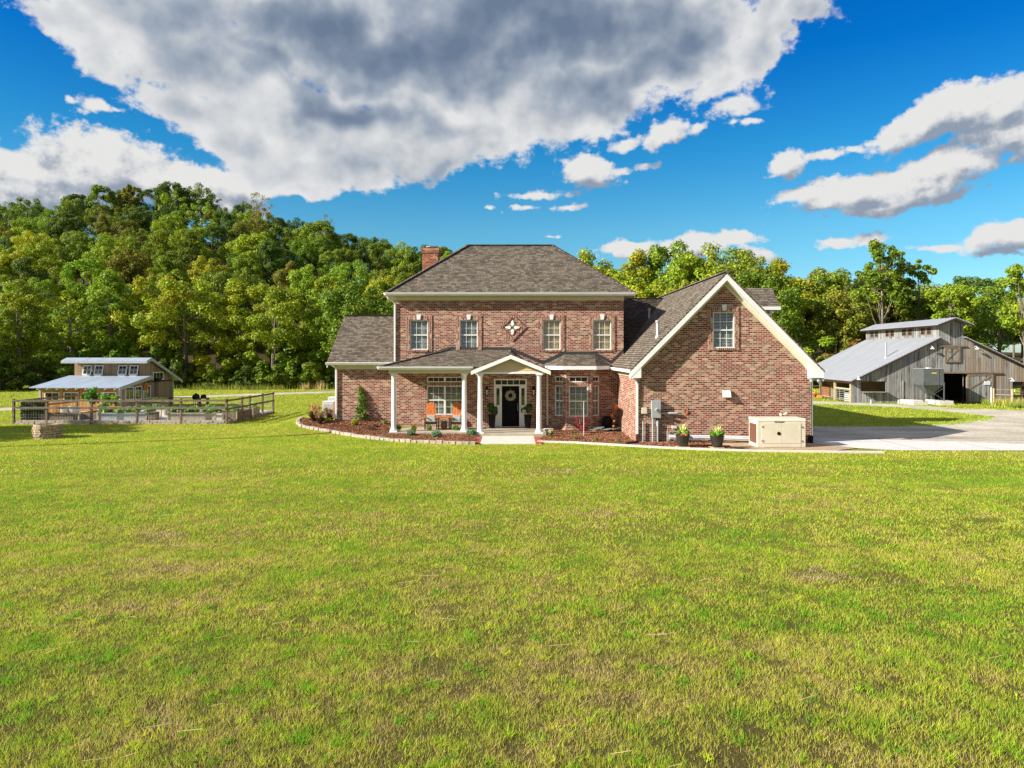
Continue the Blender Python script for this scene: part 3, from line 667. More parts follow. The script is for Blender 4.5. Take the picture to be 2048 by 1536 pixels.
for sx_, lab in ((-1, 'left of the front walkway'), (1, 'right of the front walkway')):
    xo = -1.42 if sx_ < 0 else 1.05; mb = MB()
    slab_poly(mb, [(xo,31.35),(xo+sx_*0.30,31.35),(xo+sx_*0.30,33.9),(xo,33.9)], -0.05, 0.06)
    o = mb.build('walkway_border', 'red_stain', bevel=0.01); tag(o, 'red stained paver border along the %s' % lab, 'border', 'red borders of the front walkway')
# edging stones: each one a block
def seglen(pts): return [math.dist(pts[i][:2], pts[i+1][:2]) for i in range(len(pts)-1)]
def along(pts, d):
    for i, l in enumerate(seglen(pts)):
        if d <= l or i == len(pts)-2:
            t = d/l; a, b_ = pts[i], pts[i+1]; return Vector((a[0]+(b_[0]-a[0])*t, a[1]+(b_[1]-a[1])*t, 0)), math.atan2(b_[1]-a[1], b_[0]-a[0])
        d -= l
def jitter_block(w, d, h, seed):
    r = random.Random(seed); mb = MB(); j = lambda: r.uniform(-.015,.015)
    mb.hull8([(x*w/2+j(), y*d/2+j(), z+j()) for z in (-0.03, h) for x,y in ((-1,-1),(1,-1),(1,1),(-1,1))]); return mb
ORD = ['first','second','third','fourth','fifth','sixth','seventh','eighth','ninth','tenth','eleventh','twelfth','thirteenth','fourteenth','fifteenth','sixteenth','seventeenth','eighteenth','nineteenth','twentieth']
def ordn(i):
    if i < 20: return ORD[i]
    tens = {2:'twenty',3:'thirty',4:'forty',5:'fifty',6:'sixty',7:'seventy'}; i += 1
    if i % 10 == 0: return {3:'thirtieth',4:'fortieth',5:'fiftieth',6:'sixtieth',7:'seventieth'}[i//10]
    return tens[i//10] + '-' + ORD[i%10-1]
protos = []
for k in range(4):
    o = jitter_block(0.29, 0.19, 0.125, k+20).build('edging_stone', 'edging_stone', bevel=0.02); protos.append(o)
tot = sum(seglen(edge)); d = 0.15; k = 0
while d < tot-0.1:
    p, a = along(edge, d); o = protos[k] if k < 4 else protos[random.randrange(4)].copy()
    if k >= 4: COL.objects.link(o)
    o.location = (p.x, p.y, gz(p.x, p.y)+0.01); o.rotation_euler = (random.uniform(-.04,.04), random.uniform(-.03,.03), a+random.uniform(-.07,.07))
    o.scale = (random.uniform(.9,1.04), random.uniform(.9,1.1), random.uniform(.85,1.12))
    tag(o, 'tan block of the mulch bed edging, %s counted from the bed\'s left tip' % ordn(k), 'edging stone', 'stone edging blocks around the left mulch bed'); k += 1; d += 0.305

# ------------------------------------------------------------------ grass blades (nobody could count them)
vn = RNG.random((64, 64))
def vnoise(x, y, s, o=0):
    x = x*s+o; y = y*s+o*1.7; xi = np.floor(x).astype(int); yi = np.floor(y).astype(int); fx = x-xi; fy = y-yi; fx = fx*fx*(3-2*fx); fy = fy*fy*(3-2*fy)
    g = lambda a, b_: vn[a % 64, b_ % 64]
    return (g(xi,yi)*(1-fx)+g(xi+1,yi)*fx)*(1-fy)+(g(xi,yi+1)*(1-fx)+g(xi+1,yi+1)*fx)*fy
def fbm(x, y, s, o=0): return (vnoise(x,y,s,o)+0.5*vnoise(x,y,s*2.1,o+3)+0.25*vnoise(x,y,s*4.3,o+7))/1.75
houseP = [(-9.4,37.9),(-6.2,37.9),(-6.2,34.9),(-2.1,34.9),(-2.0,34.2),(1.7,34.2),(1.7,37.4),(5.56,37.4),(5.56,31.85),(13.45,31.85),(13.45,50),(-9.4,47)]
NOGRASS = [bedL, bedR, [(c[0],c[1]) for c in curb] + [(15,29.5),(15,36),(5,36),(1,34)], [(-1.75,31.4),(1.38,31.4),(1.38,34.4),(-1.75,34.4)], [p[:2] for p in drive], apron, houseP, [(-30.2,40.4),(-15.9,40.4),(-15.7,48.4),(-30.2,48.4)], [(-31.5,47.2),(-26,47.2),(-26,54.8),(-31.5,54.8)]]
BARE = [(*G(1112,943)[:2],.95,.75), (*G(1250,946)[:2],1.1,.35), (*G(1640,1150)[:2],.55,.35), (*G(350,1072)[:2],.5,.25)]
def lane_d(x, y):
    d = np.full(x.shape, 99.0)
    for i in range(len(lanes)-1):
        a = np.array(lanes[i]); b_ = np.array(lanes[i+1]); ab = b_-a; t = np.clip(((x-a[0])*ab[0]+(y-a[1])*ab[1])/(ab@ab), 0, 1)
        d = np.minimum(d, np.hypot(x-a[0]-t*ab[0], y-a[1]-t*ab[1]))
    return d
def blades(y0, y1, dens, w, h, margin=2.5, slope=0.735):
    area = slope*(y1**2-y0**2)+2*margin*(y1-y0); n = int(area*dens)
    u = RNG.random(n); A = slope; B = 2*margin
    tgt = u*area; y = (-B/2+np.sqrt(B*B/4+A*(A*y0*y0+B*y0+tgt)))/A
    x = RNG.uniform(-1, 1, n)*(slope*y+margin)
    k = np.ones(n, bool)
    for p in NOGRASS:
        near = (y > min(q[1] for q in p)-.1) & (y < max(q[1] for q in p)+.1)
        if near.any(): kk = np.zeros(n, bool); kk[near] = inpoly(x[near], y[near], p); k &= ~kk
    if y1 > 42: k &= lane_d(x, y) > 1.5
    for bx_, by_, brx, bry in BARE:
        e_ = np.hypot((x-bx_)/brx, (y-by_)/bry)+(fbm(x, y, 2.5, 9)-.5)*1.2; k &= (e_ > 1.0) | (RNG.random(n) < .7)
    cl = fbm(x, y, 3.2); bare = fbm(x, y, 0.9, 11)
    cl = np.clip(cl*.6+(fbm(x,y,9.0,4)-.5)*.7+.22, 0, 1.1)
    k &= RNG.random(n) < np.clip(0.35+2.0*(cl-0.25), 0.3, 1) * np.clip((0.86-bare)*6, 0.2, 1)
    x = x[k]; y = y[k]; cl = cl[k]; n = len(x); z = ground(x, y)
    hh = h*(0.45+1.1*cl)*RNG.uniform(0.5, 1.25, n)*(0.75+0.5*fbm(x, y, 0.5, 5)); ww = w*RNG.uniform(0.6, 1.3, n)
    a = RNG.uniform(0, 2*np.pi, n); ca, sa = np.cos(a), np.sin(a)
    ln = RNG.uniform(0.1, 1.1, n)*hh; la = RNG.uniform(0, 2*np.pi, n)
    b0 = np.stack([x-ca*ww/2, y-sa*ww/2, z-0.01], -1); b1 = np.stack([x+ca*ww/2, y+sa*ww/2, z-0.01], -1)
    tp = np.stack([x+np.cos(la)*ln, y+np.sin(la)*ln, z+hh], -1)
    tone = np.clip(RNG.normal(0.39, 0.20, n) + (RNG.random(n) < 0.10)*0.45 + (fbm(x,y,0.35,2)-0.5)*0.25, 0, 1)
    for bx_, by_, brx, bry in BARE:
        e_ = np.hypot((x-bx_)/brx, (y-by_)/bry)+(fbm(x, y, 2.5, 9)-.5)*1.2; tone = np.where((e_ < 1.0) & (RNG.random(n) < .8), RNG.uniform(.75, 1.2, n), tone)
    return np.stack([b0, b1, tp], 1), tone
LB = [blades(5.5, 10, 4200, .0058, .050), blades(10, 15, 2300, .0085, .048), blades(15, 23, 950, .014, .048), blades(23, 34, 280, .028, .05), blades(34, 52, 70, .05, .06), blades(52, 84, 22, .09, .075)]
o = np_mesh('lawn_grass', np.concatenate([a for a, t in LB]), 'grass', k=3, attr=np.concatenate([t for a, t in LB])); tag(o, kind='stuff')
# coarser weed tufts standing a little over the mown blades
def tufts(n, k_, y0, y1, h_, w_, spread):
    cy = RNG.uniform(y0, y1, n); cx = RNG.uniform(-1, 1, n)*(0.735*cy+1.5); x = np.repeat(cx, k_)+RNG.normal(0, spread, n*k_); y = np.repeat(cy, k_)+RNG.normal(0, spread, n*k_); m_ = n*k_
    a = RNG.uniform(0, 6.28, m_); la = RNG.uniform(0, 6.28, m_); hh = h_*RNG.uniform(.5, 1.2, m_)*np.repeat(RNG.uniform(.6, 1.3, n), k_); ln = hh*RNG.uniform(.3, 1.3, m_)
    q_ = np.stack([np.stack([x-np.cos(a)*w_, y-np.sin(a)*w_, np.zeros(m_)], -1), np.stack([x+np.cos(a)*w_, y+np.sin(a)*w_, np.zeros(m_)], -1), np.stack([x+np.cos(la)*ln, y+np.sin(la)*ln, hh], -1)], 1)
    return q_, np.repeat(np.clip(RNG.normal(.02, .22, n), -.3, .8), k_)
T_ = [tufts(520, 26, 6.2, 12, .075, .006, .045), tufts(700, 16, 12, 24, .07, .010, .07)]
o = np_mesh('weed_tufts', np.concatenate([a for a, t in T_]), 'grass', k=3, attr=np.concatenate([t for a, t in T_])); tag(o, kind='stuff')
# loose stones and creeping grass along the edge of the drive
def edge_pts(poly, n, off):
    L = [math.dist(poly[i][:2], poly[(i+1)%len(poly)][:2]) for i in range(len(poly))]; pr = np.array(L)/sum(L); i = RNG.choice(len(poly), n, p=pr); t = RNG.random(n); A = np.array([p[:2] for p in poly]); B_ = np.roll(A, -1, 0)
    return A[i]+(B_[i]-A[i])*t[:,None]+RNG.normal(0, off, (n,2))
ep = edge_pts(drive, 9000, .16); kp = ~inpoly(ep[:,0], ep[:,1], [(12,31),(12,36),(22,34.5),(29,30.6),(29,28.9),(15,28.6)]); ep = ep[kp]; c = np.stack([ep[:,0], ep[:,1], np.full(len(ep), .025)], -1)
o = np_mesh('loose_gravel', leaf_quads(c, np.tile([0,-.3,1.],(len(c),1)), .05, 1.1, RNG, .4), 'gravel'); tag(o, kind='stuff')
ep = edge_pts(drive, 16000, .13); ep = ep[~inpoly(ep[:,0], ep[:,1], [(12,29.7),(12,36),(22,34.5),(60,30.6),(60,29.5),(15,29.5)])]; n = len(ep); a = RNG.uniform(0, 6.28, n); z0 = np.zeros(n); hh = RNG.uniform(.03, .11, n)
o = np_mesh('edge_grass', np.stack([np.stack([ep[:,0]-np.cos(a)*.02, ep[:,1]-np.sin(a)*.02, z0], -1), np.stack([ep[:,0]+np.cos(a)*.02, ep[:,1]+np.sin(a)*.02, z0], -1), np.stack([ep[:,0]+RNG.normal(0,.03,n), ep[:,1]+RNG.normal(0,.03,n), hh], -1)], 1), 'grass', k=3, attr=np.clip(RNG.normal(.3,.2,n),0,1)); tag(o, kind='stuff')
# cut straw lying on the lawn
n = 700; y = RNG.uniform(6, 20, n)**1.0; x = RNG.uniform(-1, 1, n)*(0.73*y+1.5); c = np.stack([x, y, np.full(n, .05)], -1); a = RNG.uniform(0, np.pi, n); L_ = RNG.uniform(.05, .17, n)
dx = np.stack([np.cos(a)*L_, np.sin(a)*L_, RNG.normal(0,.012,n)], -1); wz = np.stack([-np.sin(a)*.003, np.cos(a)*.003, np.full(n,.002)], -1)
o = np_mesh('straw', np.stack([c-dx-wz, c+dx-wz, c+dx+wz, c-dx+wz], 1), 'grass', attr=np.ones(n)); tag(o, kind='stuff')
# ------------------------------------------------------------------ the brick house
def Xp(px, Y): return (px-1024)*Y/F
def Zp(py, Y): return CH-(py-HOR)*Y/F
H = thing('brick_house', 'large red brick house with shingle hip roof, white columned porch and gabled garage wing', 'house', (0, 37.4, 0.0))
YM, YG = 37.4, 31.85
def main_fr(): return FR((0, YM, 0))
fm = FR((0, YM, 0)); fg = FR((0, YG, 0)); fw = FR((0, 37.9, 0))
def rect(px0, px1, py0, py1, Y): return (Xp(px0,Y), Xp(px1,Y), Zp(py1,Y), Zp(py0,Y))
up_w = [rect(820.2,856,640.4,699.5,YM), rect(920,955.5,640.4,699.5,YM), rect(1085.5,1121,640.4,699.5,YM), rect(1186.5,1222.5,640.4,699.5,YM)]
twin = rect(854,925,771.3,829.5,YM); twin_t = rect(854,925,753.5,764.5,YM)
door_h = rect(988,1053.5,757.4,852.5,YM)
gar_w = rect(1426,1469,624,696,YG)
w = MB()
bay_open = (2.35, 4.5, 0.5, 3.3)
wall(w, fm, [(-6.13,-.3),(5.87,-.3),(5.87,6.98),(-6.13,6.98)], up_w+[twin,twin_t,door_h,bay_open])
wall(w, fw, [(-9.39,-.3),(-6.13,-.3),(-6.13,3.45),(-9.39,3.45)])
wr = FR((0,37.9,0),(0,-1,0))
w.poly([(-9.39,46,-.3),(-9.39,37.9,-.3),(-9.39,37.9,3.45),(-9.39,41.46,6.05),(-9.39,46,3.1)])           # left gable end
w.poly([(-6.13,37.9,-.3),(-6.13,37.4,-.3),(-6.13,37.4,6.98),(-6.13,37.9,6.98)]); w.poly([(-6.13,44.6,3),(-6.13,37.9,3),(-6.13,37.9,6.98),(-6.13,44.6,6.98)])
w.poly([(5.87,37.4,-.3),(5.87,44.6,-.3),(5.87,44.6,6.98),(5.87,37.4,6.98)])
w.poly([(5.87,44.6,-.3),(-6.13,44.6,-.3),(-6.13,44.6,6.98),(5.87,44.6,6.98)]); w.poly([(-6.13,46,-.3),(-9.39,46,-.3),(-9.39,46,3.4),(-6.13,46,3.4)])
w.build('wall', 'brick', H)
gw = MB()
GX0, GX1, GC = 5.56, 13.41, 9.48
wall(gw, fg, [(GX0,-.3),(GX1,-.3),(GX1,3.25),(9.52,7.25),(GX0,3.25)], [gar_w])
gw.poly([(GX0,YM+.6,-.3),(GX0,YG,-.3),(GX0,YG,3.25),(GX0,YM+.6,3.25)]); gw.poly([(GX1,YG,-.3),(GX1,50,-.3),(GX1,50,3.25),(GX1,YG,3.25)])
gw.poly([(GX1,50,-.3),(GX0,50,-.3),(GX0,50,3.25),(9.52,50,7.25),(GX1,50,3.25)]); gw.poly([(GX0,50,-.3),(GX0,44,-.3),(GX0,44,3.25),(GX0,50,3.25)])
gw.build('wall', 'brick', H)['label'] = 'brick gable wall of the garage wing'
# brick surrounds standing 3 cm proud of the upper windows
def surround(fr, r, d=0.21, parent=H, sill=0.09):
    a0,a1,b0,b1 = r; s = MB(); t = 0.035
    s.fbox(fr,a0-d,a0,b0-sill,b1+0.24,-0.001,t); s.fbox(fr,a1,a1+d,b0-sill,b1+0.24,-0.001,t); s.fbox(fr,a0,a1,b1,b1+0.24,-0.001,t+.012); s.fbox(fr,a0,a1,b0-sill,b0,-0.001,t+.02)
    return s.build('window_surround', 'brick_soldier', parent)
def keystone(fr, xc, z0, z1, parent=H):
    k = MB(); k.extr([fr(xc-.075,z0,.05),fr(xc+.075,z0,.05),fr(xc+.115,z1,.05),fr(xc-.115,z1,.05)], fr.n*0.05); k.build('keystone', 'white_paint', parent, bevel=0.008)
for i, r in enumerate(up_w):
    surround(fm, r); keystone(fm, (r[0]+r[1])/2, r[3]+.02, r[3]+.30)
    window(H, fm, *r, cols=3, rows=4, inside='slats' if i < 2 else 'shade_tan', label='upper window with %s' % ('white slatted blinds' if i < 2 else 'a drawn tan shade'))
surround(fg, gar_w, 0.2); keystone(fg, (gar_w[0]+gar_w[1])/2, gar_w[3]+.06, gar_w[3]+.33)
window(H, fg, *gar_w, cols=3, rows=4)
# porch twin window and transom: two sashes each
mx_ = (twin[0]+twin[1])/2
for a0, a1 in ((twin[0], mx_), (mx_, twin[1])): window(H, fm, a0, a1, twin[2], twin[3], cols=3, rows=4)
for a0, a1 in ((twin_t[0], mx_), (mx_, twin_t[1])): window(H, fm, a0, a1, twin_t[2], twin_t[3], cols=3, rows=1, sash=False, inside=None, glass='dark_glass', fw=0.055, label='low transom window')
s = MB(); s.fbox(fm, twin[0], twin[1], twin[3]+.002, twin_t[2]-.002, -.01, .012); s.build('soldier_course', 'brick_soldier', H)
# diamond medallion
dc = Vector(P(1025,655,YM)); mb = MB(); r1, r0 = 0.72, 0.53
def dia(r): return [dc+Vector((r,0,0)), dc+Vector((0,0,r)), dc+Vector((-r,0,0)), dc+Vector((0,0,-r))]
o_, i_ = dia(r1), dia(r0)
for k in range(4):
    q = [o_[k], o_[(k+1)%4], i_[(k+1)%4], i_[k]]; mb.extr([p+Vector((0,-.05,0)) for p in q], (0,.049,0))
mb.build('brick_diamond', 'brick_soldier', H)
mb = MB()
for k in range(4):
    a = k*math.pi/2; ca, sa = math.cos(a), math.sin(a)
    def pt(u, v): return dc + Vector((u*ca-v*sa, -.06, u*sa+v*ca))
    mb.extr([pt(.09,-.06), pt(.16,-.095), pt(.35,-.045), pt(.39,0), pt(.35,.045), pt(.16,.095), pt(.09,.06)], (0,.058,0))
mb.build('star_medallion', 'white_paint', H, bevel=0.006)
# bay
bp = [(2.08,37.4),(2.79,36.6),(4.07,36.6),(4.72,37.4)]
bw = MB(); bays = []
for k in range(3):
    (x0,y0),(x1,y1) = bp[k], bp[k+1]; L = math.dist(bp[k], bp[k+1]); fr = FR((x0,y0,0),(x1-x0,y1-y0,0)); bays.append((fr, L))
    m = L/2; hwid = (0.49, 0.31, 0.31)[1 if k != 1 else 0]
    z = (Zp(833,36.6), Zp(771.7,36.6), Zp(764.5,36.6), Zp(753,36.6))
    hs_ = [(m-hwid,m+hwid,z[0],z[1]),(m-hwid,m+hwid,z[2],z[3])]
    wall(bw, fr, [(0,-.3),(L,-.3),(L,3.3),(0,3.3)], hs_)
    bays[-1] = (fr, L, hs_)
bw.build('bay_wall', 'brick', H)
for k, (fr, L, hs_) in enumerate(bays):
    window(H, fr, *hs_[0], cols=3 if k == 1 else 2, rows=4, inside='slats' if k == 1 else 'curtain' if k == 2 else 'slats', label='tall bay window')
    window(H, fr, *hs_[1], cols=3 if k == 1 else 2, rows=1, sash=False, inside=None, glass='dark_glass', label='low transom window of the bay')
    s = MB(); s.fbox(fr, hs_[0][0], hs_[0][1], hs_[0][3]+.002, hs_[1][2]-.002, -.01, .012); s.build('soldier_course', 'brick_soldier', H)
    c = MB(); c.bar(fr(0,-.2,.004), fr(0,3.2,.004), .012); c.build('corner_joint', 'concrete', H) if k else None
# floor plates so light cannot wander through the shell
mb = MB(); mb.poly([(-9.3,38,.1),(5.8,38,.1),(5.8,44.5,.1),(-9.3,44.5,.1)]); mb.poly([(-6.1,37.45,3.6),(5.8,37.45,3.6),(5.8,44.5,3.6),(-6.1,44.5,3.6)]); mb.build('floor', 'dark_interior', H)

# ---- roofs
def roofslab(mb, pts, t=0.09):
    mb.extr([Vector(p)-Vector((0,0,t)) for p in pts], (0,0,t))
def ridge(mb, a, b_, w_=0.24): mb.bar(Vector(a)+Vector((0,0,.015)), Vector(b_)+Vector((0,0,.015)), w_, 0.05)
ex0, ex1, ey0, ey1, ez = -6.60, 6.40, 36.95, 45.05, 7.18
rz, ry = 10.27, 41.0; rx0, rx1 = -2.55, 2.35
m_ = MB()
A,B_,C_,D_ = (ex0,ey0,ez),(ex1,ey0,ez),(ex1,ey1,ez),(ex0,ey1,ez); Ra,Rb = (rx0,ry,rz),(rx1,ry,rz)
m_.poly([A,B_,Rb,Ra]); m_.poly([B_,C_,Rb]); m_.poly([C_,D_,Ra,Rb]); m_.poly([D_,A,Ra]); m_.build('roof', 'shingle', H)['label'] = 'hip roof over the main block'
m_ = MB(); ridge(m_,A,Ra); ridge(m_,B_,Rb); ridge(m_,Ra,Rb); ridge(m_,C_,Rb); ridge(m_,D_,Ra); m_.build('ridge_cap', 'ridge_shingle', H)
def gutter(name, p0, p1, parent=H, mat='white_paint', drop=0.13, depth=0.12):
    p0 = Vector(p0); p1 = Vector(p1); d = (p1-p0).normalized(); n_ = d.cross(Vector((0,0,1)))   # outward
    prof = [(0.0,.0),(depth,.0),(depth,-.02),(depth*.9,-.06),(depth*.6,-.085),(depth*.55,-drop),(0,-drop)]
    g = MB(); g.extr([p0+n_*a+Vector((0,0,b_)) for a,b_ in prof], p1-p0); return g.build(name, mat, parent)
gutter('gutter', (ex0,ey0,ez+.01), (ex1,ey0,ez+.01)); gutter('gutter', (ex0,ey1,ez+.01), (ex0,ey0,ez+.01)); gutter('gutter', (ex1,ey0,ez+.01), (ex1,ey1,ez+.01))
m_ = MB(); m_.box(ex0,ex1,ey0,YM-.002,ez-.14,ez-.11); m_.box(ex0,-6.132,YM,ey1,ez-.14,ez-.11); m_.box(5.872,ex1,YM,ey1,ez-.14,ez-.11); m_.build('soffit', 'warm_lit_trim', H)
m_ = MB(); m_.box(-6.16,5.90,YM-.03,YM-.001,ez-.36,ez-.142); m_.box(-6.16,-6.131,YM,44,ez-.36,ez-.142); m_.build('frieze', 'warm_lit_trim', H)
# left wing roof
wx0, wx1, wy0, wyr, wz0, wzr = -9.78, -6.14, 37.45, 41.46, 3.55, 6.24
m_ = MB(); roofslab(m_, [(wx0,wy0,wz0),(wx1,wy0,wz0),(wx1,wyr,wzr),(wx0,wyr,wzr)]); roofslab(m_, [(wx1,45.5,wz0),(wx0,45.5,wz0),(wx0,wyr,wzr-.002),(wx1,wyr,wzr-.002)]); m_.build('roof', 'shingle', H)['label'] = 'low roof over the left wing'
m_ = MB(); ridge(m_, (wx0,wyr,wzr), (wx1,wyr,wzr)); m_.build('ridge_cap', 'ridge_shingle', H)
gutter('gutter', (wx0-.04,wy0,wz0+.01), (-6.2,wy0,wz0+.01))
m_ = MB(); m_.box(wx0,-6.14,wy0,37.898,wz0-.15,wz0-.12); m_.box(-9.42,-6.14,37.87,37.899,wz0-.37,wz0-.152); m_.build('frieze', 'warm_lit_trim', H)
m_ = MB(); m_.extr([(wx0,wy0,wz0-.26),(wx0,wy0,wz0-.09),(wx0,wyr,wzr-.09),(wx0,wyr,wzr-.26)], (.05,0,0)); m_.extr([(wx0,45.5,wz0-.26),(wx0,wyr,wzr-.26),(wx0,wyr,wzr-.09),(wx0,45.5,wz0-.09)], (.05,0,0)); m_.build('rake_board', 'white_paint', H)
# garage roof
RYf = 31.42; zt = 7.64; k_ = 1.012; gl, gr = 5.24, 13.80; RX = 9.52
def gzr(x): return zt - k_*abs(x-RX)
m_ = MB(); t_ = .10
roofslab(m_, [(gl,RYf,gzr(gl)),(RX,RYf,zt),(RX,50.4,zt),(gl,50.4,gzr(gl))][::1], t_); roofslab(m_, [(RX,RYf,zt-.001),(gr,RYf,gzr(gr)),(gr,50.4,gzr(gr)),(RX,50.4,zt-.001)], t_)
m_.build('roof', 'shingle', H)['label'] = 'steep gable roof over the garage wing'
m_ = MB(); ridge(m_, (RX,RYf+.02,zt), (RX,50.4,zt)); m_.build('ridge_cap', 'ridge_shingle', H)
# rakes: white board under the roof edge, soffit behind it, board with warm bounce light in its colour on the brick
def rake(x0, x1, top, th, y0, y1, name, mat, dz=0.0):
    z0, z1 = gzr(x0)-top, gzr(x1)-top; q = MB(); q.extr([(x0,y0,z0-th),(x1,y0,z1-th),(x1,y0,z1),(x0,y0,z0)], (0,y1-y0,0)); q.build(name, mat, H)
rake(gl,RX,t_+.002,.27,RYf-.01,RYf+.035,'rake_board','white_paint'); rake(RX,gr,t_+.002,.27,RYf-.01,RYf+.035,'rake_board','white_paint')
rake(gl+.1,RX,.34,.035,RYf+.036,YG-.002,'soffit','warm_lit_trim'); rake(RX,gr-.1,.34,.035,RYf+.036,YG-.002,'soffit','white_paint')  # sunlit right soffit made whiter by colour than the left one
rake(GX0-.03,RX,.376,.20,YG-.035,YG-.003,'frieze','warm_lit_trim'); rake(RX,GX1+.03,.376,.20,YG-.035,YG-.003,'frieze','warm_lit_trim')
for x0, x1, s_ in ((gl, GX0+.16, -1), (GX1-.16, gr, 1)):
    m_ = MB(); a_, b_ = (x0, x1)
    if s_ < 0: pts = [(a_,RYf,gzr(a_)-.37),(b_,RYf,gzr(a_)-.37),(b_,RYf,gzr(b_)-.37),(a_+.02,RYf,gzr(a_)-.20)]
    else: pts = [(a_,RYf,gzr(b_)-.37),(b_,RYf,gzr(b_)-.37),(b_-.02,RYf,gzr(b_)-.20),(a_,RYf,gzr(a_)-.37)]
    m_.extr(pts, (0,YG-RYf-.004,0)); m_.build('cornice_return', 'white_paint', H)
    m_ = MB(); xx = (GX0-.02, GX0+.14) if s_ < 0 else (GX1-.14, GX1+.02); m_.box(xx[0],xx[1],YG-.05,YG-.003,gzr(GX0)-.75,gzr(GX0)-.36); m_.build('corner_board', 'white_paint', H)
zg = gzr(gl)
gutter('gutter', (gl,YM+.0,zg), (gl,RYf+.03,zg)); gutter('gutter', (gr,RYf+.03,zg), (gr,50,zg))
m_ = MB(); m_.box(gl+.0,GX0-.002,RYf+.05,YM,zg-.16,zg-.13); m_.box(GX0-.03,GX0-.002,YG,YM,zg-.36,zg-.162); m_.build('soffit', 'warm_lit_trim', H)
# connecting roof
cz, cy = 7.40, 43.6; c0y = 38.3; c0z = cz-.665*(cy-c0y)
m_ = MB(); roofslab(m_, [(5.88,c0y,c0z),(5.88+.1,c0y,c0z),(9.28,cy,cz),(5.88,cy,cz)], .06)
m_.poly([(5.88,c0y,c0z),(6.9,c0y,c0z),(9.35,cy,cz),(5.88,cy,cz)]); m_.poly([(5.88,cy,cz),(9.3,cy,cz),(9.3,47.5,cz-2.6),(5.88,47.5,cz-2.6)]); m_.build('roof', 'shingle', H)['label'] = 'small connecting roof between the main block and the garage wing'
m_ = MB(); ridge(m_, (5.88,cy,cz), (9.3,cy,cz), .2); m_.build('ridge_cap', 'ridge_shingle', H)
# dormer to the right
dy0, dyr, dzr = 37.95, 39.1, 7.62; dze = dzr-1.06
m_ = MB(); roofslab(m_, [(RX,dy0,dze),(14.33,dy0,dze),(14.33,dyr,dzr),(RX,dyr,dzr)]); roofslab(m_, [(14.33,40.25,dze),(RX,40.25,dze),(RX,dyr,dzr-.001),(14.33,dyr,dzr-.001)]); m_.build('roof', 'shingle', H)['label'] = 'dormer roof on the right slope'
m_ = MB(); m_.box(10.6,13.95,38.25,39.95,3.2,dze-.05); m_.extr([(13.95,38.25,dze-.05),(13.95,39.95,dze-.05),(13.95,39.1,dzr-.12)], (-.1,0,0)); m_.build('dormer_wall', 'brick', H)
m_ = MB(); m_.box(10.6,14.36,dy0-.03,dy0+.0,dze-.2,dze-.02); m_.box(10.6,14.3,dy0+.002,38.248,dze-.2,dze-.17); m_.box(13.86,13.98,38.2,38.249,3.2,dze-.2); m_.build('dormer_trim', 'white_paint', H)
# bay roof
m_ = MB(); ye = 36.12; ez2 = 3.39; e = [(1.72,37.08),(2.56,ye),(4.30,ye),(5.13,37.08)]; ut = [(2.76,4.13),(4.34,4.13)]
eb = [(1.55,37.395),*e,(5.3,37.395)]
U0, U1 = (2.76,37.395,3.97), (4.34,37.395,3.97)
m_.poly([(e[0][0],e[0][1],ez2),(e[1][0],e[1][1],ez2),U0]); m_.poly([(e[1][0],e[1][1],ez2),(e[2][0],e[2][1],ez2),U1,U0]); m_.poly([(e[2][0],e[2][1],ez2),(e[3][0],e[3][1],ez2),U1])
m_.poly([(1.60,37.395,ez2+.02),(e[0][0],e[0][1],ez2),U0]); m_.poly([(e[3][0],e[3][1],ez2),(5.25,37.395,ez2+.02),U1]); m_.build('bay_roof', 'shingle', H)
m_ = MB()
for k in range(3):
    a_, b_ = Vector((*e[k],0)), Vector((*e[k+1],0)); m_.hull8([a_+Vector((0,0,ez2-.19)),b_+Vector((0,0,ez2-.19)),b_+Vector((0,.03,ez2-.19)),a_+Vector((0,.03,ez2-.19)),a_+Vector((0,0,ez2-.005)),b_+Vector((0,0,ez2-.005)),b_+Vector((0,.03,ez2-.005)),a_+Vector((0,.03,ez2-.005))])
m_.extr([(*p,ez2-.16) for p in [(1.60,37.39)]+[(q[0],q[1]+.035) for q in e]+[(5.25,37.39)]], (0,0,.02)); m_.build('fascia', 'white_paint', H)
# porch roof
py_, pz = 34.80, 3.37; pw = 4.22; px0, pxh = -6.52, -3.32
m_ = MB()
def slope_z(y): return pz+(pw-pz)*(y-py_)/(YM-py_)
gy0, gcx, gap, gsl = 34.2, -0.06, 4.03, .405            # entry gable front, centre, apex height, slope
m_.poly([(px0,py_,pz),(gcx-1.5,py_,pz),(gcx,YM-.005-1.0,slope_z(YM-1.0)),(gcx,YM-.005,pw),(pxh,YM-.005,pw)]); m_.poly([(px0,YM-.005,pz),(px0,py_,pz),(pxh,YM-.005,pw)])
m_.build('porch_roof', 'shingle', H)
m_ = MB(); ridge(m_, (px0,py_,pz), (pxh,YM-.02,pw), .2); m_.build('ridge_cap', 'ridge_shingle', H)
gw_ = 1.92
m_ = MB(); zl = gap-gsl*gw_
roofslab(m_, [(gcx-gw_,gy0,zl),(gcx,gy0,gap),(gcx,YM-.006,gap),(gcx-gw_,YM-.006,zl)], .07); roofslab(m_, [(gcx,gy0,gap-.001),(gcx+gw_,gy0,zl),(gcx+gw_,YM-.006,zl),(gcx,YM-.006,gap-.001)], .07); m_.build('entry_roof', 'shingle', H)
m_ = MB(); ridge(m_, (gcx,gy0,gap), (gcx,YM-.02,gap), .2); m_.build('ridge_cap', 'ridge_shingle', H)
m_ = MB()
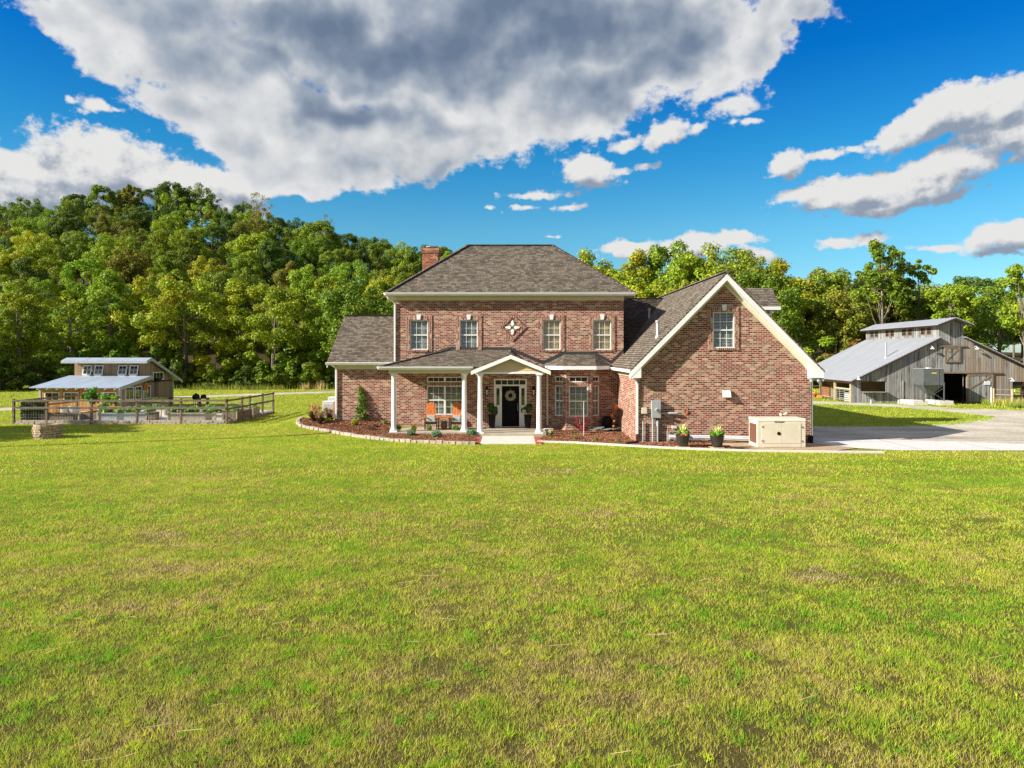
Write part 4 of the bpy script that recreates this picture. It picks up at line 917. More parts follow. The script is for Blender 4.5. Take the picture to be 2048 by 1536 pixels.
for s_ in (-1, 1):
    a_, b_ = (gcx+s_*gw_, gcx); za, zb = zl-.072, gap-.072
    q = [(a_,gy0-.03,za-.19),(b_,gy0-.03,zb-.19),(b_,gy0-.03,zb),(a_,gy0-.03,za)]
    m_.extr(q, (0,.06,0)) if s_ < 0 else m_.extr(q[::-1], (0,.06,0))
m_.build('rake_board', 'white_paint', H)
m_ = MB()
for i in range(9):
    z0 = 3.13+i*.085; hw = (gap-.24-z0-.085)/gsl
    if hw > .05: m_.extr([(gcx-hw-.1,gy0+.25,z0),(gcx+hw+.1,gy0+.25,z0),(gcx+hw,gy0+.27,z0+.086),(gcx-hw,gy0+.27,z0+.086)], (0,.05,0))
m_.build('gable_siding', 'vinyl_siding', H)
m_ = MB(); m_.box(gcx-1.72,gcx+1.66,34.42,34.72,3.04,3.13); m_.box(gcx-1.72,gcx-1.5,34.72,37.39,3.0,3.13); m_.box(gcx+1.44,gcx+1.66,34.72,37.39,3.0,3.13); m_.build('porch_beam', 'white_paint', H)
m_ = MB(); m_.box(-6.1,gcx-1.73,35.05,35.32,3.04,3.23); m_.box(-6.1,-5.85,35.33,37.38,3.04,3.23); m_.build('porch_beam', 'warm_lit_trim', H)
m_ = MB(); m_.box(-6.5,gcx-1.74,py_+.0,37.39,3.232,3.25); m_.box(gcx-1.50,gcx+1.44,34.73,37.39,3.131,3.15); m_.build('porch_ceiling', 'warm_lit_trim', H)
gutter('gutter', (px0-.03,py_,pz+.01), (gcx-gw_+.08,py_,pz+.01)); gutter('gutter', (px0,37.3,pz+.01), (px0,py_,pz+.01))
# flashing where roofs meet the brick
m_ = MB(); fl = [(pxh-2.75,pz+.02),(pxh,pw),(gcx-.55,pw),(gcx-.0,gap+.18),(1.63,3.50),(2.76,4.0),(4.34,4.0),(5.22,3.52),(5.86,4.15)]
for (x0,z0),(x1,z1) in zip(fl[:-1], fl[1:]):
    m_.extr([(x0,YM-.012,z0-.05),(x1,YM-.012,z1-.05),(x1,YM-.012,z1+.14),(x0,YM-.012,z0+.14)], (0,.011,0))
m_.build('flashing', 'flashing', H)
# downspouts
def downspout(pts, w_=.085, mat='white_paint', label=None):
    q = MB()
    for a_, b_ in zip(pts[:-1], pts[1:]): q.bar(a_, b_, w_, .065)
    o = q.build('downspout', mat, H)
    if label: o['label'] = label
    return o
downspout([(-6.50,36.98,7.05),(-6.45,37.0,6.9),(-6.17,37.3,6.7),(-6.17,37.34,6.55),(-6.17,37.34,3.6)])
downspout([(-9.55,37.5,3.42),(-9.38,37.8,3.27),(-9.38,37.83,3.17),(-9.38,37.83,.55)])
downspout([(1.83,36.9,3.35),(1.86,37.3,3.2),(1.86,37.33,3.1),(1.86,37.33,.25)], mat='beige_metal')
downspout([(5.42,31.62,3.10),(5.44,31.72,2.95),(5.60,31.78,2.72),(5.60,31.79,2.6),(5.60,31.79,.42)], w_=.095)
m_ = MB(); m_.bar((5.60,31.79,.42),(5.60,31.79,.10),.10,.08); m_.build('downspout_boot', 'brown_pvc', H)
m_ = MB(); m_.bar((-9.38,37.83,.55),(-9.38,37.80,.30),.10,.08); m_.build('downspout_boot', 'black_metal', H)
m_ = MB(); m_.bar((GX1+.05,31.9,3.0),(GX1+.05,31.9,.1),.08,.06); m_.build('downspout', 'grey_metal', H)
# chimney
m_ = MB(); m_.box(-5.36,-4.42,42.4,43.6,7.0,10.02); ch = m_.build('chimney', 'brick_chimney', H)
m_ = MB(); m_.box(-5.40,-4.38,42.36,43.64,10.02,10.11); m_.box(-5.43,-4.35,42.33,43.67,10.11,10.33); m_.build('chimney_crown', 'brick_chimney', ch)
m_ = MB(); m_.lathe((-4.92,43,10.33),[(.16,0),(.16,.12),(.30,.13),(.30,.17),(.05,.19)],12); m_.build('flue_cap', 'grey_metal', ch)
# vents
for (x,y,z,h_,r_,cap) in ((6.74,32.85,4.82,.74,.075,1),(8.0,41.4,5.9,.75,.07,1),(6.62,40.2,8.1,.0,0,0)):
    if not cap: continue
    m_ = MB(); m_.lathe((x,y,z-.1),[(.14,0),(.10,.12),(r_,.18),(r_,h_),(r_+.035,h_+.01),(r_+.035,h_+.09),(.02,h_+.11)],12); m_.build('vent_pipe', 'galvanised', H, smooth=True)
m_ = MB(); m_.lathe((5.05,41.0,8.08),[(.06,0),(.06,.16),(.09,.17),(.07,.25),(.02,.28)],10); m_.build('vent_pipe', 'white_plastic', H, smooth=True)
# columns
def column(x, y, z0, z1, r=.125):
    m_ = MB(); m_.box(x-.19,x+.19,y-.19,y+.19,z0,z0+.07)
    m_.lathe((x,y,z0+.07),[(.185,0),(.19,.03),(.17,.06),(.15,.09),(.14,.12),(r,.2),(r*.98,(z1-z0)*.4),(r*.84,z1-z0-.33),(r*.86,z1-z0-.28),(r*.95,z1-z0-.25),(r*.9,z1-z0-.22),(r*1.15,z1-z0-.16),(r*1.3,z1-z0-.13)],24)
    m_.box(x-.17,x+.17,y-.17,y+.17,z1-.06,z1); return m_.build('column', 'white_paint', H, smooth=True)
column(-5.86,35.2,.15,3.04); column(-2.36,35.2,.15,3.04); column(-1.55,34.58,.13,3.04); column(1.32,34.58,.13,3.04)
# porch slab
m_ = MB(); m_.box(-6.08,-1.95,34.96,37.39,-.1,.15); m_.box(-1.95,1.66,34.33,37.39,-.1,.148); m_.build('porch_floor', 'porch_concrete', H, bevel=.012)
# front door assembly
a0,a1,b0,b1 = door_h; c_in = .02
d0,d1 = Xp(1003.7,YM), Xp(1038.5,YM); dz1 = Zp(772.8,YM); zb = .17
m_ = MB(); ft = .075
m_.fbox(fm,a0,a0+ft,zb,b1,-.08,.03); m_.fbox(fm,a1-ft,a1,zb,b1,-.08,.03); m_.fbox(fm,a0+ft,a1-ft,b1-ft,b1,-.08,.03)
m_.fbox(fm,a0+ft,a1-ft,dz1+.02,dz1+.10,-.08,.028); m_.fbox(fm,d0-.07,d0,zb,dz1+.02,-.08,.026); m_.fbox(fm,d1,d1+.07,zb,dz1+.02,-.08,.026); m_.fbox(fm,a0,a1,.1,zb,-.08,.05)
for u0,u1 in ((a0+ft,d0-.07),(d1+.07,a1-ft)):
    um = (u0+u1)/2; hw = .085
    m_.fbox(fm,u0,um-hw,zb,dz1+.02,-.08,-.005); m_.fbox(fm,um+hw,u1,zb,dz1+.02,-.08,-.005); m_.fbox(fm,um-hw,um+hw,zb,Zp(810.5,YM),-.08,-.006); m_.fbox(fm,um-hw,um+hw,Zp(776.5,YM),dz1+.02,-.08,-.006)
df = m_.build('door_surround', 'white_paint', H)
for u0,u1 in ((a0+ft,d0-.07),(d1+.07,a1-ft)):
    um = (u0+u1)/2; g_ = MB(); g_.fbox(fm,um-.085,um+.085,Zp(810.5,YM),Zp(776.5,YM),-.05,-.04); g_.build('sidelight', 'dark_glass', df)
g_ = MB(); g_.fbox(fm,a0+ft,a1-ft,dz1+.10,b1-ft,-.05,-.04); g_.build('transom_pane', 'dark_glass', df)
g_ = MB()
for k in range(1,5): x = a0+ft+(a1-a0-2*ft)*k/5; g_.fbox(fm,x-.015,x+.015,dz1+.10,b1-ft,-.039,-.02)
g_.build('grille', 'white_paint', df)
m_ = MB(); m_.fbox(fm,d0,d1,zb,dz1+.02,-.09,-.05)
dw = d1-d0
def panel(z0,z1): 
    for q in ((d0+.12,d1-.12,z0,z0+.03),(d0+.12,d1-.12,z1-.03,z1),(d0+.12,d0+.15,z0,z1),(d1-.15,d1-.12,z0,z1)): m_.fbox(fm,*q,-.049,-.03)
panel(.95,1.95); panel(.72,.88); panel(.32,.62)
dr = m_.build('door', 'black_door', H); m_ = MB(); m_.tube([fm(d1-.07,1.0,.03),fm(d1-.07,1.3,.03)],.012,6); m_.lathe(fm(d1-.07,1.36,.02),[(.02,0),(.02,.03)],8); m_.build('handle', 'grey_metal', dr)
# wall lanterns
for px in (974, 1067):
    x = Xp(px,YM); z = Zp(783,YM); m_ = MB()
    m_.box(x-.06,x+.06,YM-.04,YM-.002,z-.25,z+.28); m_.bar((x,YM-.04,z+.22),(x,YM-.16,z+.25),.02); m_.lathe((x,YM-.16,z+.1),[(.09,0),(.09,.03),(.02,.14)],8)
    for a in range(4): m_.bar((x+.075*math.cos(a*math.pi/2+.78),YM-.16+.075*math.sin(a*math.pi/2+.78),z+.1),(x+.05*math.cos(a*math.pi/2+.78),YM-.16+.05*math.sin(a*math.pi/2+.78),z-.2),.014)
    m_.lathe((x,YM-.16,z-.24),[(.02,0),(.06,.03),(.06,.05)],8); l_ = m_.build('wall_lantern', 'black_metal', H); m_ = MB(); m_.lathe((x,YM-.16,z-.19),[(.045,0),(.065,.28)],8); m_.build('lantern_glass', 'lamp_glass', l_)
# utilities on the garage wall
def gbox(name, mat, px0,px1,py0,py1,d, bev=.01, label=None):
    r = rect(px0,px1,py0,py1,YG); m_ = MB(); m_.fbox(fg,r[0],r[1],r[2],r[3],.002,d); o = m_.build(name, mat, H, bevel=bev)
    if label: o['label'] = label
    return o
gbox('cable_box', 'beige_metal', 1282.7,1293,815,827,.12)
mp = gbox('meter_panel', 'grey_metal', 1301.7,1319.8,800.5,835,.24)
m_ = MB(); mc = fg(Xp(1312,YG), Zp(819,YG), .24); m_.tube([mc, mc+Vector((0,-.05,0)), mc+Vector((0,-.14,0))],[.085,.085,.075],16); m_.build('meter', 'galvanised', mp, smooth=True); m_ = MB(); m_.tube([mc+Vector((0,-.141,0)), mc+Vector((0,-.15,0))],.045,12); m_.build('meter_dial', 'dark_glass', mp)
def conduit(px, py0, py1, r_, c_=.08):
    m_ = MB(); m_.tube([fg(Xp(px,YG),Zp(py0,YG),c_),fg(Xp(px,YG),max(Zp(py1,YG),-.02),c_)],r_,8); m_.build('conduit', 'grey_metal', H, smooth=True)
conduit(1285.5,842,886,.035); conduit(1304.8,835,887,.05,.12); conduit(1314.5,840,887,.04,.12); conduit(1334,860,886,.028); conduit(1310.5,835,886,.018,.1)
gbox('conduit_box', 'white_plastic', 1312,1317,842,852,.13)
m_ = MB(); z = Zp(826,YG); m_.tube([fg(Xp(1319,YG),z-.02,.08),fg(Xp(1334,YG),z,.09),fg(Xp(1338,YG),z,.11),fg(Xp(1354,YG),z,.11)],[.03,.03,.055,.055],8); m_.build('conduit', 'grey_metal', H, smooth=True)
gbox('outlet_box', 'beige_metal', 1343,1352.5,851,856.7,.13)
m_ = MB()
for zz, rr, dd in ((.36,.03,.10),(.29,.035,.15),(.22,.03,.12)): m_.tube([fg(Xp(1336,YG),zz,dd),fg(Xp(1420,YG),zz-.02,dd),fg(Xp(1500,YG),zz-.07,dd+.06)],rr,8)
m_.build('conduit', 'white_plastic', H, smooth=True)
r = rect(1445,1459.5,780.5,794,YG); m_ = MB(); m_.extr([fg(r[0],r[3],.02),fg(r[0],r[3],.10),fg(r[0],r[2],.24),fg(r[0],r[2],.02)][::-1], (r[1]-r[0],0,0)); m_.build('vent_hood', 'white_plastic', H)
m_ = MB(); p_ = fg(Xp(1563,YG),Zp(831,YG),.1); m_.lathe(p_,[(.05,-.05),(.05,.02)],8); m_.tube([p_,p_+Vector((-.1,-.08,.07)),p_+Vector((-.14,-.14,.07))],[.03,.05,.06],8); m_.tube([p_,p_+Vector((.1,-.08,.09)),p_+Vector((.16,-.13,.12))],[.03,.05,.06],8); m_.build('flood_light', 'beige_metal', H)
m_ = MB(); p_ = Vector((13.55,31.6,2.92)); m_.box(13.25,13.6,31.45,31.85,2.97,3.0)
for dx,dy,dz in ((-.22,-.1,-.06),(.02,-.15,-.1),(.2,-.05,-.05)): m_.tube([p_,p_+Vector((dx,dy,dz)),p_+Vector((dx*1.5,dy*1.7,dz*1.5))],[.03,.06,.075],8)
m_.build('security_light', 'grey_metal', H)
m_ = MB(); m_.box(13.28,13.41-.002,31.6,31.84,-.02,.36); m_.build('corner_vent', 'black_metal', H)

# ------------------------------------------------------------------ things on and around the porch
w_ = thing('wreath', 'round wreath of pale dried flowers hanging on the black front door', 'wreath', fm((d0+d1)/2, Zp(791,YM), .07), local=True)
m_ = MB(); n = 260; rng = np.random.default_rng(5); th = rng.uniform(0,2*np.pi,n*4); rr = .20+rng.normal(0,.035,n*4); c = np.stack([rr*np.cos(th), rng.normal(0,.02,n*4)-.02, rr*np.sin(th)], -1)
np_mesh('blooms', leaf_quads(c, np.tile([0,-1.0,0],(len(c),1)), .05, 1.2, rng), 'wreath', w_)
m_.tube([(.19*math.cos(a*math.pi/12),0,.19*math.sin(a*math.pi/12)) for a in range(25)], .03, 6); m_.build('ring', 'fence_wood', w_); m_ = MB(); m_.bar((0,-.0,.2),(0,0,.36),.012); m_.build('hanger', 'galvanised', w_)
m_ = MB(); m_.box(Xp(1005,36.9),Xp(1038,36.9),36.75,37.25,.151,.17); tag(m_.build('doormat', 'mat_brown'), 'brown coir doormat lying in front of the black front door', 'doormat')

def crown_leaves(n, rad, center, size, rng, flat=1.0, up=0.5, shell=0.55):
    d = rng.normal(0,1,(n,3)); d /= np.linalg.norm(d,axis=1,keepdims=True)
    r = rng.uniform(shell,1,n)[:,None]; c = d*r*np.array(rad)+np.array(center); nn = d+np.array([0,0,up]); return leaf_quads(c, nn, size, 1.6, rng)
def spikes(n, h, spread, rng, w_=.012, z0=0.0, droop=.3):
    a = rng.uniform(0,2*np.pi,n); t = rng.uniform(.2,1,n)*spread; hh = h*rng.uniform(.6,1.05,n)
    b = np.stack([np.cos(a)*.04, np.sin(a)*.04, np.full(n,z0)], -1); e_ = np.stack([np.cos(a)*t, np.sin(a)*t, z0+hh], -1); m = (b+e_)/2+np.array([0,0,1])*(hh*droop*.4)[:,None]
    p = np.stack([-np.sin(a), np.cos(a), np.zeros(n)], -1)*w_
    return np.concatenate([np.stack([b-p,b+p,m+p,m-p],1), np.stack([m-p,m+p,e_+p*.15,e_-p*.15],1)])
def shrub(name, label, px, py, rad, h, col, n=700, size=.05, cat='shrub', lean=0, twigs=True, lift=0.05, seed=None, group=None, xyz=None, shell=.45, second=None):
    x, y, z = xyz or G(px, py); rng = np.random.default_rng(seed or int(px*7+py)); z += lift*.6
    t = thing(name, label, cat, (x, y, z), group=group, local=True)
    k = max(2, int(3+rad*4)); q = []
    for i in range(k):
        a = rng.uniform(0,2*np.pi); rr = rng.uniform(.1,.5)*rad; q.append(crown_leaves(n//k, (rad*.62,rad*.62,h*.36), (rr*np.cos(a), rr*np.sin(a), h*rng.uniform(.42,.66)), size, rng, shell=shell))
    np_mesh('foliage', np.concatenate(q), 'small_leaf', t, color=col)
    if second: np_mesh('new_growth', crown_leaves(n//4, (rad*.8,rad*.8,h*.3), (0,0,h*.8), size, rng), 'small_leaf', t, color=second)
    m_ = MB()
    for i in range(5): a = i*1.3; m_.tube([(0,0,-.06),(rad*.3*math.cos(a),rad*.3*math.sin(a),h*.3),(rad*.6*math.cos(a),rad*.6*math.sin(a),h*.62)],[.014,.009,.004],5)
    m_.build('stem', 'bark', t); return t
def grassy(name, label, px, py, h, spread, col, n=220, cat='ornamental grass', plume=None, plume_h=0, xyz=None, w_=.012, group=None):
    x, y, z = xyz or G(px, py); rng = np.random.default_rng(int(px*3+py)); t = thing(name, label, cat, (x,y,z+.02), group=group, local=True)
    np_mesh('blades', spikes(n, h, spread, rng, w_), 'small_leaf', t, color=col)
    if plume:
        q = []
        for i in range(26):
            a = rng.uniform(0,2*np.pi); s_ = rng.uniform(.2,1)*spread; hh = plume_h*rng.uniform(.75,1.0); c = np.stack([np.full(16,np.cos(a)*s_)+rng.normal(0,.02,16), np.full(16,np.sin(a)*s_)+rng.normal(0,.02,16), hh-rng.uniform(0,.22,16)], -1); q.append(leaf_quads(c, np.tile([0,0,1.0],(16,1)), .05, 2.2, rng))
            b = np.array([0,0,0.]); e_ = np.array([np.cos(a)*s_, np.sin(a)*s_, hh-.2]); q.append(np.array([[b-[.004,0,0],b+[.004,0,0],e_+[.004,0,0],e_-[.004,0,0]]]))
        np_mesh('plumes', np.concatenate(q), 'small_leaf', t, color=plume)
    return t
GRN=(.14,.27,.04); DKG=(.035,.085,.022); LIM=(.34,.38,.02); BLU=(.11,.21,.12); PUR=(.10,.045,.045)
t = shrub('young_evergreen', 'tall narrow leaning evergreen shrub against the brick of the left wing', 722, 843, .42, 1.75, (.16,.24,.05), 100, .055)
for c in list(t.children): bpy.data.objects.remove(c)
rng = np.random.default_rng(77); q = []
for i in range(170):
    f_ = rng.random()**1.1; z = .16+f_*1.62; rr = (.50*(1-f_)**.8+.04)*rng.uniform(.1,1); a = rng.uniform(0,2*np.pi); q.append(crown_leaves(44,(.12,.12,.08),(rr*np.cos(a)*.8+.12*math.sin(z*2), rr*np.sin(a)*.8, z),.05,rng,shell=.2))
np_mesh('foliage', np.concatenate(q), 'small_leaf', t, color=(.15,.23,.04)); m_ = MB(); m_.tube([(0,0,-.1),(.1,0,.9),(.02,0,1.75)],[.03,.02,.006],6); m_.build('trunk','bark',t)
grassy('fountain_grass','large purple fountain grass clump with tan plumes at the left tip of the mulch bed',628,845,.62,.42,PUR,520,plume=(.42,.27,.17),plume_h=.98)
grassy('fountain_grass','second purple fountain grass clump just right of the large one',640,849,.50,.34,(.12,.06,.045),320,plume=(.36,.24,.15),plume_h=.75)
grassy('fountain_grass','small purple fountain grass growing in front of the white air conditioners',659,842,.42,.3,(.09,.05,.04),260,plume=(.40,.28,.18),plume_h=.72)
shrub('golden_shrub','low lime yellow shrub in front of the air conditioners',655.5,847,.24,.30,LIM,500,.05); shrub('golden_shrub','lime yellow shrub at the foot of the leaning evergreen',707.5,853,.26,.34,LIM,560,.05)
shrub('boxwood','small round green shrub by the wall left of the porch',768,850,.20,.28,GRN,500,.045)
shrub('twiggy_shrub','dry purple brown twiggy shrub in the middle of the left mulch bed',741,863,.34,.34,(.13,.07,.06),260,.04); shrub('twiggy_shrub','sparse purplish plant behind the dry twiggy shrub',752,856,.22,.22,(.10,.06,.06),150,.04)
for px,py,lab in ((798,866,'beside the leftmost porch column'),(856.5,866,'in front of the left orange chair'),(910,866,'in front of the right orange chair')): shrub('boxwood','small round dark green boxwood %s'%lab,px,py,.21,.42,(.13,.27,.035),520,.04,group='round boxwoods along the porch')
for px,py,lab in ((822,873,'below the yellow grassy plant'),(872.5,876,'between the two orange chairs, nearest the lawn'),(942.5,873,'left of the walkway, beside the front columns')): shrub('blue_shrub','low blue green spreading shrub %s'%lab,px,py,.28,.30,BLU,640,.05,group='blue green shrubs in front of the porch',second=(.12,.26,.16))
shrub('boxwood','light green shrub at the foot of the porch column left of the walkway',954,871,.17,.25,(.14,.22,.05),380,.045)
grassy('yellow_grass','yellow and orange spiky grassy plant in front of the porch',828,866,.42,.24,(.42,.36,.05),150); shrub('seedling','tiny pale plant near the stone edging below the left wing',767,877,.12,.10,(.3,.36,.2),90,.04)
shrub('seedling','small upright green plant below the bay window',1151.7,881,.13,.26,(.16,.26,.06),200,.04); shrub('seedling','small upright green plant right of the red maple',1194,884,.12,.24,(.14,.22,.05),200,.04); shrub('seedling','small upright green plant left of the black splash block',1236,887.5,.13,.24,(.15,.23,.05),200,.04)
# chairs
def adirondack(lx, ly, label, rz=0.06):
    t = thing('porch_chair', label, 'chair', (lx, ly, .15), rz, 'orange backed chairs on the porch', local=True)
    m_ = MB()
    for i in range(7):
        x0 = -.23+i*.066; xc = x0+.033; zt_ = 1.37-.35*abs(xc)**1.6*4.5; m_.hull8([(x0,.10,.42),(x0+.058,.10,.42),(x0+.058,.125,.42),(x0,.125,.42),(x0,.36,zt_),(x0+.058,.36,zt_),(x0+.058,.385,zt_),(x0,.385,zt_)])
    m_.build('backrest', 'orange_wood', t)
    m_ = MB(); 
    for i in range(6): m_.box(-.26,.26,-.30+i*.075,-.235+i*.075,.36-.006*i,.385-.006*i)
    m_.build('seat', 'dark_wood', t)
    m_ = MB(); m_.hull8([(-.23,-.27,.39),(.23,-.27,.39),(.23,.12,.36),(-.23,.12,.36),(-.23,-.27,.45),(.23,-.27,.45),(.23,.12,.43),(-.23,.12,.43)]); m_.build('cushion', 'cushion', t, bevel=.02)
    m_ = MB(); m_.hull8([(-.2,.05,.42),(.2,.05,.42),(.2,.13,.42),(-.2,.13,.42),(-.2,.15,.70),(.2,.15,.70),(.2,.22,.70),(-.2,.22,.70)]); m_.build('pillow', 'cushion', t, bevel=.025)
    for s_ in (-1,1):
        m_ = MB(); m_.box(s_*.31-.055,s_*.31+.055,-.34,.22,.60,.63); m_.build('armrest', 'orange_wood', t, bevel=.008)
        for y in (-.28,.14): m_ = MB(); m_.box(s_*.30-.022,s_*.30+.022,y-.03,y+.03,0,.60); m_.build('leg', 'dark_wood', t)
    for q_ in ((-.28,.28,-.31,-.28,.28,.36),(-.28,.28,.14,.165,.30,.36)): m_ = MB(); m_.box(*q_); m_.build('apron', 'dark_wood', t)
adirondack(Xp(862.5,36.5),36.4,'orange backed porch chair with grey cushion, left one under the twin window'); adirondack(Xp(914,36.5),36.4,'orange backed porch chair partly hidden behind a white column',.02)
t = thing('side_table','small red topped table between the two orange porch chairs','side table',(Xp(888,36.5),36.5,.15),local=True)
m_ = MB(); m_.box(-.33,.33,-.2,.2,.60,.64); m_.build('tabletop','orange_wood',t,bevel=.008); 
for x,y in ((-.27,-.15),(.27,-.15),(.27,.15),(-.27,.15)): m_ = MB(); m_.box(x-.018,x+.018,y-.018,y+.018,0,.6); m_.build('leg','dark_wood',t)
t = thing('wicker_basket','dark round wicker lantern basket standing under the red porch table','basket',(Xp(887.5,36.2),36.25,.15),local=True)
m_ = MB(); m_.lathe((0,0,0),[(.13,0),(.17,.1),(.18,.25),(.16,.38),(.15,.40),(.13,.39),(.12,.05)],16); m_.build('basket_body','wicker',t,smooth=True); m_ = MB(); m_.tube([(.14*math.cos(a),0,.39+.12*math.sin(a)) for a in [i*math.pi/8 for i in range(9)]],.01,5); m_.build('handle','wicker',t)
def tall_planter(x, y, label, white=False, lean=0):
    t = thing('tall_planter', label, 'planter', (x,y,.15), group='tall black planters flanking the front door', local=True)
    m_ = MB(); m_.lathe((0,0,0),[(.12,0),(.14,.02),(.19,.62),(.205,.66),(.205,.70),(.18,.70),(.17,.6)],20); m_.build('pot','black_metal',t,smooth=True)
    rng = np.random.default_rng(9 if white else 8); q = [crown_leaves(160,(.16,.16,.14),(rng.uniform(-.16,.16)+lean,rng.uniform(-.12,.12),.8+rng.uniform(0,.42)),.085,rng) for i in range(7)]; np_mesh('foliage',np.concatenate(q),'small_leaf',t,color=(.06,.12,.03))
    if white: np_mesh('blooms',crown_leaves(70,(.11,.11,.09),(-.18,-.12,.92),.055,rng),'mum_cream',t)
    return t
tall_planter(Xp(984,36.9),36.85,'tall black planter with dark leafy plant left of the front door'); tall_planter(Xp(1055.5,36.9),36.85,'tall black planter with white blooms right of the front door',True,-.05)
# stone bench and mum right of the porch
t = thing('stone_pedestal','squat stone pedestal with pale flat cap beside the right porch column','pedestal',(Xp(1097.5,35.0),35.0,0.0),local=True)
m_ = MB(); m_.box(-.19,.19,-.15,.15,-.05,.24); m_.build('base','field_stone',t,bevel=.02); m_ = MB(); m_.box(-.24,.24,-.19,.19,.24,.32); m_.build('cap','concrete',t,bevel=.015)
shrub('potted_mum','cream flowering mum on the mulch below the stone pedestal',1101.5,875,.17,.34,(.14,.22,.05),240,.05,cat='flower',second=(.7,.62,.36))
# red maple sapling with stake
x,y,z = G(1166.5,873); t = thing('red_maple','bare young maple with few red leaves and white stake before the bay window','small tree',(x,y,z),local=True)
m_ = MB(); m_.tube([(0,0,-.1),(.0,0,.35)],[.03,.025],6)
for pts in ([(0,0,.35),(-.14,0,.62),(-.35,0,.85),(-.38,.02,1.1)],[(0,0,.35),(.05,0,.6),(.03,0,1.2),(-.02,0,1.55),(-.2,0,1.8)],[(0,0,.3),(.12,.05,.55),(.2,.05,.8)],[(.03,0,1.0),(.0,0,1.3),(-.25,0,1.7)],[(-.14,0,.62),(-.2,0,.9),(-.28,0,1.25)]): m_.tube(pts,[.018,.012,.008]+[.005]*(len(pts)-3),5)
m_.build('trunk','pale_bark',t); rng = np.random.default_rng(3)
cs = [(-.3,0,.95),(-.34,0,.75),(-.22,0,.6),(-.1,0,.45),(.02,0,.48),(.12,0,.55),(.06,0,.92),(.17,0,.62),(-.02,0,.35),(.08,0,.78)]
np_mesh('leaves',np.concatenate([crown_leaves(34,(.07,.06,.07),c,.045,rng) for c in cs]),'small_leaf',t,color=(.5,.02,.045))
m_ = MB(); m_.tube([(.02,-.06,-.05),(.02,-.06,1.72)],.013,6); m_.build('stake','white_paint',t)
# fountain corner
t = thing('slate_ledge','ledge of stacked grey slates round the dark corner fountain','rock ledge',(Xp(1213,36.3),36.3,.07),local=True); rr = random.Random(4)
for i,(px,w1,z0) in enumerate(((-.72,.34,.05),(-.45,.42,.09),(-.12,.38,.06),(.2,.36,.08),(.52,.40,.07),(.70,.26,.13),(-.3,.30,.16),(-.58,.28,.14))):
    m_ = MB(); j = lambda: rr.uniform(-.03,.03); m_.hull8([(px+a*w1/2+j(), b_*.16+j(), z0+c_*.055+j()*.3) for c_ in (0,1) for a,b_ in ((-1,-1),(1,-1),(1,1),(-1,1))]); m_.build('slate','slate',t,bevel=.01)
t = thing('corner_fountain','black round urn fountain tucked in the corner between bay and garage wall','fountain',(Xp(1214,37.0),36.95,.05),local=True)
m_ = MB(); m_.lathe((0,0,0),[(.16,0),(.25,.12),(.29,.35),(.24,.58),(.16,.66),(.19,.70),(.15,.70),(.12,.6)],20); m_.build('urn','black_metal',t,smooth=True); m_ = MB(); m_.lathe((.1,-.1,0),[(.36,-.03),(.38,.1),(.35,.1),(.33,.02)],20); m_.build('basin','slate',t)
def metal_flower(x, y, z0, z1, r_, label, seed):
    t = thing('metal_flower', label, 'garden ornament', (x,y,z0), group='orange metal flowers in the fountain corner', local=True); h = z1-z0
    m_ = MB(); m_.tube([(0,0,-.05),(.01,0,h*.5),(0,0,h)],.009,5); m_.build('stem','bark',t); m_ = MB()
    for ring, (rr_, tl) in enumerate(((r_,.25),(r_*.7,.5))):
        for k in range(9):
            a = k*2*math.pi/9+ring*.35; ca,sa = math.cos(a),math.sin(a); px_,pz_ = -sa,ca
            m_.poly([(0,-.03,h),(ca*rr_*.55+px_*rr_*.2,-.04-rr_*tl*.5,h+sa*rr_*.55+pz_*rr_*.2),(ca*rr_,-.03-rr_*tl,h+sa*rr_),(ca*rr_*.55-px_*rr_*.2,-.04-rr_*tl*.5,h+sa*rr_*.55-pz_*rr_*.2)])
    m_.build('petals','rust_orange',t); m_ = MB(); m_.lathe((0,-.06,h-.03),[(.01,0),(.04,.03),(.01,.06)],8); m_.build('centre','mum_yellow',t)
metal_flower(Xp(1230.5,36.2),36.2,.05,Zp(814.6,36.2),.19,'tallest orange metal flower in the fountain corner',1); metal_flower(Xp(1224,36.0),36.0,.05,Zp(830,36.0),.13,'round orange metal flower below the tallest one',2); metal_flower(Xp(1228,35.9),35.9,.05,Zp(842,35.9),.08,'small orange metal flower in the middle of the cluster',3); metal_flower(Xp(1226.5,35.7),35.7,.05,Zp(852,35.7),.08,'lowest small orange metal flower by the slates',4)
x,y,z = G(1263,889.5); m_ = MB(); m_.hull8([(x-.30,y-.14,.05),(x+.32,y-.02,.05),(x+.30,y+.22,.05),(x-.2,y+.12,.05),(x-.30,y-.14,.10),(x+.32,y-.02,.16),(x+.30,y+.22,.16),(x-.2,y+.12,.10)]); tag(m_.build('splash_block','black_metal',bevel=.01),'black plastic splash block under the garage corner downspout','splash block')
m_ = MB(); m_.hull8([(-10.9,38.0,.45),(-9.6,38.05,.5),(-9.6,38.2,.5),(-10.9,38.15,.45),(-10.9,38.0,.52),(-9.6,38.05,.6),(-9.6,38.2,.6),(-10.9,38.15,.52)]); tag(m_.build('drain_pipe','black_metal',bevel=.02),'black drain pipe lying on the mulch beside the left wing downspout','drain pipe')
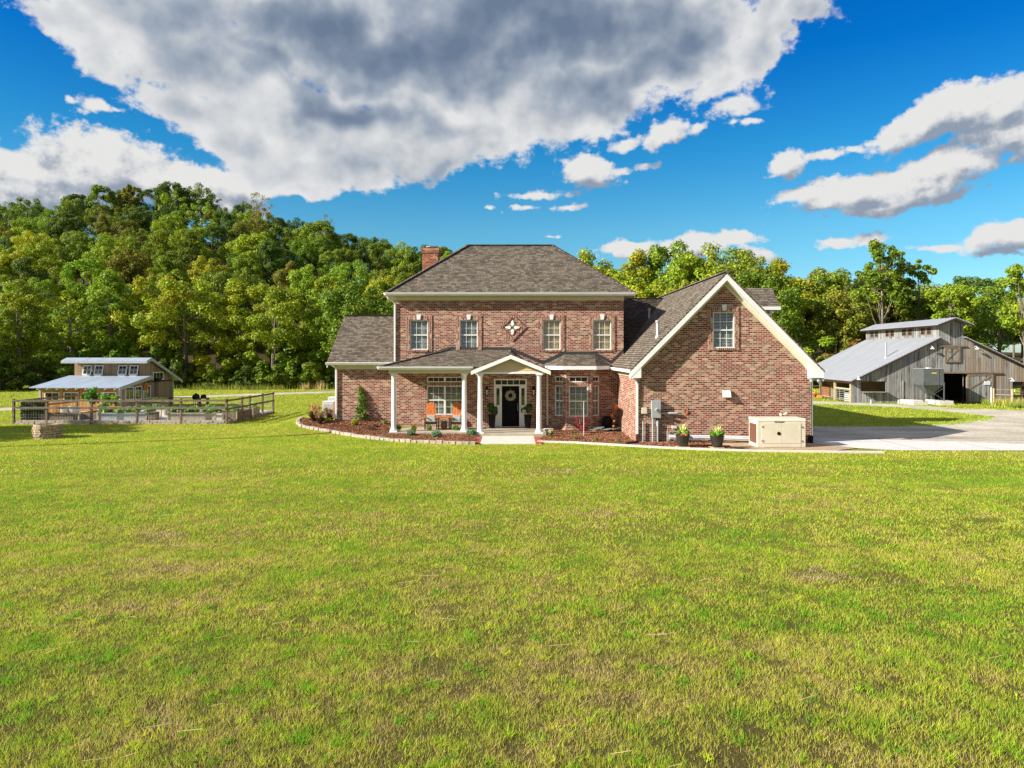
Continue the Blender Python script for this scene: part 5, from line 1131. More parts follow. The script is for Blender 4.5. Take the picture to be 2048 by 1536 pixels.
# pots by the garage wall
def flower_pot(px, py, label, pink):
    x,y,z = G(px,py); t = thing('flower_pot',label,'flower pot',(x,y,.10),local=True,group='brown glazed pots by the garage wall')
    m_ = MB(); m_.lathe((0,0,0),[(.17,0),(.20,.03),(.27,.30),(.285,.40),(.30,.44),(.30,.47),(.265,.47),(.25,.38)],24); m_.build('pot','pot_brown',t,smooth=True)
    rng = np.random.default_rng(int(px)); np_mesh('foliage',np.concatenate([crown_leaves(110,(.12,.12,.10),(rng.uniform(-.18,.18),rng.uniform(-.15,.15),.52+rng.uniform(0,.1)),.06,rng) for i in range(9)]),'small_leaf',t,color=(.12,.26,.03))
    np_mesh('spiky_leaves',spikes(46,.46,.30,rng,.014,.48),'small_leaf',t,color=(.62,.66,.30))
    if pink: np_mesh('blooms',np.concatenate([crown_leaves(26,(.06,.06,.05),c,.05,rng) for c in ((.24,-.12,.55),(-.08,-.22,.52),(.1,-.24,.48))]),'bud_pink',t)
    m_ = MB(); m_.box(x-.30,x+.26,y-.2,y+.2,.045,.095); tag(m_.build('wood_plank','pine_wood',bevel=.008),'pine plank on the mulch under the %s' % ('left brown pot' if pink else 'right brown pot'),'plank')
flower_pot(1365.5,897,'brown glazed pot with green plants and pink bloom, left of two by the garage wall',True); flower_pot(1434,898.5,'brown glazed pot with pale spiky leaves, right of two by the garage wall',False)
x,y,z = G(1388,893); t = thing('blue_bird','small blue enamel bird ornament beside the left brown pot','ornament',(x,y+.6,.0),local=True)
m_ = MB(); m_.tube([(0,0,0),(0,0,.28)],.008,5); m_.build('stake','black_metal',t); m_ = MB(); m_.tube([(.11,0,.26),(.06,0,.30),(-.02,0,.34),(-.10,0,.46),(-.13,0,.52)],[.012,.045,.05,.02,.006],8); m_.build('bird_body','blue_enamel',t,smooth=True)
t = thing('wall_flower','small rusty metal flower hanging on the brick garage wall','wall ornament',fg(Xp(1371.6,YG),Zp(823,YG),.03),local=True); m_ = MB()
for k in range(7):
    a = k*2*math.pi/7; ca,sa = math.cos(a),math.sin(a); m_.poly([(0,0,0),(ca*.06+sa*.03,-.03,sa*.06-ca*.03),(ca*.12,-.02,sa*.12),(ca*.06-sa*.03,-.03,sa*.06+ca*.03)])
m_.build('petals','rust_orange',t); m_ = MB(); m_.bar((.02,0,.08),(.05,0,.2),.01); m_.build('stem','bark',t)
# generator
gx0,gx1,gy0_,gy1_ = 10.44,12.49,30.2,31.3
t = thing('generator','large beige standby generator with brown louvred end on the tan pad','generator',((gx0+gx1)/2,30.75,.03))
m_ = MB(); m_.box(gx0,gx1,gy0_,gy1_,.03,1.16); m_.extr([(gx0-.02,gy0_-.02,1.16),(gx0-.02,gy1_+.02,1.16),(gx0-.02,gy1_-.05,1.25),(gx0-.02,gy0_+.08,1.25)][::-1],(gx1-gx0+.04,0,0)); bd = m_.build('body','generator_beige',t,bevel=.012)
fq = FR((0,gy0_,0)); m_ = MB()
for a0_,a1_ in ((gx0+.18,(gx0+gx1)/2-.004),((gx0+gx1)/2+.004,gx1-.2)): m_.fbox(fq,a0_,a1_,.20,1.06,.001,.014)
m_.fbox(fq,gx0+.25,gx1-.2,.04,.18,.001,.010); m_.build('door','generator_beige',t,bevel=.004)
for x in (gx0+.20,gx1-.20):
    for z in (.92,.32): m_ = MB(); m_.fbox(fq,x-.04,x+.03,z-.035,z+.035,.014,.04); m_.build('hinge','galvanised',t)
m_ = MB(); m_.tube([fq((gx0+gx1)/2-.12,.62,.012),fq((gx0+gx1)/2-.12,.62,.03)],.075,16); m_.build('lock','black_metal',t)
fl_ = FR((gx0,gy1_,0),(0,-1,0)); m_ = MB(); m_.fbox(fl_,.12,.98,.18,1.0,-.01,.004); lv = m_.build('louvre_panel','rust_orange',t) if False else m_.build('louvre_panel','brown_pvc',t)
m_ = MB()
for i in range(22): z = .19+i*.037; m_.extr([fl_(.12,z,.005),fl_(.98,z,.005),fl_(.98,z+.012,.03),fl_(.12,z+.012,.03)],(0,0,.01))
plain('louvre_tan',(.36,.17,.10),.6,.1,9); m_.build('louvre_slats','louvre_tan',lv)
def text(body, size, loc, rot, mat, parent, name, bold=0.0):
    c = bpy.data.curves.new(name,'FONT'); c.body = body; c.size = size; c.extrude = .003; c.align_x = 'CENTER'; c.align_y = 'CENTER'; c.offset = bold
    o = bpy.data.objects.new('tmp',c); COL.objects.link(o); bpy.context.view_layer.update()
    me = bpy.data.meshes.new_from_object(o.evaluated_get(bpy.context.evaluated_depsgraph_get())); bpy.data.objects.remove(o); me.materials.clear(); me.materials.append(MATS[mat])
    o = bpy.data.objects.new(name,me); link(o,parent); o.location = Vector(loc)-ORG.get(parent.name,Vector((0,0,0))); o.rotation_euler = rot; ORG[o.name] = Vector((0,0,0)); return o
text('KATOLIGHT', .075, ((gx0+gx1)/2-.08,gy0_-.004,1.10), (R(90),0,0), 'marking_black', t, 'lettering', .002)
text('Katolight', .05, (gx0-.004,gy0_+.8,1.09), (R(90),0,R(-90)), 'marking_black', t, 'lettering')
# air conditioners
for (px0,px1,Y,zt_,lab) in ((645,667,39.3,1.38,'white ribbed air conditioner nearest the lawn, left of the brick wing'),(656,678,41.2,1.5,'white air conditioner half hidden behind the nearer one by the left wing')):
    x0,x1 = Xp(px0,Y),Xp(px1,Y); zb_ = gz((x0+x1)/2,Y)+.02; t = thing('air_conditioner',lab,'air conditioner',((x0+x1)/2,Y,zb_),group='air conditioners beside the left wing')
    m_ = MB(); m_.box(x0,x1,Y,Y+.65,zb_,zt_-.06); m_.build('casing','beige_metal' if 0 else 'white_plastic',t,bevel=.02); m_ = MB(); m_.box(x0-.02,x1+.02,Y-.02,Y+.67,zt_-.06,zt_); m_.build('lid','white_plastic',t,bevel=.015)
    m_ = MB()
    for i in range(16): z = zb_+.05+i*(zt_-zb_-.15)/16; m_.box(x0+.02,x1-.02,Y-.012,Y-.001,z,z+.018)
    m_.build('grille','galvanised',t)
# ------------------------------------------------------------------ garden shed / cottage on the left
K = thing('garden_cottage','weathered wood garden cottage with two tier metal roof and white windows behind the fenced garden','cottage',(-28.8,47.3,0))
kx0,kx1,ky0,kyc,ky1 = -31.5,-26.1,47.3,51.1,54.7
fk = FR((0,ky0,0)); fks = FR((kx1,ky0,0),(0,1,0))             # front, right side (a = distance back)
fwn = [rect(a,b,784.5,801.5,ky0) for a,b in ((89,119),(127,157),(165.6,195.5),(202,232.4))]
m_ = MB(); wall(m_, fk, [(kx0,-.1),(kx1,-.1),(kx1,1.80),(kx0,1.80)], fwn, .06); m_.build('front_wall','shed_board_orange',K)
def sp(px): return F*(-kx1)/(1024-px)-ky0
def szp(py, px): return CH-(py-HOR)*(sp(px)+ky0)/F
sw = [(sp(251),sp(267.6),szp(800,258),szp(774,258)),(sp(270),sp(284),szp(799,277),szp(772.5,277)),(sp(286.5),sp(301.5),szp(797,294),szp(771,294))]
upw = (sp(306),sp(327.5),szp(760,317),szp(744,317))
m_ = MB()
wall(m_, fks, [(0,-.1),(kyc-ky0,-.1),(kyc-ky0,2.42),(0,1.80)], sw, .06); wall(m_, fks, [(kyc-ky0,-.1),(ky1-ky0,-.1),(ky1-ky0,2.12),(kyc-ky0,3.5)], [upw], .06)
fc = FR((0,kyc,0)); cw = [rect(a,b,731.5,749,kyc) for a,b in ((168,185),(191,208),(238,255.5),(261,278))]
wall(m_, fc, [(kx0,2.2),(kx1,2.2),(kx1,3.5),(kx0,3.5)], cw, .06)
m_.poly([(kx0,ky1,-.1),(kx0,ky0,-.1),(kx0,ky0,1.8),(kx0,kyc,2.42),(kx0,kyc,3.5),(kx0,ky1,2.12)][::1]); m_.poly([(kx1,ky1,-.1),(kx0,ky1,-.1),(kx0,ky1,2.12),(kx1,ky1,2.12)]); m_.poly([(kx0,ky0+.1,.01),(kx1-.1,ky0+.1,.01),(kx1-.1,ky1,.01),(kx0,ky1,.01)])
m_.build('wall','shed_board',K)
for r in fwn: window(K, fk, *r, cols=2, rows=1, sash=False, inside=None, glass='dark_glass', fw=.055, depth=.02, label='two pane white front window of the cottage')
for r in sw: window(K, fks, *r, cols=2, rows=1, sash=False, inside='curtain' if r is sw[2] else None, glass='dark_glass', fw=.06, depth=.02)
window(K, fks, *upw, cols=3, rows=1, sash=False, inside=None, glass='dark_glass', fw=.06, depth=.02, label='three pane white window under the upper roof')
for a0,a1,b0,b1 in cw:                                         # awning windows propped open
    z1,z0 = b1+.02,b0-.02; tl = .17; fr = FR((0,kyc-.02,z1),(1,0,0),(0,tl/(z1-z0),1)); h = math.hypot(z1-z0,tl)
    fr = FR((0,kyc-.02-tl,z0),(1,0,0),Vector((0,tl,z1-z0))); window(K, fr, a0,a1,0,h, cols=2, rows=2, sash=False, inside=None, glass='dark_glass', fw=.055, depth=-.02, label='small white awning window propped open in the upper wall')
    m_ = MB(); m_.bar((a0+.1,kyc,z0+.03),(a0+.1,kyc-tl,z0+.05),.02); m_.bar((a1-.1,kyc,z0+.03),(a1-.1,kyc-tl,z0+.05),.02); m_.box(a0+.05,a1-.05,kyc-.25,kyc-.01,z0-.14,z0-.03); m_.build('window_prop','rafter_white',K)
m_ = MB(); roofslab(m_, [(-31.85,46.8,1.80),(-25.88,46.8,1.80),(-25.88,kyc-.01,2.46),(-31.85,kyc-.01,2.46)],.05); m_.build('roof','shed_roof',K)['label'] = 'lower ribbed metal roof of the cottage'
m_ = MB(); roofslab(m_, [(-31.95,50.3,3.54),(-25.85,50.3,3.54),(-25.85,50.95,3.74),(-31.95,50.95,3.74)],.05); roofslab(m_, [(-31.95,50.952,3.74),(-25.85,50.952,3.74),(-25.85,55.7,1.98),(-31.95,55.7,1.98)],.05); m_.build('roof','shed_roof',K)['label'] = 'upper metal roof of the cottage'
m_ = MB(); m_.extr([(-25.86,50.28,3.34),(-25.86,50.95,3.54),(-25.86,50.95,3.69),(-25.86,50.28,3.49)],(.04,0,0)); m_.extr([(-25.86,50.95,3.50),(-25.86,55.7,1.76),(-25.86,55.7,1.93),(-25.86,50.95,3.69)],(.04,0,0)); m_.box(-31.95,-25.86,50.26,50.3,3.34,3.49)
m_.extr([(-25.90,46.78,1.60),(-25.90,kyc,2.24),(-25.90,kyc,2.41),(-25.90,46.78,1.75)],(.05,0,0)); m_.build('fascia','galvanised',K)
m_ = MB()
for i in range(9): x = kx0+.15+i*(kx1-kx0-.3)/8; m_.extr([(x-.035,46.85,1.64),(x-.035,ky0-.001,1.70),(x-.035,ky0-.001,1.76),(x-.035,46.85,1.745)],(.07,0,0))
m_.build('rafter_tail','rafter_white',K)
m_ = MB()
for q in ((kx0-.02,kx0+.12,ky0-.03,ky0-.002,-.1,1.62),(kx1-.12,kx1+.02,ky0-.03,ky0-.002,-.1,1.62),(kx1+.002,kx1+.03,ky0,ky0+.14,-.1,1.7),(kx1+.002,kx1+.03,ky1-.14,ky1,-.1,2.0)): m_ = MB(); m_.box(*q); m_.build('corner_board','galvanised',K)
m_ = MB(); m_.box(kx1+.03,kx1+.07,52.0,54.2,0.02,1.95); m_.build('barn_door','shed_board',K); m_ = MB(); m_.box(kx1+.03,kx1+.10,50.8,54.4,1.97,2.03); m_.box(kx1+.03,kx1+.30,51.7,52.3,2.04,2.22); m_.build('door_rail','black_metal',K)
metal_wr = thing('sunflower_wreath','round orange wreath hanging between the cottage side windows','wreath',(kx1+.06,sp(289)+ky0,szp(773.5,289)),local=True)
m_ = MB(); m_.tube([(.02,.20*math.cos(a*math.pi/10),.20*math.sin(a*math.pi/10)) for a in range(21)],.075,6); m_.build('ring','pumpkin',metal_wr,smooth=True); m_ = MB(); m_.tube([(0,0,0),(.03,0,0)],.13,12); m_.build('centre','terracotta',metal_wr)

# ------------------------------------------------------------------ fenced kitchen garden
gX0,gX1,gY0,gY1,gZ = -28.6,-16.2,40.6,48.2,.18
gq = MB(); gq.poly([(gX0,gY0+.1,gZ),(gX1-.1,gY0+.1,gZ),(gX1-.1,gY1,gZ),(gX0,gY1,gZ)]); tag(gq.build('garden_floor','gravel_bed'),kind='structure')
t = thing('stone_retaining_wall','low wall of stacked tan stones round the foot of the fenced garden','retaining wall',(-22,gY0,0)); rr = random.Random(8); m_ = MB()
for side in range(2):
    L = gX1-gX0 if side == 0 else gY1-gY0; x = 0
    for course in range(2):
        x = 0
        while x < L:
            w1 = rr.uniform(.14,.30); j = rr.uniform(-.02,.02); z0 = -.05+course*.13; z1 = z0+.125+rr.uniform(-.01,.01)
            if side == 0: m_.box(gX0+x,gX0+min(x+w1-.012,L),gY0-.04+j,gY0+.13,z0,z1)
            else: m_.box(gX1-.13,gX1+.04+j,gY0+.131+x,gY0+min(x+w1-.012,L),z0,z1)
            x += w1
m_.build('stones','edging_stone',t,bevel=.012)
t = thing('garden_fence','two rail weathered post fence with wire mesh around the kitchen garden','fence',(-22,gY0,0))
pf = [(-28.5,gY0)]+[(Xp(px,gY0),gY0) for px in (94,183,274,362,453)]; pr_ = [(gX1,y) for y in (42.6,43.9,46.1,48.15)]
def post(x,y,z0,h,w_=.115,mat='fence_wood',parent=t): m_ = MB(); m_.box(x-w_/2,x+w_/2,y-w_/2,y+w_/2,z0,z0+h); return m_.build('post',mat,parent,bevel=.01)
for x,y in pf+pr_: post(x,y,0,1.45)
pl = [(gX0+.1,y) for y in (43.5,46.5)]
for x,y in pl: post(x,y,0,1.4)
def rails(pts, zs, parent=t, w_=.04, h=.105, off=(0,-.08), mat='fence_wood', name='rail'):
    for (x0,y0),(x1,y1) in zip(pts[:-1],pts[1:]):
        for z in zs: m_ = MB(); m_.bar((x0+off[0],y0+off[1],z),(x1+off[0],y1+off[1],z),w_,h); m_.build(name,mat,parent)
rails(pf,(1.34,.92)); rails([pf[-1]]+pr_,(1.34,.86),off=(.08,0)); rails([pf[0]]+pl,(1.3,.9),off=(0,0))
m_ = MB()
def mesh_wire(p0, p1, z0, z1, s=.15):
    p0,p1 = Vector(p0),Vector(p1); L = (p1-p0).length; d = (p1-p0)/L; n_ = int(L/s)
    for i in range(n_+1): q = p0+d*(i*s); m_.bar(q+Vector((0,0,z0)),q+Vector((0,0,z1)),.005,.005,up=(0,1,0))
    z = z0
    while z <= z1: m_.bar(p0+Vector((0,0,z)),p1+Vector((0,0,z)),.005,.005); z += s
mesh_wire((gX0,gY0+.07,0),(gX1,gY0+.07,0),.22,1.3); mesh_wire((gX1-.07,gY0,0),(gX1-.07,gY1,0),.22,1.3); m_.build('wire_mesh','galvanised',t)
def bed_box(px0, px1, Y, D, h, label, mat='bed_wood', leaves=None, n=6, seed=1, zc=.32):
    x0,x1 = Xp(px0,Y),Xp(px1,Y); b_ = thing('raised_bed',label,'raised bed',((x0+x1)/2,Y,gZ),group='raised beds in the kitchen garden'); m_ = MB()
    for q in ((x0,x1,Y,Y+.05),(x0,x1,Y+D-.05,Y+D),(x0,x0+.05,Y+.05,Y+D-.05),(x1-.05,x1,Y+.05,Y+D-.05)): m_.box(*q,gZ,gZ+h)
    m_.build('bed_frame',mat,b_); m_ = MB()
    for x in (x0-.03,x1-.05): m_.box(x,x+.08,Y-.035,Y-.002,gZ,gZ+h+.05)
    m_.build('corner_post','pine_wood',b_); m_ = MB(); m_.box(x0+.05,x1-.05,Y+.05,Y+D-.05,gZ+h-.1,gZ+h-.06); m_.build('soil','soil',b_)
    if leaves:
        rng = np.random.default_rng(seed)
        for i in range(n):
            x = x0+(x1-x0)*(i+.5)/n+rng.uniform(-.15,.15); y = Y+D*rng.uniform(.25,.75)
            p_ = thing('leafy_vegetable','%s vegetable plant from the left in the %s' % (ordn(i),label.split(',')[0]),'vegetable',(x,y,gZ+h-.06),local=True,group='vegetables in the raised beds')
            hh = zc*rng.uniform(.7,1.3); np_mesh('leaves',crown_leaves(170,(.30,.26,hh*.6),(0,0,hh*.5),.13,rng,shell=.3),'small_leaf',p_,color=leaves[int(rng.integers(len(leaves)))]); m2 = MB(); m2.tube([(0,0,-.02),(0,0,hh*.6)],.015,5); m2.build('stem','bark',p_)
VG = [(.16,.34,.04),(.24,.42,.05),(.10,.24,.04),(.12,.26,.10)]
bed_box(197,293,41.1,1.3,.42,'long grey raised bed, nearest the front fence','galvanised',VG,5,2)
bed_box(336,431,41.1,1.3,.42,'tan boarded raised bed, at the right front corner','bed_wood',VG,7,3)
bed_box(72,158,41.1,1.2,.34,'low dark boarded raised bed at the left front of the garden','fence_wood',None)
bed_box(160,195,41.5,2.6,.40,'weathered deep raised bed, left of the grey one','fence_wood',VG[2:],2,5)
bed_box(438,474,41.6,2.4,.42,'dark plank raised bed at the right fence, first behind the front corner','fence_wood',VG,2,6)
bed_box(484,506,44.4,1.2,.45,'pale square raised bed, right rear of the garden','bed_wood',VG,1,7)
bed_box(255,330,44.2,1.2,.34,'rear middle raised bed, behind the concrete block','concrete',VG,4,8)
bed_box(400,432,44.0,1.6,.36,'rear grey raised bed, right of the middle','concrete',VG,2,9)
m_ = MB(); x0,x1 = Xp(297,41.1),Xp(312.5,41.1); m_.box(x0,x1,41.05,41.5,gZ,gZ+.46); tag(m_.build('square_planter','fence_wood',bevel=.02),'square brown block planter standing between the two front raised beds','planter')
m_ = MB(); x0,x1 = Xp(446,40.95),Xp(452,40.95); m_.box(x0-.35,x0+.02,40.85,41.05,gZ,gZ+.40); tag(m_.build('concrete_block','concrete',bevel=.02),'grey block standing inside the front corner fence post','block')
for px,lab in ((131,'left'),(149,'right')): t2 = thing('metal_tub','round shiny metal tub before the cottage wall, %s of two' % lab,'tub',(Xp(px,44.5),44.5,gZ),local=True,group='metal tubs in the garden'); m_ = MB(); m_.lathe((0,0,0),[(.26,0),(.30,.5),(.31,.52),(.29,.52),(.27,.4)],20); m_.build('tub_body','galvanised',t2,smooth=True); m_ = MB(); m_.tube([(.30,-.05,.40),(.36,-.05,.36),(.36,.05,.36),(.30,.05,.40)],.012,5); m_.build('handle','galvanised',t2)
def tall_leafy(px, Y, h, label, col, seed, big=.16, n=9, hang=0):
    t2 = thing('tall_garden_plant',label,'garden plant',(Xp(px,Y),Y,gZ+.2),local=True); rng = np.random.default_rng(seed); q = []
    for i in range(n): z = h*rng.uniform(.35,1); q.append(crown_leaves(34,(.20,.2,.1),(rng.uniform(-.3,.3),rng.uniform(-.3,.3),z),big,rng))
    np_mesh('leaves',np.concatenate(q),'small_leaf',t2,color=col); m2 = MB(); m2.tube([(0,0,-.2),(.04,0,h*.5),(0,0,h*.95)],[.03,.02,.01],6); m2.tube([(.03,0,h*.3),(.2,.05,h*.6)],[.015,.006],5); m2.build('stem','bark',t2)
tall_leafy(183,42.4,1.55,'tall broad leaved sunflower plant above the fence rail before the cottage',(.15,.30,.05),4,.19,12); tall_leafy(205,42.2,1.15,'leafy plant with drooping leaves right of the tall sunflower plant',(.18,.33,.05),5,.17,8); tall_leafy(228,42.4,1.2,'yellow green big leaved plant below the cottage corner',(.32,.46,.05),6,.2,9); tall_leafy(322,42.6,1.0,'airy feathery green plant behind the square block planter',(.13,.20,.06),7,.05,14)
# ivy block and ground plants at the left end
t2 = thing('ivy_hedge','dark ivy covered square hedge block at the left end of the garden fence','hedge',(Xp(64,41.2),41.3,0),local=True); rng = np.random.default_rng(12); n = 5200
c = rng.uniform(-1,1,(n,3)); ax = rng.integers(0,3,n); c[np.arange(n),ax] = np.sign(c[np.arange(n),ax])*rng.uniform(.85,1.08,n); nn = np.zeros((n,3)); nn[np.arange(n),ax] = np.sign(c[np.arange(n),ax])
np_mesh('foliage',leaf_quads(c*np.array([.44,.42,.58])+np.array([0,0,.62]),nn,.07,1.4,rng),'small_leaf',t2,color=(.05,.085,.02)); m_ = MB(); m_.box(-.36,.36,-.34,.34,0,1.1); m_.build('post_core','dark_interior',t2)
# stone well ring
wx,wy = Xp(95,33.9),33.9; t2 = thing('stone_well','round dry stacked stone well ring on the lawn at the left','well',(wx,wy,gz(wx,wy))); rr = random.Random(2); m_ = MB(); Rw = .60
for course in range(6):
    a = rr.uniform(0,1); a_end = a+2*math.pi
    while a < a_end-.05:
        da = min(rr.uniform(.22,.50), a_end-a); z0 = gz(wx,wy)+course*.115-.02; z1 = z0+.10+rr.uniform(-.004,.012); ro = Rw+rr.uniform(-.03,.035); ri = Rw-.2; a1 = a+da-.03
        q = lambda r_,an,z: (wx+r_*math.cos(an),wy+r_*math.sin(an),z)
        m_.hull8([q(ri,a,z0),q(ro,a,z0),q(ro,a1,z0),q(ri,a1,z0),q(ri,a,z1),q(ro,a,z1),q(ro,a1,z1),q(ri,a1,z1)]); a += da
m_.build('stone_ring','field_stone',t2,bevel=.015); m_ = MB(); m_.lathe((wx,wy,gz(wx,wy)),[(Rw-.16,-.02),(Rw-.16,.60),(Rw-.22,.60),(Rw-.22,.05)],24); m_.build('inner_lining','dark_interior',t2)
# covered grill and its table, left of the fence end
gx,gy,_ = P(392,806,52.5); t2 = thing('covered_grill','black kettle grill under its domed lid, standing on the lawn right of the cottage','grill',(gx,gy,0.0),local=True)
m_ = MB(); m_.lathe((0,0,0),[(.08,.5),(.2,.6),(.26,.76),(.26,.8)],16); m_.build('bowl','black_metal',t2,smooth=True); m_ = MB(); m_.lathe((0,0,0),[(.27,.8),(.25,.92),(.17,1.02),(.04,1.08),(.03,1.13)],16); m_.build('lid','black_metal',t2,smooth=True)
for a in (0,2.1,4.2): m_ = MB(); m_.tube([(.15*math.cos(a),.15*math.sin(a),.6),(.28*math.cos(a),.28*math.sin(a),0)],.018,6); m_.build('leg','black_metal',t2)
t2 = thing('wooden_trestle','low dark wooden trestle with a round black cover beside the kettle grill','trestle',(Xp(407,52.5),52.5,0),local=True)
for x in (-.3,.3): m_ = MB(); m_.box(x-.04,x+.04,-.2,.2,0,.7); m_.build('leg','fence_wood',t2)
m_ = MB(); m_.box(-.4,.4,-.25,.25,.7,.75); m_.build('top','fence_wood',t2); m_ = MB(); m_.lathe((0,0,.75),[(.2,0),(.2,.14),(.14,.24),(.02,.27)],14); m_.build('cover','black_metal',t2,smooth=True)
t2 = thing('long_rail','long dark horizontal rail between the cottage corner and the grill','rail',(Xp(365,53.5),53.5,0))
m_ = MB(); m_.bar((kx1+.2,53.5,.70),(gx-.2,53.4,.70),.06,.07); m_.build('rail','fence_wood',t2)
for x in (kx1+.4,gx-.3): m_ = MB(); m_.box(x-.04,x+.04,53.5,53.6,0,.7); m_.build('post','fence_wood',t2)

# ------------------------------------------------------------------ barn
BS = 24.5; bx0,by0 = (1703-1024)/BS, F/BS
Bn = thing('barn','big weathered grey board barn with raised clerestory, metal roof and dark open doorway','barn',(bx0,by0,0),R(-3.26),local=True)
def bX(px): return (px-1703)/BS
def bZ(py): return CH-(py-HOR)/BS
D = 13.4; WX = 15.9; c0,c1 = bX(1872),bX(1919.5); ze = 1.85; zt2 = 5.38; zce = 6.42; zcp = 6.93; cm = (c0+c1)/2
fb = FR((0,0,0)); op = (bX(1861),bX(1925.5),-.05,bZ(745.5)); sl_ = (bX(1721),bX(1770.5),bZ(783),bZ(762.5))
sL = (zt2-ze)/c0
m_ = MB(); zl_ = ze-.1
wall(m_, fb, [(0,-.1),(c0,-.1),(c0,zt2-.1),(0,zl_)], [op if False else (op[0],c0,-.1,op[3]), sl_], .12)
wall(m_, fb, [(c0,-.1),(c1,-.1),(c1,zce-.06),(cm,zcp-.1),(c0,zce-.06)], [(c0,c1,-.1,op[3])], .12)
m_.build('front_wall','barn_board',Bn)
m_ = MB(); xr = bX(2013); wall(m_, fb, [(c1,-.1),(WX,-.1),(WX,zl_),(c1,zt2-.1)], [(c1,op[1],-.1,op[3]),(xr,WX,-.1,1.76)], .12); m_.build('front_wall','barn_board_warm',Bn)['label'] = 'right half of the barn front with rust brown stained boards'
m_ = MB(); fcl = FR((c0,0,0),(0,-1,0)); cwin = []
def cy_(px): return (lambda Y: Y-by0)(F*bx0/1e9)
def depth_at(px, X0):   # local depth on the clerestory side wall whose image column is px
    lo,hi = 0.0,D
    for _ in range(40):
        m = (lo+hi)/2; wxx = bx0+X0*math.cos(R(3.26))+m*math.sin(R(3.26)); wy_ = by0-X0*math.sin(R(3.26))+m*math.cos(R(3.26))
        if 1024+F*wxx/wy_ > px: lo = m
        else: hi = m
    return (lo+hi)/2
for a_,b_ in ((1862.5,1854),(1850.5,1841.5),(1824.5,1816),(1812.5,1804),(1788.5,1781),(1778,1771),(1756.5,1750),(1747.5,1741)):
    d0_,d1_ = depth_at(a_,c0),depth_at(b_,c0); cwin.append((-d1_,-d0_,5.62,6.22))
wall(m_, fcl, [(-D,zt2-.2),(0,zt2-.2),(0,zce),(-D,zce)], cwin, .08)
m_.poly([(c1,0,zt2-.2),(c1,D,zt2-.2),(c1,D,zce),(c1,0,zce)]); m_.poly([(c1,D,-.1),(c0,D,-.1),(c0,D,zce),(cm,D,zcp-.1),(c1,D,zce)]); m_.poly([(c0,D,-.1),(3.0,D,-.1),(3.0,D,ze+3*sL-.15),(c0,D,zt2-.1)]); m_.poly([(xr-.2,D,-.1),(c1,D,-.1),(c1,D,zt2-.1),(xr-.2,D,zl_+1.2)])
m_.build('wall','barn_board',Bn)
for r in cwin: window(Bn, fcl, *r, cols=3, rows=2, sash=False, inside=None, glass='dark_glass', fw=.045, depth=.0, frame_mat='fence_wood', label='small brown framed clerestory window')
m_ = MB(); m_.poly([(3.0,D,-.1),(3.0,.0,-.1),(3.0,.0,ze+3*sL-.15),(3.0,D,ze+3*sL-.15)]); m_.poly([(xr-.1,0.15,-.1),(xr-.1,D,-.1),(xr-.1,D,2.6),(xr-.1,0.15,2.6)]); m_.poly([(0,.01,.02),(xr,.01,.02),(xr,D,.02),(0,D,.02)]); m_.build('inner_wall','fence_wood',Bn)
ov = .35; m_ = MB(); roofslab(m_, [(-.15,-ov,ze),(c0-.002,-ov,zt2+.02),(c0-.002,D+.2,zt2+.02),(-.15,D+.2,ze)],.07); m_.build('roof','barn_roof',Bn)['label'] = 'lower left metal roof of the barn'
m_ = MB(); roofslab(m_, [(c1+.002,-ov,zt2+.02),(WX+.15,-ov,ze),(WX+.15,D+.2,ze),(c1+.002,D+.2,zt2+.02)],.07); m_.build('roof','barn_roof',Bn)['label'] = 'lower right metal roof of the barn'
m_ = MB(); roofslab(m_, [(c0-.45,-.7,zce-.03),(cm,-.7,zcp+.02),(cm,D+.3,zcp+.02),(c0-.45,D+.3,zce-.03)],.06); roofslab(m_, [(cm,-.7,zcp+.019),(c1+.45,-.7,zce-.03),(c1+.45,D+.3,zce-.03),(cm,D+.3,zcp+.019)],.06); m_.build('roof','barn_roof',Bn)['label'] = 'clerestory roof of the barn'
m_ = MB(); m_.box(-.16,-.12,-ov,D,ze-.26,ze-.07); m_.extr([(c0-.46,-.71,zce-.2),(c0-.43,-.71,zce-.2),(c0-.43,-.71,zce-.09),(c0-.46,-.71,zce-.09)],(0,D+.9,0))
for (a_,za),(b_,zb_) in (((-.15,ze),(c0,zt2+.02)),((c1,zt2+.02),(WX+.15,ze)),((c0-.45,zce-.03),(cm,zcp+.02)),((cm,zcp+.02),(c1+.45,zce-.03))):
    yy = -.7 if za > 5.9 else -ov; m_.extr([(a_,yy-.025,za-.2),(b_,yy-.025,zb_-.2),(b_,yy-.025,zb_-.075),(a_,yy-.025,za-.075)],(0,.03,0))
m_.build('fascia','dark_wood',Bn)
for y in (0.1,3.4,6.7,10,13.2): m_ = MB(); m_.box(-.08,.08,y-.08,y+.08,-.1,ze-.1); m_.build('post','pine_wood' if y < 4 else 'fence_wood',Bn)
for x in (bX(2036),WX): m_ = MB(); m_.box(x-.12,x+.12,.02,.26,-.1,2.2); m_.build('post','dark_wood',Bn)
def zdoor(x0,x1,z0,z1,diags,label,c_=.06):
    m_ = MB(); m_.fbox(fb,x0,x1,z0,z1,c_,c_+.03); d_ = m_.build('sliding_door','barn_board',Bn); d_['label'] = label; m_ = MB(); w_ = .12
    for q in ((x0,x1,z1-w_,z1),(x0,x1,z0,z0+w_),(x0,x0+w_,z0+w_,z1-w_),(x1-w_,x1,z0+w_,z1-w_)): m_.fbox(fb,*q,c_+.031,c_+.07)
    for a_,b_ in diags: m_.bar(fb(*a_,c_+.05),fb(*b_,c_+.05),.035,.11)
    m_.build('door_brace','fence_wood',d_)
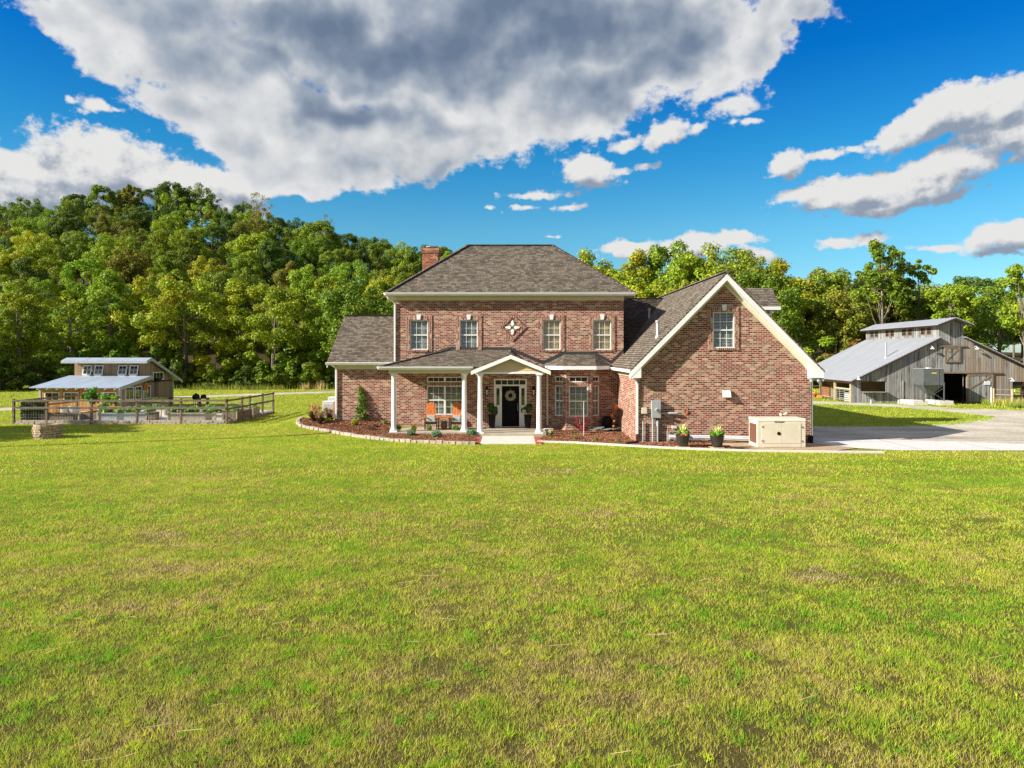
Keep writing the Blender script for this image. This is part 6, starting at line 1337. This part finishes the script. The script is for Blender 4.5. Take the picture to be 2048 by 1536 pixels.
zdoor(bX(1926.5),bX(1975),.05,bZ(748),[((bX(1930),1.2),(bX(1972),bZ(751)))],'sliding barn door slid open to the right of the doorway')
zdoor(bX(1882),bX(1912),bZ(724.5),bZ(694.5),[((bX(1883),bZ(723)),(bX(1911),bZ(696))),((bX(1886),bZ(699)),(bX(1897),bZ(710)))],'small square loft door with diagonal brace')
m_ = MB(); m_.fbox(fb,bX(1861),bX(1991),bZ(746.5),bZ(744.5)+.04,.03,.16); m_.fbox(fb,bX(1870),bX(1924),bZ(693.5),bZ(691),.03,.14); m_.build('door_rail','fence_wood',Bn)
m_ = MB(); m_.fbox(fb,bX(1956.6),bX(1968.6),bZ(769),bZ(761.7),.135,.15); sg = m_.build('door_sign','white_plastic',Bn); m_ = MB()
for i in range(4): m_.fbox(fb,bX(1958),bX(1967-(i%2)*1.2),bZ(763.6+i*1.5),bZ(763.1+i*1.5),.151,.154)
m_.build('sign_lines','grey_metal',sg)
m_ = MB(); m_.hull8([fb(sl_[0],sl_[2]-.05,.55),fb(sl_[1],sl_[2]-.05,.55),fb(sl_[1],sl_[2]-.05,.0),fb(sl_[0],sl_[2]-.05,.0),fb(sl_[0],sl_[2],.55),fb(sl_[1],sl_[2],.55),fb(sl_[1],sl_[2],.0),fb(sl_[0],sl_[2],.0)]); m_.build('counter','barn_board',Bn)
for px,py in ((1855,698),(1940,698.5),(2007,761),(1713,759)):
    x,z = bX(px),bZ(py); m_ = MB(); m_.tube([fb(x,z+.15,.02),fb(x,z+.25,.25),fb(x,z+.15,.42)],.02,6); m_.lathe(fb(x,z,.42),[(.17,0),(.16,.03),(.05,.12),(.04,.17)],12); m_.build('barn_light','white_plastic',Bn,smooth=True)
m_ = MB(); x,y = 3.55,1.8; zz = ze+sL*x; m_.lathe((x,y,zz-.1),[(.16,0),(.13,.2),(.085,.25),(.085,1.35),(.10,1.36),(.10,1.42),(.03,1.44)],10); m_.build('stove_pipe','galvanised',Bn,smooth=True)
m_ = MB(); m_.tube([fb(bX(1802),1.85,.08),fb(bX(1802),.0,.08)],.025,6); m_.build('conduit','galvanised',Bn)
def BW(x,y,z=0): a = R(3.26); return (bx0+x*math.cos(a)+y*math.sin(a), by0-x*math.sin(a)+y*math.cos(a), z)
# feed bin on concrete blocks
t2 = thing('feed_bin','tall grey steel hopper feed bin on legs standing left of the barn doorway','feed bin',BW(bX(1836),-1.35),R(-3),local=True)
hw_,hd = .78,.72; zb0,zb1 = 1.55,2.82
m_ = MB(); m_.box(-hw_,hw_,-hd,hd,zb0,zb1); m_.build('bin_body','bin_steel',t2,bevel=.02); m_ = MB(); m_.box(-hw_-.03,hw_+.03,-hd-.03,hd+.03,zb1,zb1+.04); m_.lathe((0,0,zb1+.04),[(.3,0),(.3,.06),(.05,.1)],14); m_.build('lid','galvanised',t2)
m_ = MB(); m_.hull8([(-.14,-.14,.82),(.14,-.14,.82),(.14,.14,.82),(-.14,.14,.82),(-hw_,-hd,zb0),(hw_,-hd,zb0),(hw_,hd,zb0),(-hw_,hd,zb0)]); m_.build('hopper','bin_steel',t2)
for x,y in ((-hw_,-hd),(hw_,-hd),(hw_,hd),(-hw_,hd)): m_ = MB(); m_.box(x-.035,x+.035,y-.035,y+.035,.28,zb0+.25); m_.build('leg','bin_steel',t2)
m_ = MB(); m_.bar((-hw_,-hd-.02,.4),(hw_,-hd-.02,1.35),.02,.035); m_.bar((hw_,-hd-.05,.4),(-hw_,-hd-.05,1.35),.02,.035); m_.bar((hw_-.42,-hd-.02,1.55),(hw_-.42,-hd-.02,2.8),.03); m_.build('brace','bin_steel',t2)
m_ = MB(); m_.box(-.14,.22,-hd-.025,-hd-.002,2.46,2.55); m_.build('nameplate','yellow_tag',t2)
for x0_,x1_,lab in ((bX(1797),bX(1825),'left concrete footing block under the feed bin'),(bX(1845),bX(1872.5),'right concrete footing block under the feed bin')):
    c_ = BW((x0_+x1_)/2,-1.6); m_ = MB(); h_ = (x1_-x0_)/2; m_.hull8([(c_[0]+sx_*h_,c_[1]+sy_,z) for z in (-.02,.33) for sx_,sy_ in ((-1,-.5),(1,-.5),(1,1.5),(-1,1.5))]); tag(m_.build('footing_block','concrete',bevel=.02),lab,'concrete block',group='footing blocks under the feed bin')
# things under the open left side
t2 = thing('wood_rack','rack of stacked split firewood under the open left side of the barn','firewood rack',BW(1.0,8.2),R(-3.26),local=True); rr = random.Random(6); m_ = MB()
for r_ in range(6):
    for i in range(13): m_.tube([(.0,-1.1+i*.17+rr.uniform(-.02,.02),.22+r_*.16),(.5,-1.1+i*.17,.22+r_*.16)],rr.uniform(.065,.085),6)
m_.build('logs','firewood',t2); m_ = MB(); m_.box(0,.5,-1.3,1.1,.05,.12); m_.box(0,.5,-1.32,-1.26,.05,1.35); m_.box(0,.5,1.06,1.12,.05,1.35); m_.build('rack_frame','pine_wood',t2)
t2 = thing('feed_sacks','stack of pale feed sacks behind the gate at the barn\'s left corner','sack stack',BW(.35,1.2),R(-3.26),local=True); m_ = MB()
for i in range(5):
    for j in range(2): m_.box(-.2+j*.02,.45,-.75+j*.72+rr.uniform(-.03,.03),-.08+j*.72,.05+i*.14,.18+i*.14)
m_.build('sacks','burlap',t2,bevel=.05)
t2 = thing('farm_gate','short grey tube gate closing the barn\'s open side by the corner post','gate',BW(-.05,0.3),R(86.7),local=True); m_ = MB()
for i in range(6): z = .18+i*.16; m_.tube([(0.05,0,z),(2.9,0,z)],.018,6)
m_.build('gate_rails','galvanised',t2); m_ = MB()
for x in (.05,1.0,1.95,2.9): m_.tube([(x,0,.1),(x,0,1.02)],.02,6)
m_.build('gate_frame','galvanised',t2); m_ = MB(); m_.box(0,3.0,-.06,-.02,1.05,1.17); m_.build('top_board','pine_wood',t2)
x,y,z = BW(-.35,7.3); t2 = thing('potted_mums','yellow mums in a small terracotta pot before the firewood rack','flower pot',(x,y,0),local=True); m_ = MB(); m_.lathe((0,0,0),[(.16,0),(.22,.28),(.24,.30),(.20,.30)],14); m_.build('pot','terracotta',t2,smooth=True); rng = np.random.default_rng(3); np_mesh('blooms',crown_leaves(320,(.34,.34,.2),(0,0,.45),.07,rng),'mum_yellow',t2)
for i,(a_,b_) in enumerate(((-.3,6.3),(-.25,5.8),(-.35,8.1))): x,y,z = BW(a_,b_); t2 = thing('pumpkin','orange pumpkin on the barn\'s left side floor, %s from the front' % ORD[(1,0,2)[i]],'pumpkin',(x,y,0),local=True,group='pumpkins beside the barn'); m_ = MB(); m_.lathe((0,0,0),[(.05,.02),(.17,.06),(.2,.15),(.16,.25),(.05,.27)],14); m_.build('fruit','pumpkin',t2,smooth=True); m_ = MB(); m_.tube([(0,0,.25),(.03,0,.34)],.02,5); m_.build('stalk','bark',t2)
for px,py,lab in ((1731,805,'left'),(1784,805,'right')): x,y,_ = BW(bX(px),-.9); m_ = MB(); m_.lathe((x,y,-.05),[(.05,0),(.05,.36),(.03,.38)],8); tag(m_.build('marker_post','white_paint'),'short white marker post before the barn\'s front boards, %s one' % lab,'post',group='white marker posts')
# H brace, wire fence, rough grass right of the doorway
t2 = thing('brace_fence','pale timber H shaped fence brace beside the barn doorway','fence',BW(bX(1935),-2.6),R(-3),local=True)
for x,h_,r_ in ((0,1.42,.06),(.16,1.35,.08),(1.55,1.28,.085)): m_ = MB(); m_.tube([(x,0,-.1),(x,0,h_)],r_,10); m_.build('post','pine_wood' if x else 'white_bark',t2)
m_ = MB(); m_.tube([(.16,0,.86),(1.55,0,.80)],.055,8); m_.tube([(.16,.02,1.26),(1.55,.02,1.24)],.03,8); m_.build('rail','pine_wood',t2)
for px,dy,lab in ((1998.7,-1.2,'left'),(2015,-3.4,'middle'),(2034,-.6,'right')):
    x,y,_ = BW(bX(px),dy); t3 = thing('wire_fence_post','thin steel fence post with white cap by the barn\'s right half, %s of three' % lab,'fence post',(x,y,0),local=True,group='white capped wire fence posts'); m_ = MB(); m_.bar((0,0,-.1),(0,0,1.05),.03,.03,up=(0,1,0)); m_.build('post','black_metal',t3); m_ = MB(); m_.bar((0,0,.98),(0,0,1.2),.05,.05,up=(0,1,0)); m_.build('cap','white_plastic',t3)
a_ = BW(bX(1972),-2.6); b_ = BW(bX(2015),-3.4); c_ = BW(bX(2080),-3.8); m_ = MB()
for z in (.35,.62,.9,1.08): m_.bar((*a_[:2],z),(*b_[:2],z),.008); m_.bar((*b_[:2],z),(*c_[:2],z),.008)
tag(m_.build('fence_wire','galvanised'),'strands of fence wire running right from the timber brace','wire')
t2 = thing('pasture_gate','low dark tube gate seen under the open right end of the barn','gate',BW(bX(2024),2.2),R(-3),local=True); m_ = MB()
for z in (.3,.55,.8,1.0): m_.tube([(0,0,z),(3.2,0,z)],.03,6)
m_.build('gate_rails','fence_wood',t2); m_ = MB(); m_.tube([(0,0,0),(0,0,1.05)],.035,6); m_.tube([(1.6,0,.1),(1.6,0,1.05)],.03,6); m_.build('gate_frame','fence_wood',t2)
# rough tall grass stuff: by the barn, and dry stems at the foot of the woods
def rough(name, pts, h, w_, col, lean=.5, seed=1):
    rng = np.random.default_rng(seed); n = len(pts); x,y = pts[:,0],pts[:,1]; z = ground(x,y); a = rng.uniform(0,2*np.pi,n); hh = h*rng.uniform(.4,1.15,n); ww = w_*rng.uniform(.6,1.3,n); la = rng.uniform(0,2*np.pi,n); ln = rng.uniform(.05,lean,n)*hh
    q = np.stack([np.stack([x-np.cos(a)*ww/2,y-np.sin(a)*ww/2,z],-1),np.stack([x+np.cos(a)*ww/2,y+np.sin(a)*ww/2,z],-1),np.stack([x+np.cos(la)*ln,y+np.sin(la)*ln,z+hh],-1)],1)
    return tag(np_mesh(name,q,'small_leaf',k=3,color=col),kind='stuff')
def ptsin(poly, n, seed): 
    rng = np.random.default_rng(seed); xs_ = [p[0] for p in poly]; ys_ = [p[1] for p in poly]; x = rng.uniform(min(xs_),max(xs_),n*3); y = rng.uniform(min(ys_),max(ys_),n*3); k = inpoly(x,y,poly); return np.stack([x[k],y[k]],-1)[:n]
q4 = [BW(bX(1933),-5.2)[:2],BW(bX(2120),-6.2)[:2],BW(bX(2120),-.1)[:2],BW(bX(1960),-.1)[:2],BW(bX(1933),-1.5)[:2]]
rough('rough_grass',ptsin(q4,16000,5),.42,.05,(.22,.30,.035)); rough('seed_grass',ptsin(q4,3500,6),.62,.035,(.40,.33,.13),seed=2)
pts = []; rng = np.random.default_rng(21)
for x0_,x1_,y_,n in ((-36,-25.5,79.8,900),(-25.5,-19.5,80.5,150),(-60,-46,66,250),(-46,-36,78.5,250)): pts.append(np.stack([rng.uniform(x0_,x1_,n),y_+rng.normal(0,.7,n)],-1))
rough('dry_weeds',np.concatenate(pts),0.75,.05,(.22,.24,.045),.25,9); p2 = np.concatenate([np.stack([rng.normal(c,.4,90),80.4+rng.normal(0,.4,90)],-1) for c in (-23.4,-21.6,-19.2,-18.4)]); rough('plume_grass',p2,1.0,.06,(.42,.36,.22),.25,10)
t2 = thing('utility_pole','wooden utility pole standing on the lawn, casting the long thin shadow','pole',(-25.6,29.25,0),local=True); m_ = MB(); m_.tube([(0,0,-.5),(0,0,9.3)],[.17,.11],10); m_.build('post','bark',t2)
# ------------------------------------------------------------------ trees
def make_crown(seed, rx, rz, h0, lobes, n, size, sparse=0.0, kind='round'):
    """leaf clumps on lobes round an envelope; h0 = height of the crown centre"""
    rng = np.random.default_rng(seed); q = []; L = []
    for i in range(lobes):
        f = rng.random(); th = rng.uniform(0,2*np.pi)
        if kind == 'round': zc = rng.uniform(-.85,.95); rad = math.sqrt(max(0,1-zc*zc))*rng.uniform(.55,.92)
        elif kind == 'tall': zc = rng.uniform(-.95,.95); rad = (1-abs(zc)**2.2)*rng.uniform(.35,.9)
        else: zc = rng.uniform(-.7,.9); rad = math.sqrt(max(0,1-zc*zc))*rng.uniform(.4,1.05)
        c = np.array([rad*rx*math.cos(th), rad*rx*math.sin(th), h0+zc*rz]); lr = rng.uniform(.12,.27)*rx*(1.25 if kind == 'tall' else 1); L.append((c,lr))
    w_ = np.array([l[1]**2 for l in L]); w_ /= w_.sum()
    for (c,lr),wi in zip(L,w_):
        m = int(n*wi*(1-sparse*rng.random())); d = rng.normal(0,1,(m,3)); d[:,2] += .35; d /= np.linalg.norm(d,axis=1,keepdims=True)
        bump_ = 1+.25*np.sin(d[:,0]*7+seed)*np.sin(d[:,1]*6)*np.sin(d[:,2]*8)
        r = lr*rng.uniform(.55,1.05,m)*bump_; q.append(leaf_quads(c+d*r[:,None]*np.array([1,1,.82]), d+np.array([0,0,.25]), size, 1.35, rng, .55))
    return np.concatenate(q), L
def make_trunk(L, h0, seed, r=.22, mat='bark', nl=12):
    rng = random.Random(seed); m_ = MB(); top = h0+.2*h0; lean = rng.uniform(-.4,.4)
    m_.tube([(0,0,-1.5),(lean*.3,0,h0*.5),(lean,lean*.5,h0),(lean,lean,top)],[r*1.25,r,r*.6,r*.2],7)
    for c,lr in rng.sample(L, min(nl,len(L))):
        z0 = min(h0*rng.uniform(.45,1.0), max(c[2]-.3,1)); b = Vector((lean*z0/h0,0,z0)); e = Vector(c); mid = (b+e)/2+Vector((0,0,-.25*(e-b).length*.4)); m_.tube([b,mid,e],[r*.38,r*.22,r*.07],5)
    return m_
SPEC = [  # kind, rx, rz, h0, lobes, leaves, size, sparse, trunk material
 ('round',4.2,4.4,8.6,74,19000,.23,.2,'bark'),('round',3.8,4.0,8.0,64,17000,.22,.3,'bark'),('tall',3.0,6.0,8.6,74,18000,.21,.35,'pale_bark'),
 ('tall',2.7,5.4,8.4,62,14000,.21,.5,'pale_bark'),('open',4.0,4.6,8.6,54,13500,.22,.5,'bark'),('round',4.6,3.9,8.0,86,22000,.23,.15,'bark'),
 ('open',3.4,4.8,8.8,38,6000,.23,.65,'pale_bark'),('round',2.4,2.1,2.3,26,7000,.2,.2,'bark'),
 ('open',3.7,4.6,8.0,70,15000,.21,.35,'bark'),('round',3.4,4.8,8.4,80,17000,.21,.25,'bark'),('tall',3.3,5.0,8.0,80,15000,.20,.4,'pale_bark'),('open',4.4,3.8,8.4,80,16000,.21,.3,'bark')]
VAR = []
for i,(kd,rx_,rz_,h0,lb,n,sz,spz,tm) in enumerate(SPEC):
    v,L = make_crown(100+i,rx_,rz_,h0,lb,n,sz,spz,kd); c = np_mesh('crown',v,'leaf'); tr = make_trunk(L,h0,i,  .06 if i == 7 else .20,tm,12).build('trunk',tm,None)
    cm_,tm_ = c.data,tr.data; bpy.data.objects.remove(c); bpy.data.objects.remove(tr); VAR.append((cm_,tm_,h0+rz_*1.12))
TONE = {'deep green':(.085,.145,.022),'mid green':(.150,.225,.022),'fresh green':(.215,.300,.024),'yellow green':(.300,.345,.026),'golden green':(.28,.28,.028),'olive':(.185,.200,.028),'russet':(.20,.130,.030)}
TREES = []
def tree(name, x, y, H_, var, tone, band, cat='tree', sx_=1.0, label=None, dz=-.3):
    cm_,tm_,h_ = VAR[var]; s_ = H_/h_; o = bpy.data.objects.new(name, None); o.location = (x,y,gz(x,y)+dz); o.rotation_euler = (0,0,random.uniform(0,6.28)); o.scale = (s_*sx_,s_*sx_,s_); link(o); o['category'] = cat
    c = bpy.data.objects.new('crown',cm_); link(c,o); k = TONE[tone]; j = random.uniform(.85,1.18); c.color = (k[0]*j*random.uniform(.9,1.12),k[1]*j,k[2]*j,1)
    t_ = bpy.data.objects.new('trunk',tm_); link(t_,o); o['group'] = band[1]
    if label: o['label'] = label
    else: TREES.append((o,tone,band[0],x/y,cat))
    return o
def pick(ws): return random.choices(list(ws), weights=list(ws.values()))[0]
BE = ('at the foot of the wooded hill','trees at the forest edge'); BL = ('low on the wooded hill','trees on the wooded hill'); BMd = ('halfway up the wooded hill','trees on the wooded hill'); BT = ('on the skyline of the wooded hill','trees on the wooded hill')
BR1 = ('in the first row behind house and barn','trees behind the house and barn'); BR2 = ('in the second row behind house and barn','trees behind the house and barn'); BR3 = ('on the far rise behind the house','trees behind the house and barn'); BU = ('in the undergrowth at the forest edge','bushes at the forest edge')
random.seed(11)
def px_of(x,y): return 1024+F*x/y
# front row left: tall pale yellow green trees
for x in np.arange(-66,-13,4.7):
    xx,yy = x+random.uniform(-1,1), 84+random.uniform(-1.5,2.5)-max(0,(-x-48))*.55
    if x > -24 and x < -15: continue
    tree('forest_tree',xx,yy,random.uniform(11.5,14.5),random.choice([2,3,10,4,6,8]),pick({'yellow green':5,'golden green':.5,'fresh green':4}),BE,sx_=random.uniform(1.0,1.25))
tree('forest_tree',-18.2,82,12.6,5,'mid green',BE,label='large round glossy dark green tree just left of the house, behind the wing roof',sx_=1.0); tree('forest_tree',-22.8,86,11.5,0,'fresh green',BE)
for x in np.arange(-62,-10,3.4):
    tree('understory_bush',x+random.uniform(-1,1),81.6+random.uniform(-.8,1)-max(0,(-x-46))*.55,random.uniform(3.0,5.2),7,pick({'fresh green':2,'yellow green':1.5,'mid green':3,'deep green':3}),BU,cat='bush',sx_=random.uniform(.9,1.3))
rows = [(91,5.3,BL),(98,5.5,BL),(105,5.7,BL),(112,5.9,BL),(120,6.1,BMd),(128,6.3,BMd),(137,6.4,BMd),(146,6.5,BMd),(156,6.6,BT),(166,6.2,BT),(176,6.0,BT)]
for ri,(y,sp_,band) in enumerate(rows):
    x = -.74*y-4+random.uniform(0,3)
    while px_of(x,y) < 905:
        top = band is BT
        tn = pick({'deep green':2.4,'mid green':4,'olive':2.2,'fresh green':1.2}) if y > 140 else pick({'mid green':4,'fresh green':4,'yellow green':1.6,'deep green':2.2,'olive':1.0,'golden green':.12})
        tree('forest_tree',x+random.uniform(-1.6,1.6),y+random.uniform(-2.5,2.5),random.uniform(8.5,12.5) if not top else random.uniform(9,15),random.choice([0,1,5,8,9,10,11,4,2] if not top else [0,1,5,4,6,8,9,11]),tn,band,sx_=random.uniform(.9,1.12)); x += sp_*random.uniform(.85,1.15)
for x in np.arange(-60,-10,3.9):
    tree('understory_bush',x+random.uniform(-1,1),85.6+random.uniform(-.8,1)-max(0,(-x-46))*.5,random.uniform(5.5,7.5),7,pick({'fresh green':3,'yellow green':2,'mid green':3,'deep green':1.5}),('in the second bush row at the forest edge','bushes at the forest edge'),cat='bush',sx_=random.uniform(.9,1.2))
# woods behind house and barn
for y,sp_,lo,hi,band,hh in ((90,6.0,1135,1990,BR1,(9.5,12.5)),(97,6.0,1135,2080,BR1,(11,14)),(108,7.2,960,2120,BR2,(12,15)),(122,8,900,2200,BR2,(11,14.5)),(150,10,900,2300,BR3,(10,14)),(176,11,900,2300,BR3,(10,13))):
    x = (lo-1024)/F*y
    while px_of(x,y) < hi:
        p_ = px_of(x,y)
        hgt = random.uniform(*hh)
        if 1135 < p_ < 1560 and y < 115: hgt *= 1.30
        if p_ > 1560: hgt *= 1.12 if y < 104 else 1.05
        if not (p_ > 1990 and y < 112):
            tn = pick({'yellow green':4,'golden green':.7,'fresh green':4,'mid green':1.5}) if p_ < 1480 else pick({'mid green':4,'fresh green':2.2,'olive':2.4,'deep green':2,'yellow green':.8,'russet':.7})
            tree('forest_tree',x+random.uniform(-1.5,1.5),y+random.uniform(-2.5,2.5),hgt,random.choice([0,1,2,4,5,8,9,10,11]),tn,band,sx_=random.uniform(.95,1.2))
        x += sp_*random.uniform(.85,1.15)
# bushes right
for p_ in range(1600,1990,38): y = 84; tree('understory_bush',(p_-1024)/F*y,y+random.uniform(-1.2,1),random.uniform(4,6.5),7,pick({'mid green':3,'olive':3,'fresh green':2,'russet':1}),('behind the barn','bushes behind the barn'),cat='bush',sx_=1.2)
# special trees with visible limbs
def special(px, Y, H_, seed, rx_, rz_, hc, tone, label, n=5200, lobes=30, r=.16, size=.24, sparse=.55, lim=20):
    x = (px-1024)/F*Y; t_ = thing('open_tree',label,'tree',(x,Y,gz(x,Y)-.2),local=True); v,L = make_crown(seed,rx_,rz_,hc,lobes,n,size,sparse,'open'); np_mesh('crown',v,'leaf',t_,color=TONE[tone]); make_trunk(L,hc,seed,r,'pale_bark',lim).build('trunk','pale_bark',t_)
special(1765,86,18,301,3.0,4.6,13.4,'mid green','tallest open crowned tree above the barn roof with pale trunk showing',13000,60); special(1834,88,16,302,2.3,4.0,12.0,'mid green','slimmer open tree standing right of the tallest one above the barn',8000,44)
special(1905,84,13.5,303,3.0,3.2,9.6,'fresh green','spreading bright green tree above the clerestory\'s right end',11000,50); special(2052,76,15,304,3.2,4.4,9.8,'fresh green','tall green tree at the right edge of the photo',12000,60,sparse=.3)
special(515,172,15,305,3.4,4.0,11.5,'olive','half bare grey twigged tree on the hill skyline',1500,24,lim=24,sparse=.8,size=.24); special(645,168,14,306,3.0,3.4,10.6,'olive','thin bare twigged tree on the hill\'s right shoulder',1300,22,lim=22,sparse=.8,size=.24)
special(262,170,16,307,2.9,4.4,9.6,'olive','tall twin crowned olive tree rising above the hill skyline',12000,64,size=.27,sparse=.2); special(345,171,17,308,4.5,4.6,9.2,'deep green','broad dark tree forming the highest point of the hill skyline',19000,90,size=.27,sparse=.1)
# shade trees standing left of the picture
for x,y,h_,lab in ((-42,30.3,12.5,'broad shade tree left of the lawn, beyond the picture edge'),): tree('shade_tree',x,y,h_,5,'mid green',BE,label=lab,sx_=.95)
# labels that single each tree out: colour, band, and its rank from the left among those alike
from collections import defaultdict
gr = defaultdict(list)
for o,tone,band,r_,cat in TREES: gr[(tone,band,cat)].append((r_,o))
for (tone,band,cat),l in gr.items():
    l.sort(key=lambda a: a[0])
    for i,(r_,o) in enumerate(l): o['label'] = ('only %s %s %s' % (tone,cat,band)) if len(l) == 1 else '%s %s %s from the left, %s' % (ordn(i),tone,cat,band)

0 and print('NTREES', len([o for o in bpy.data.objects if o.name.startswith('forest_tree')]))
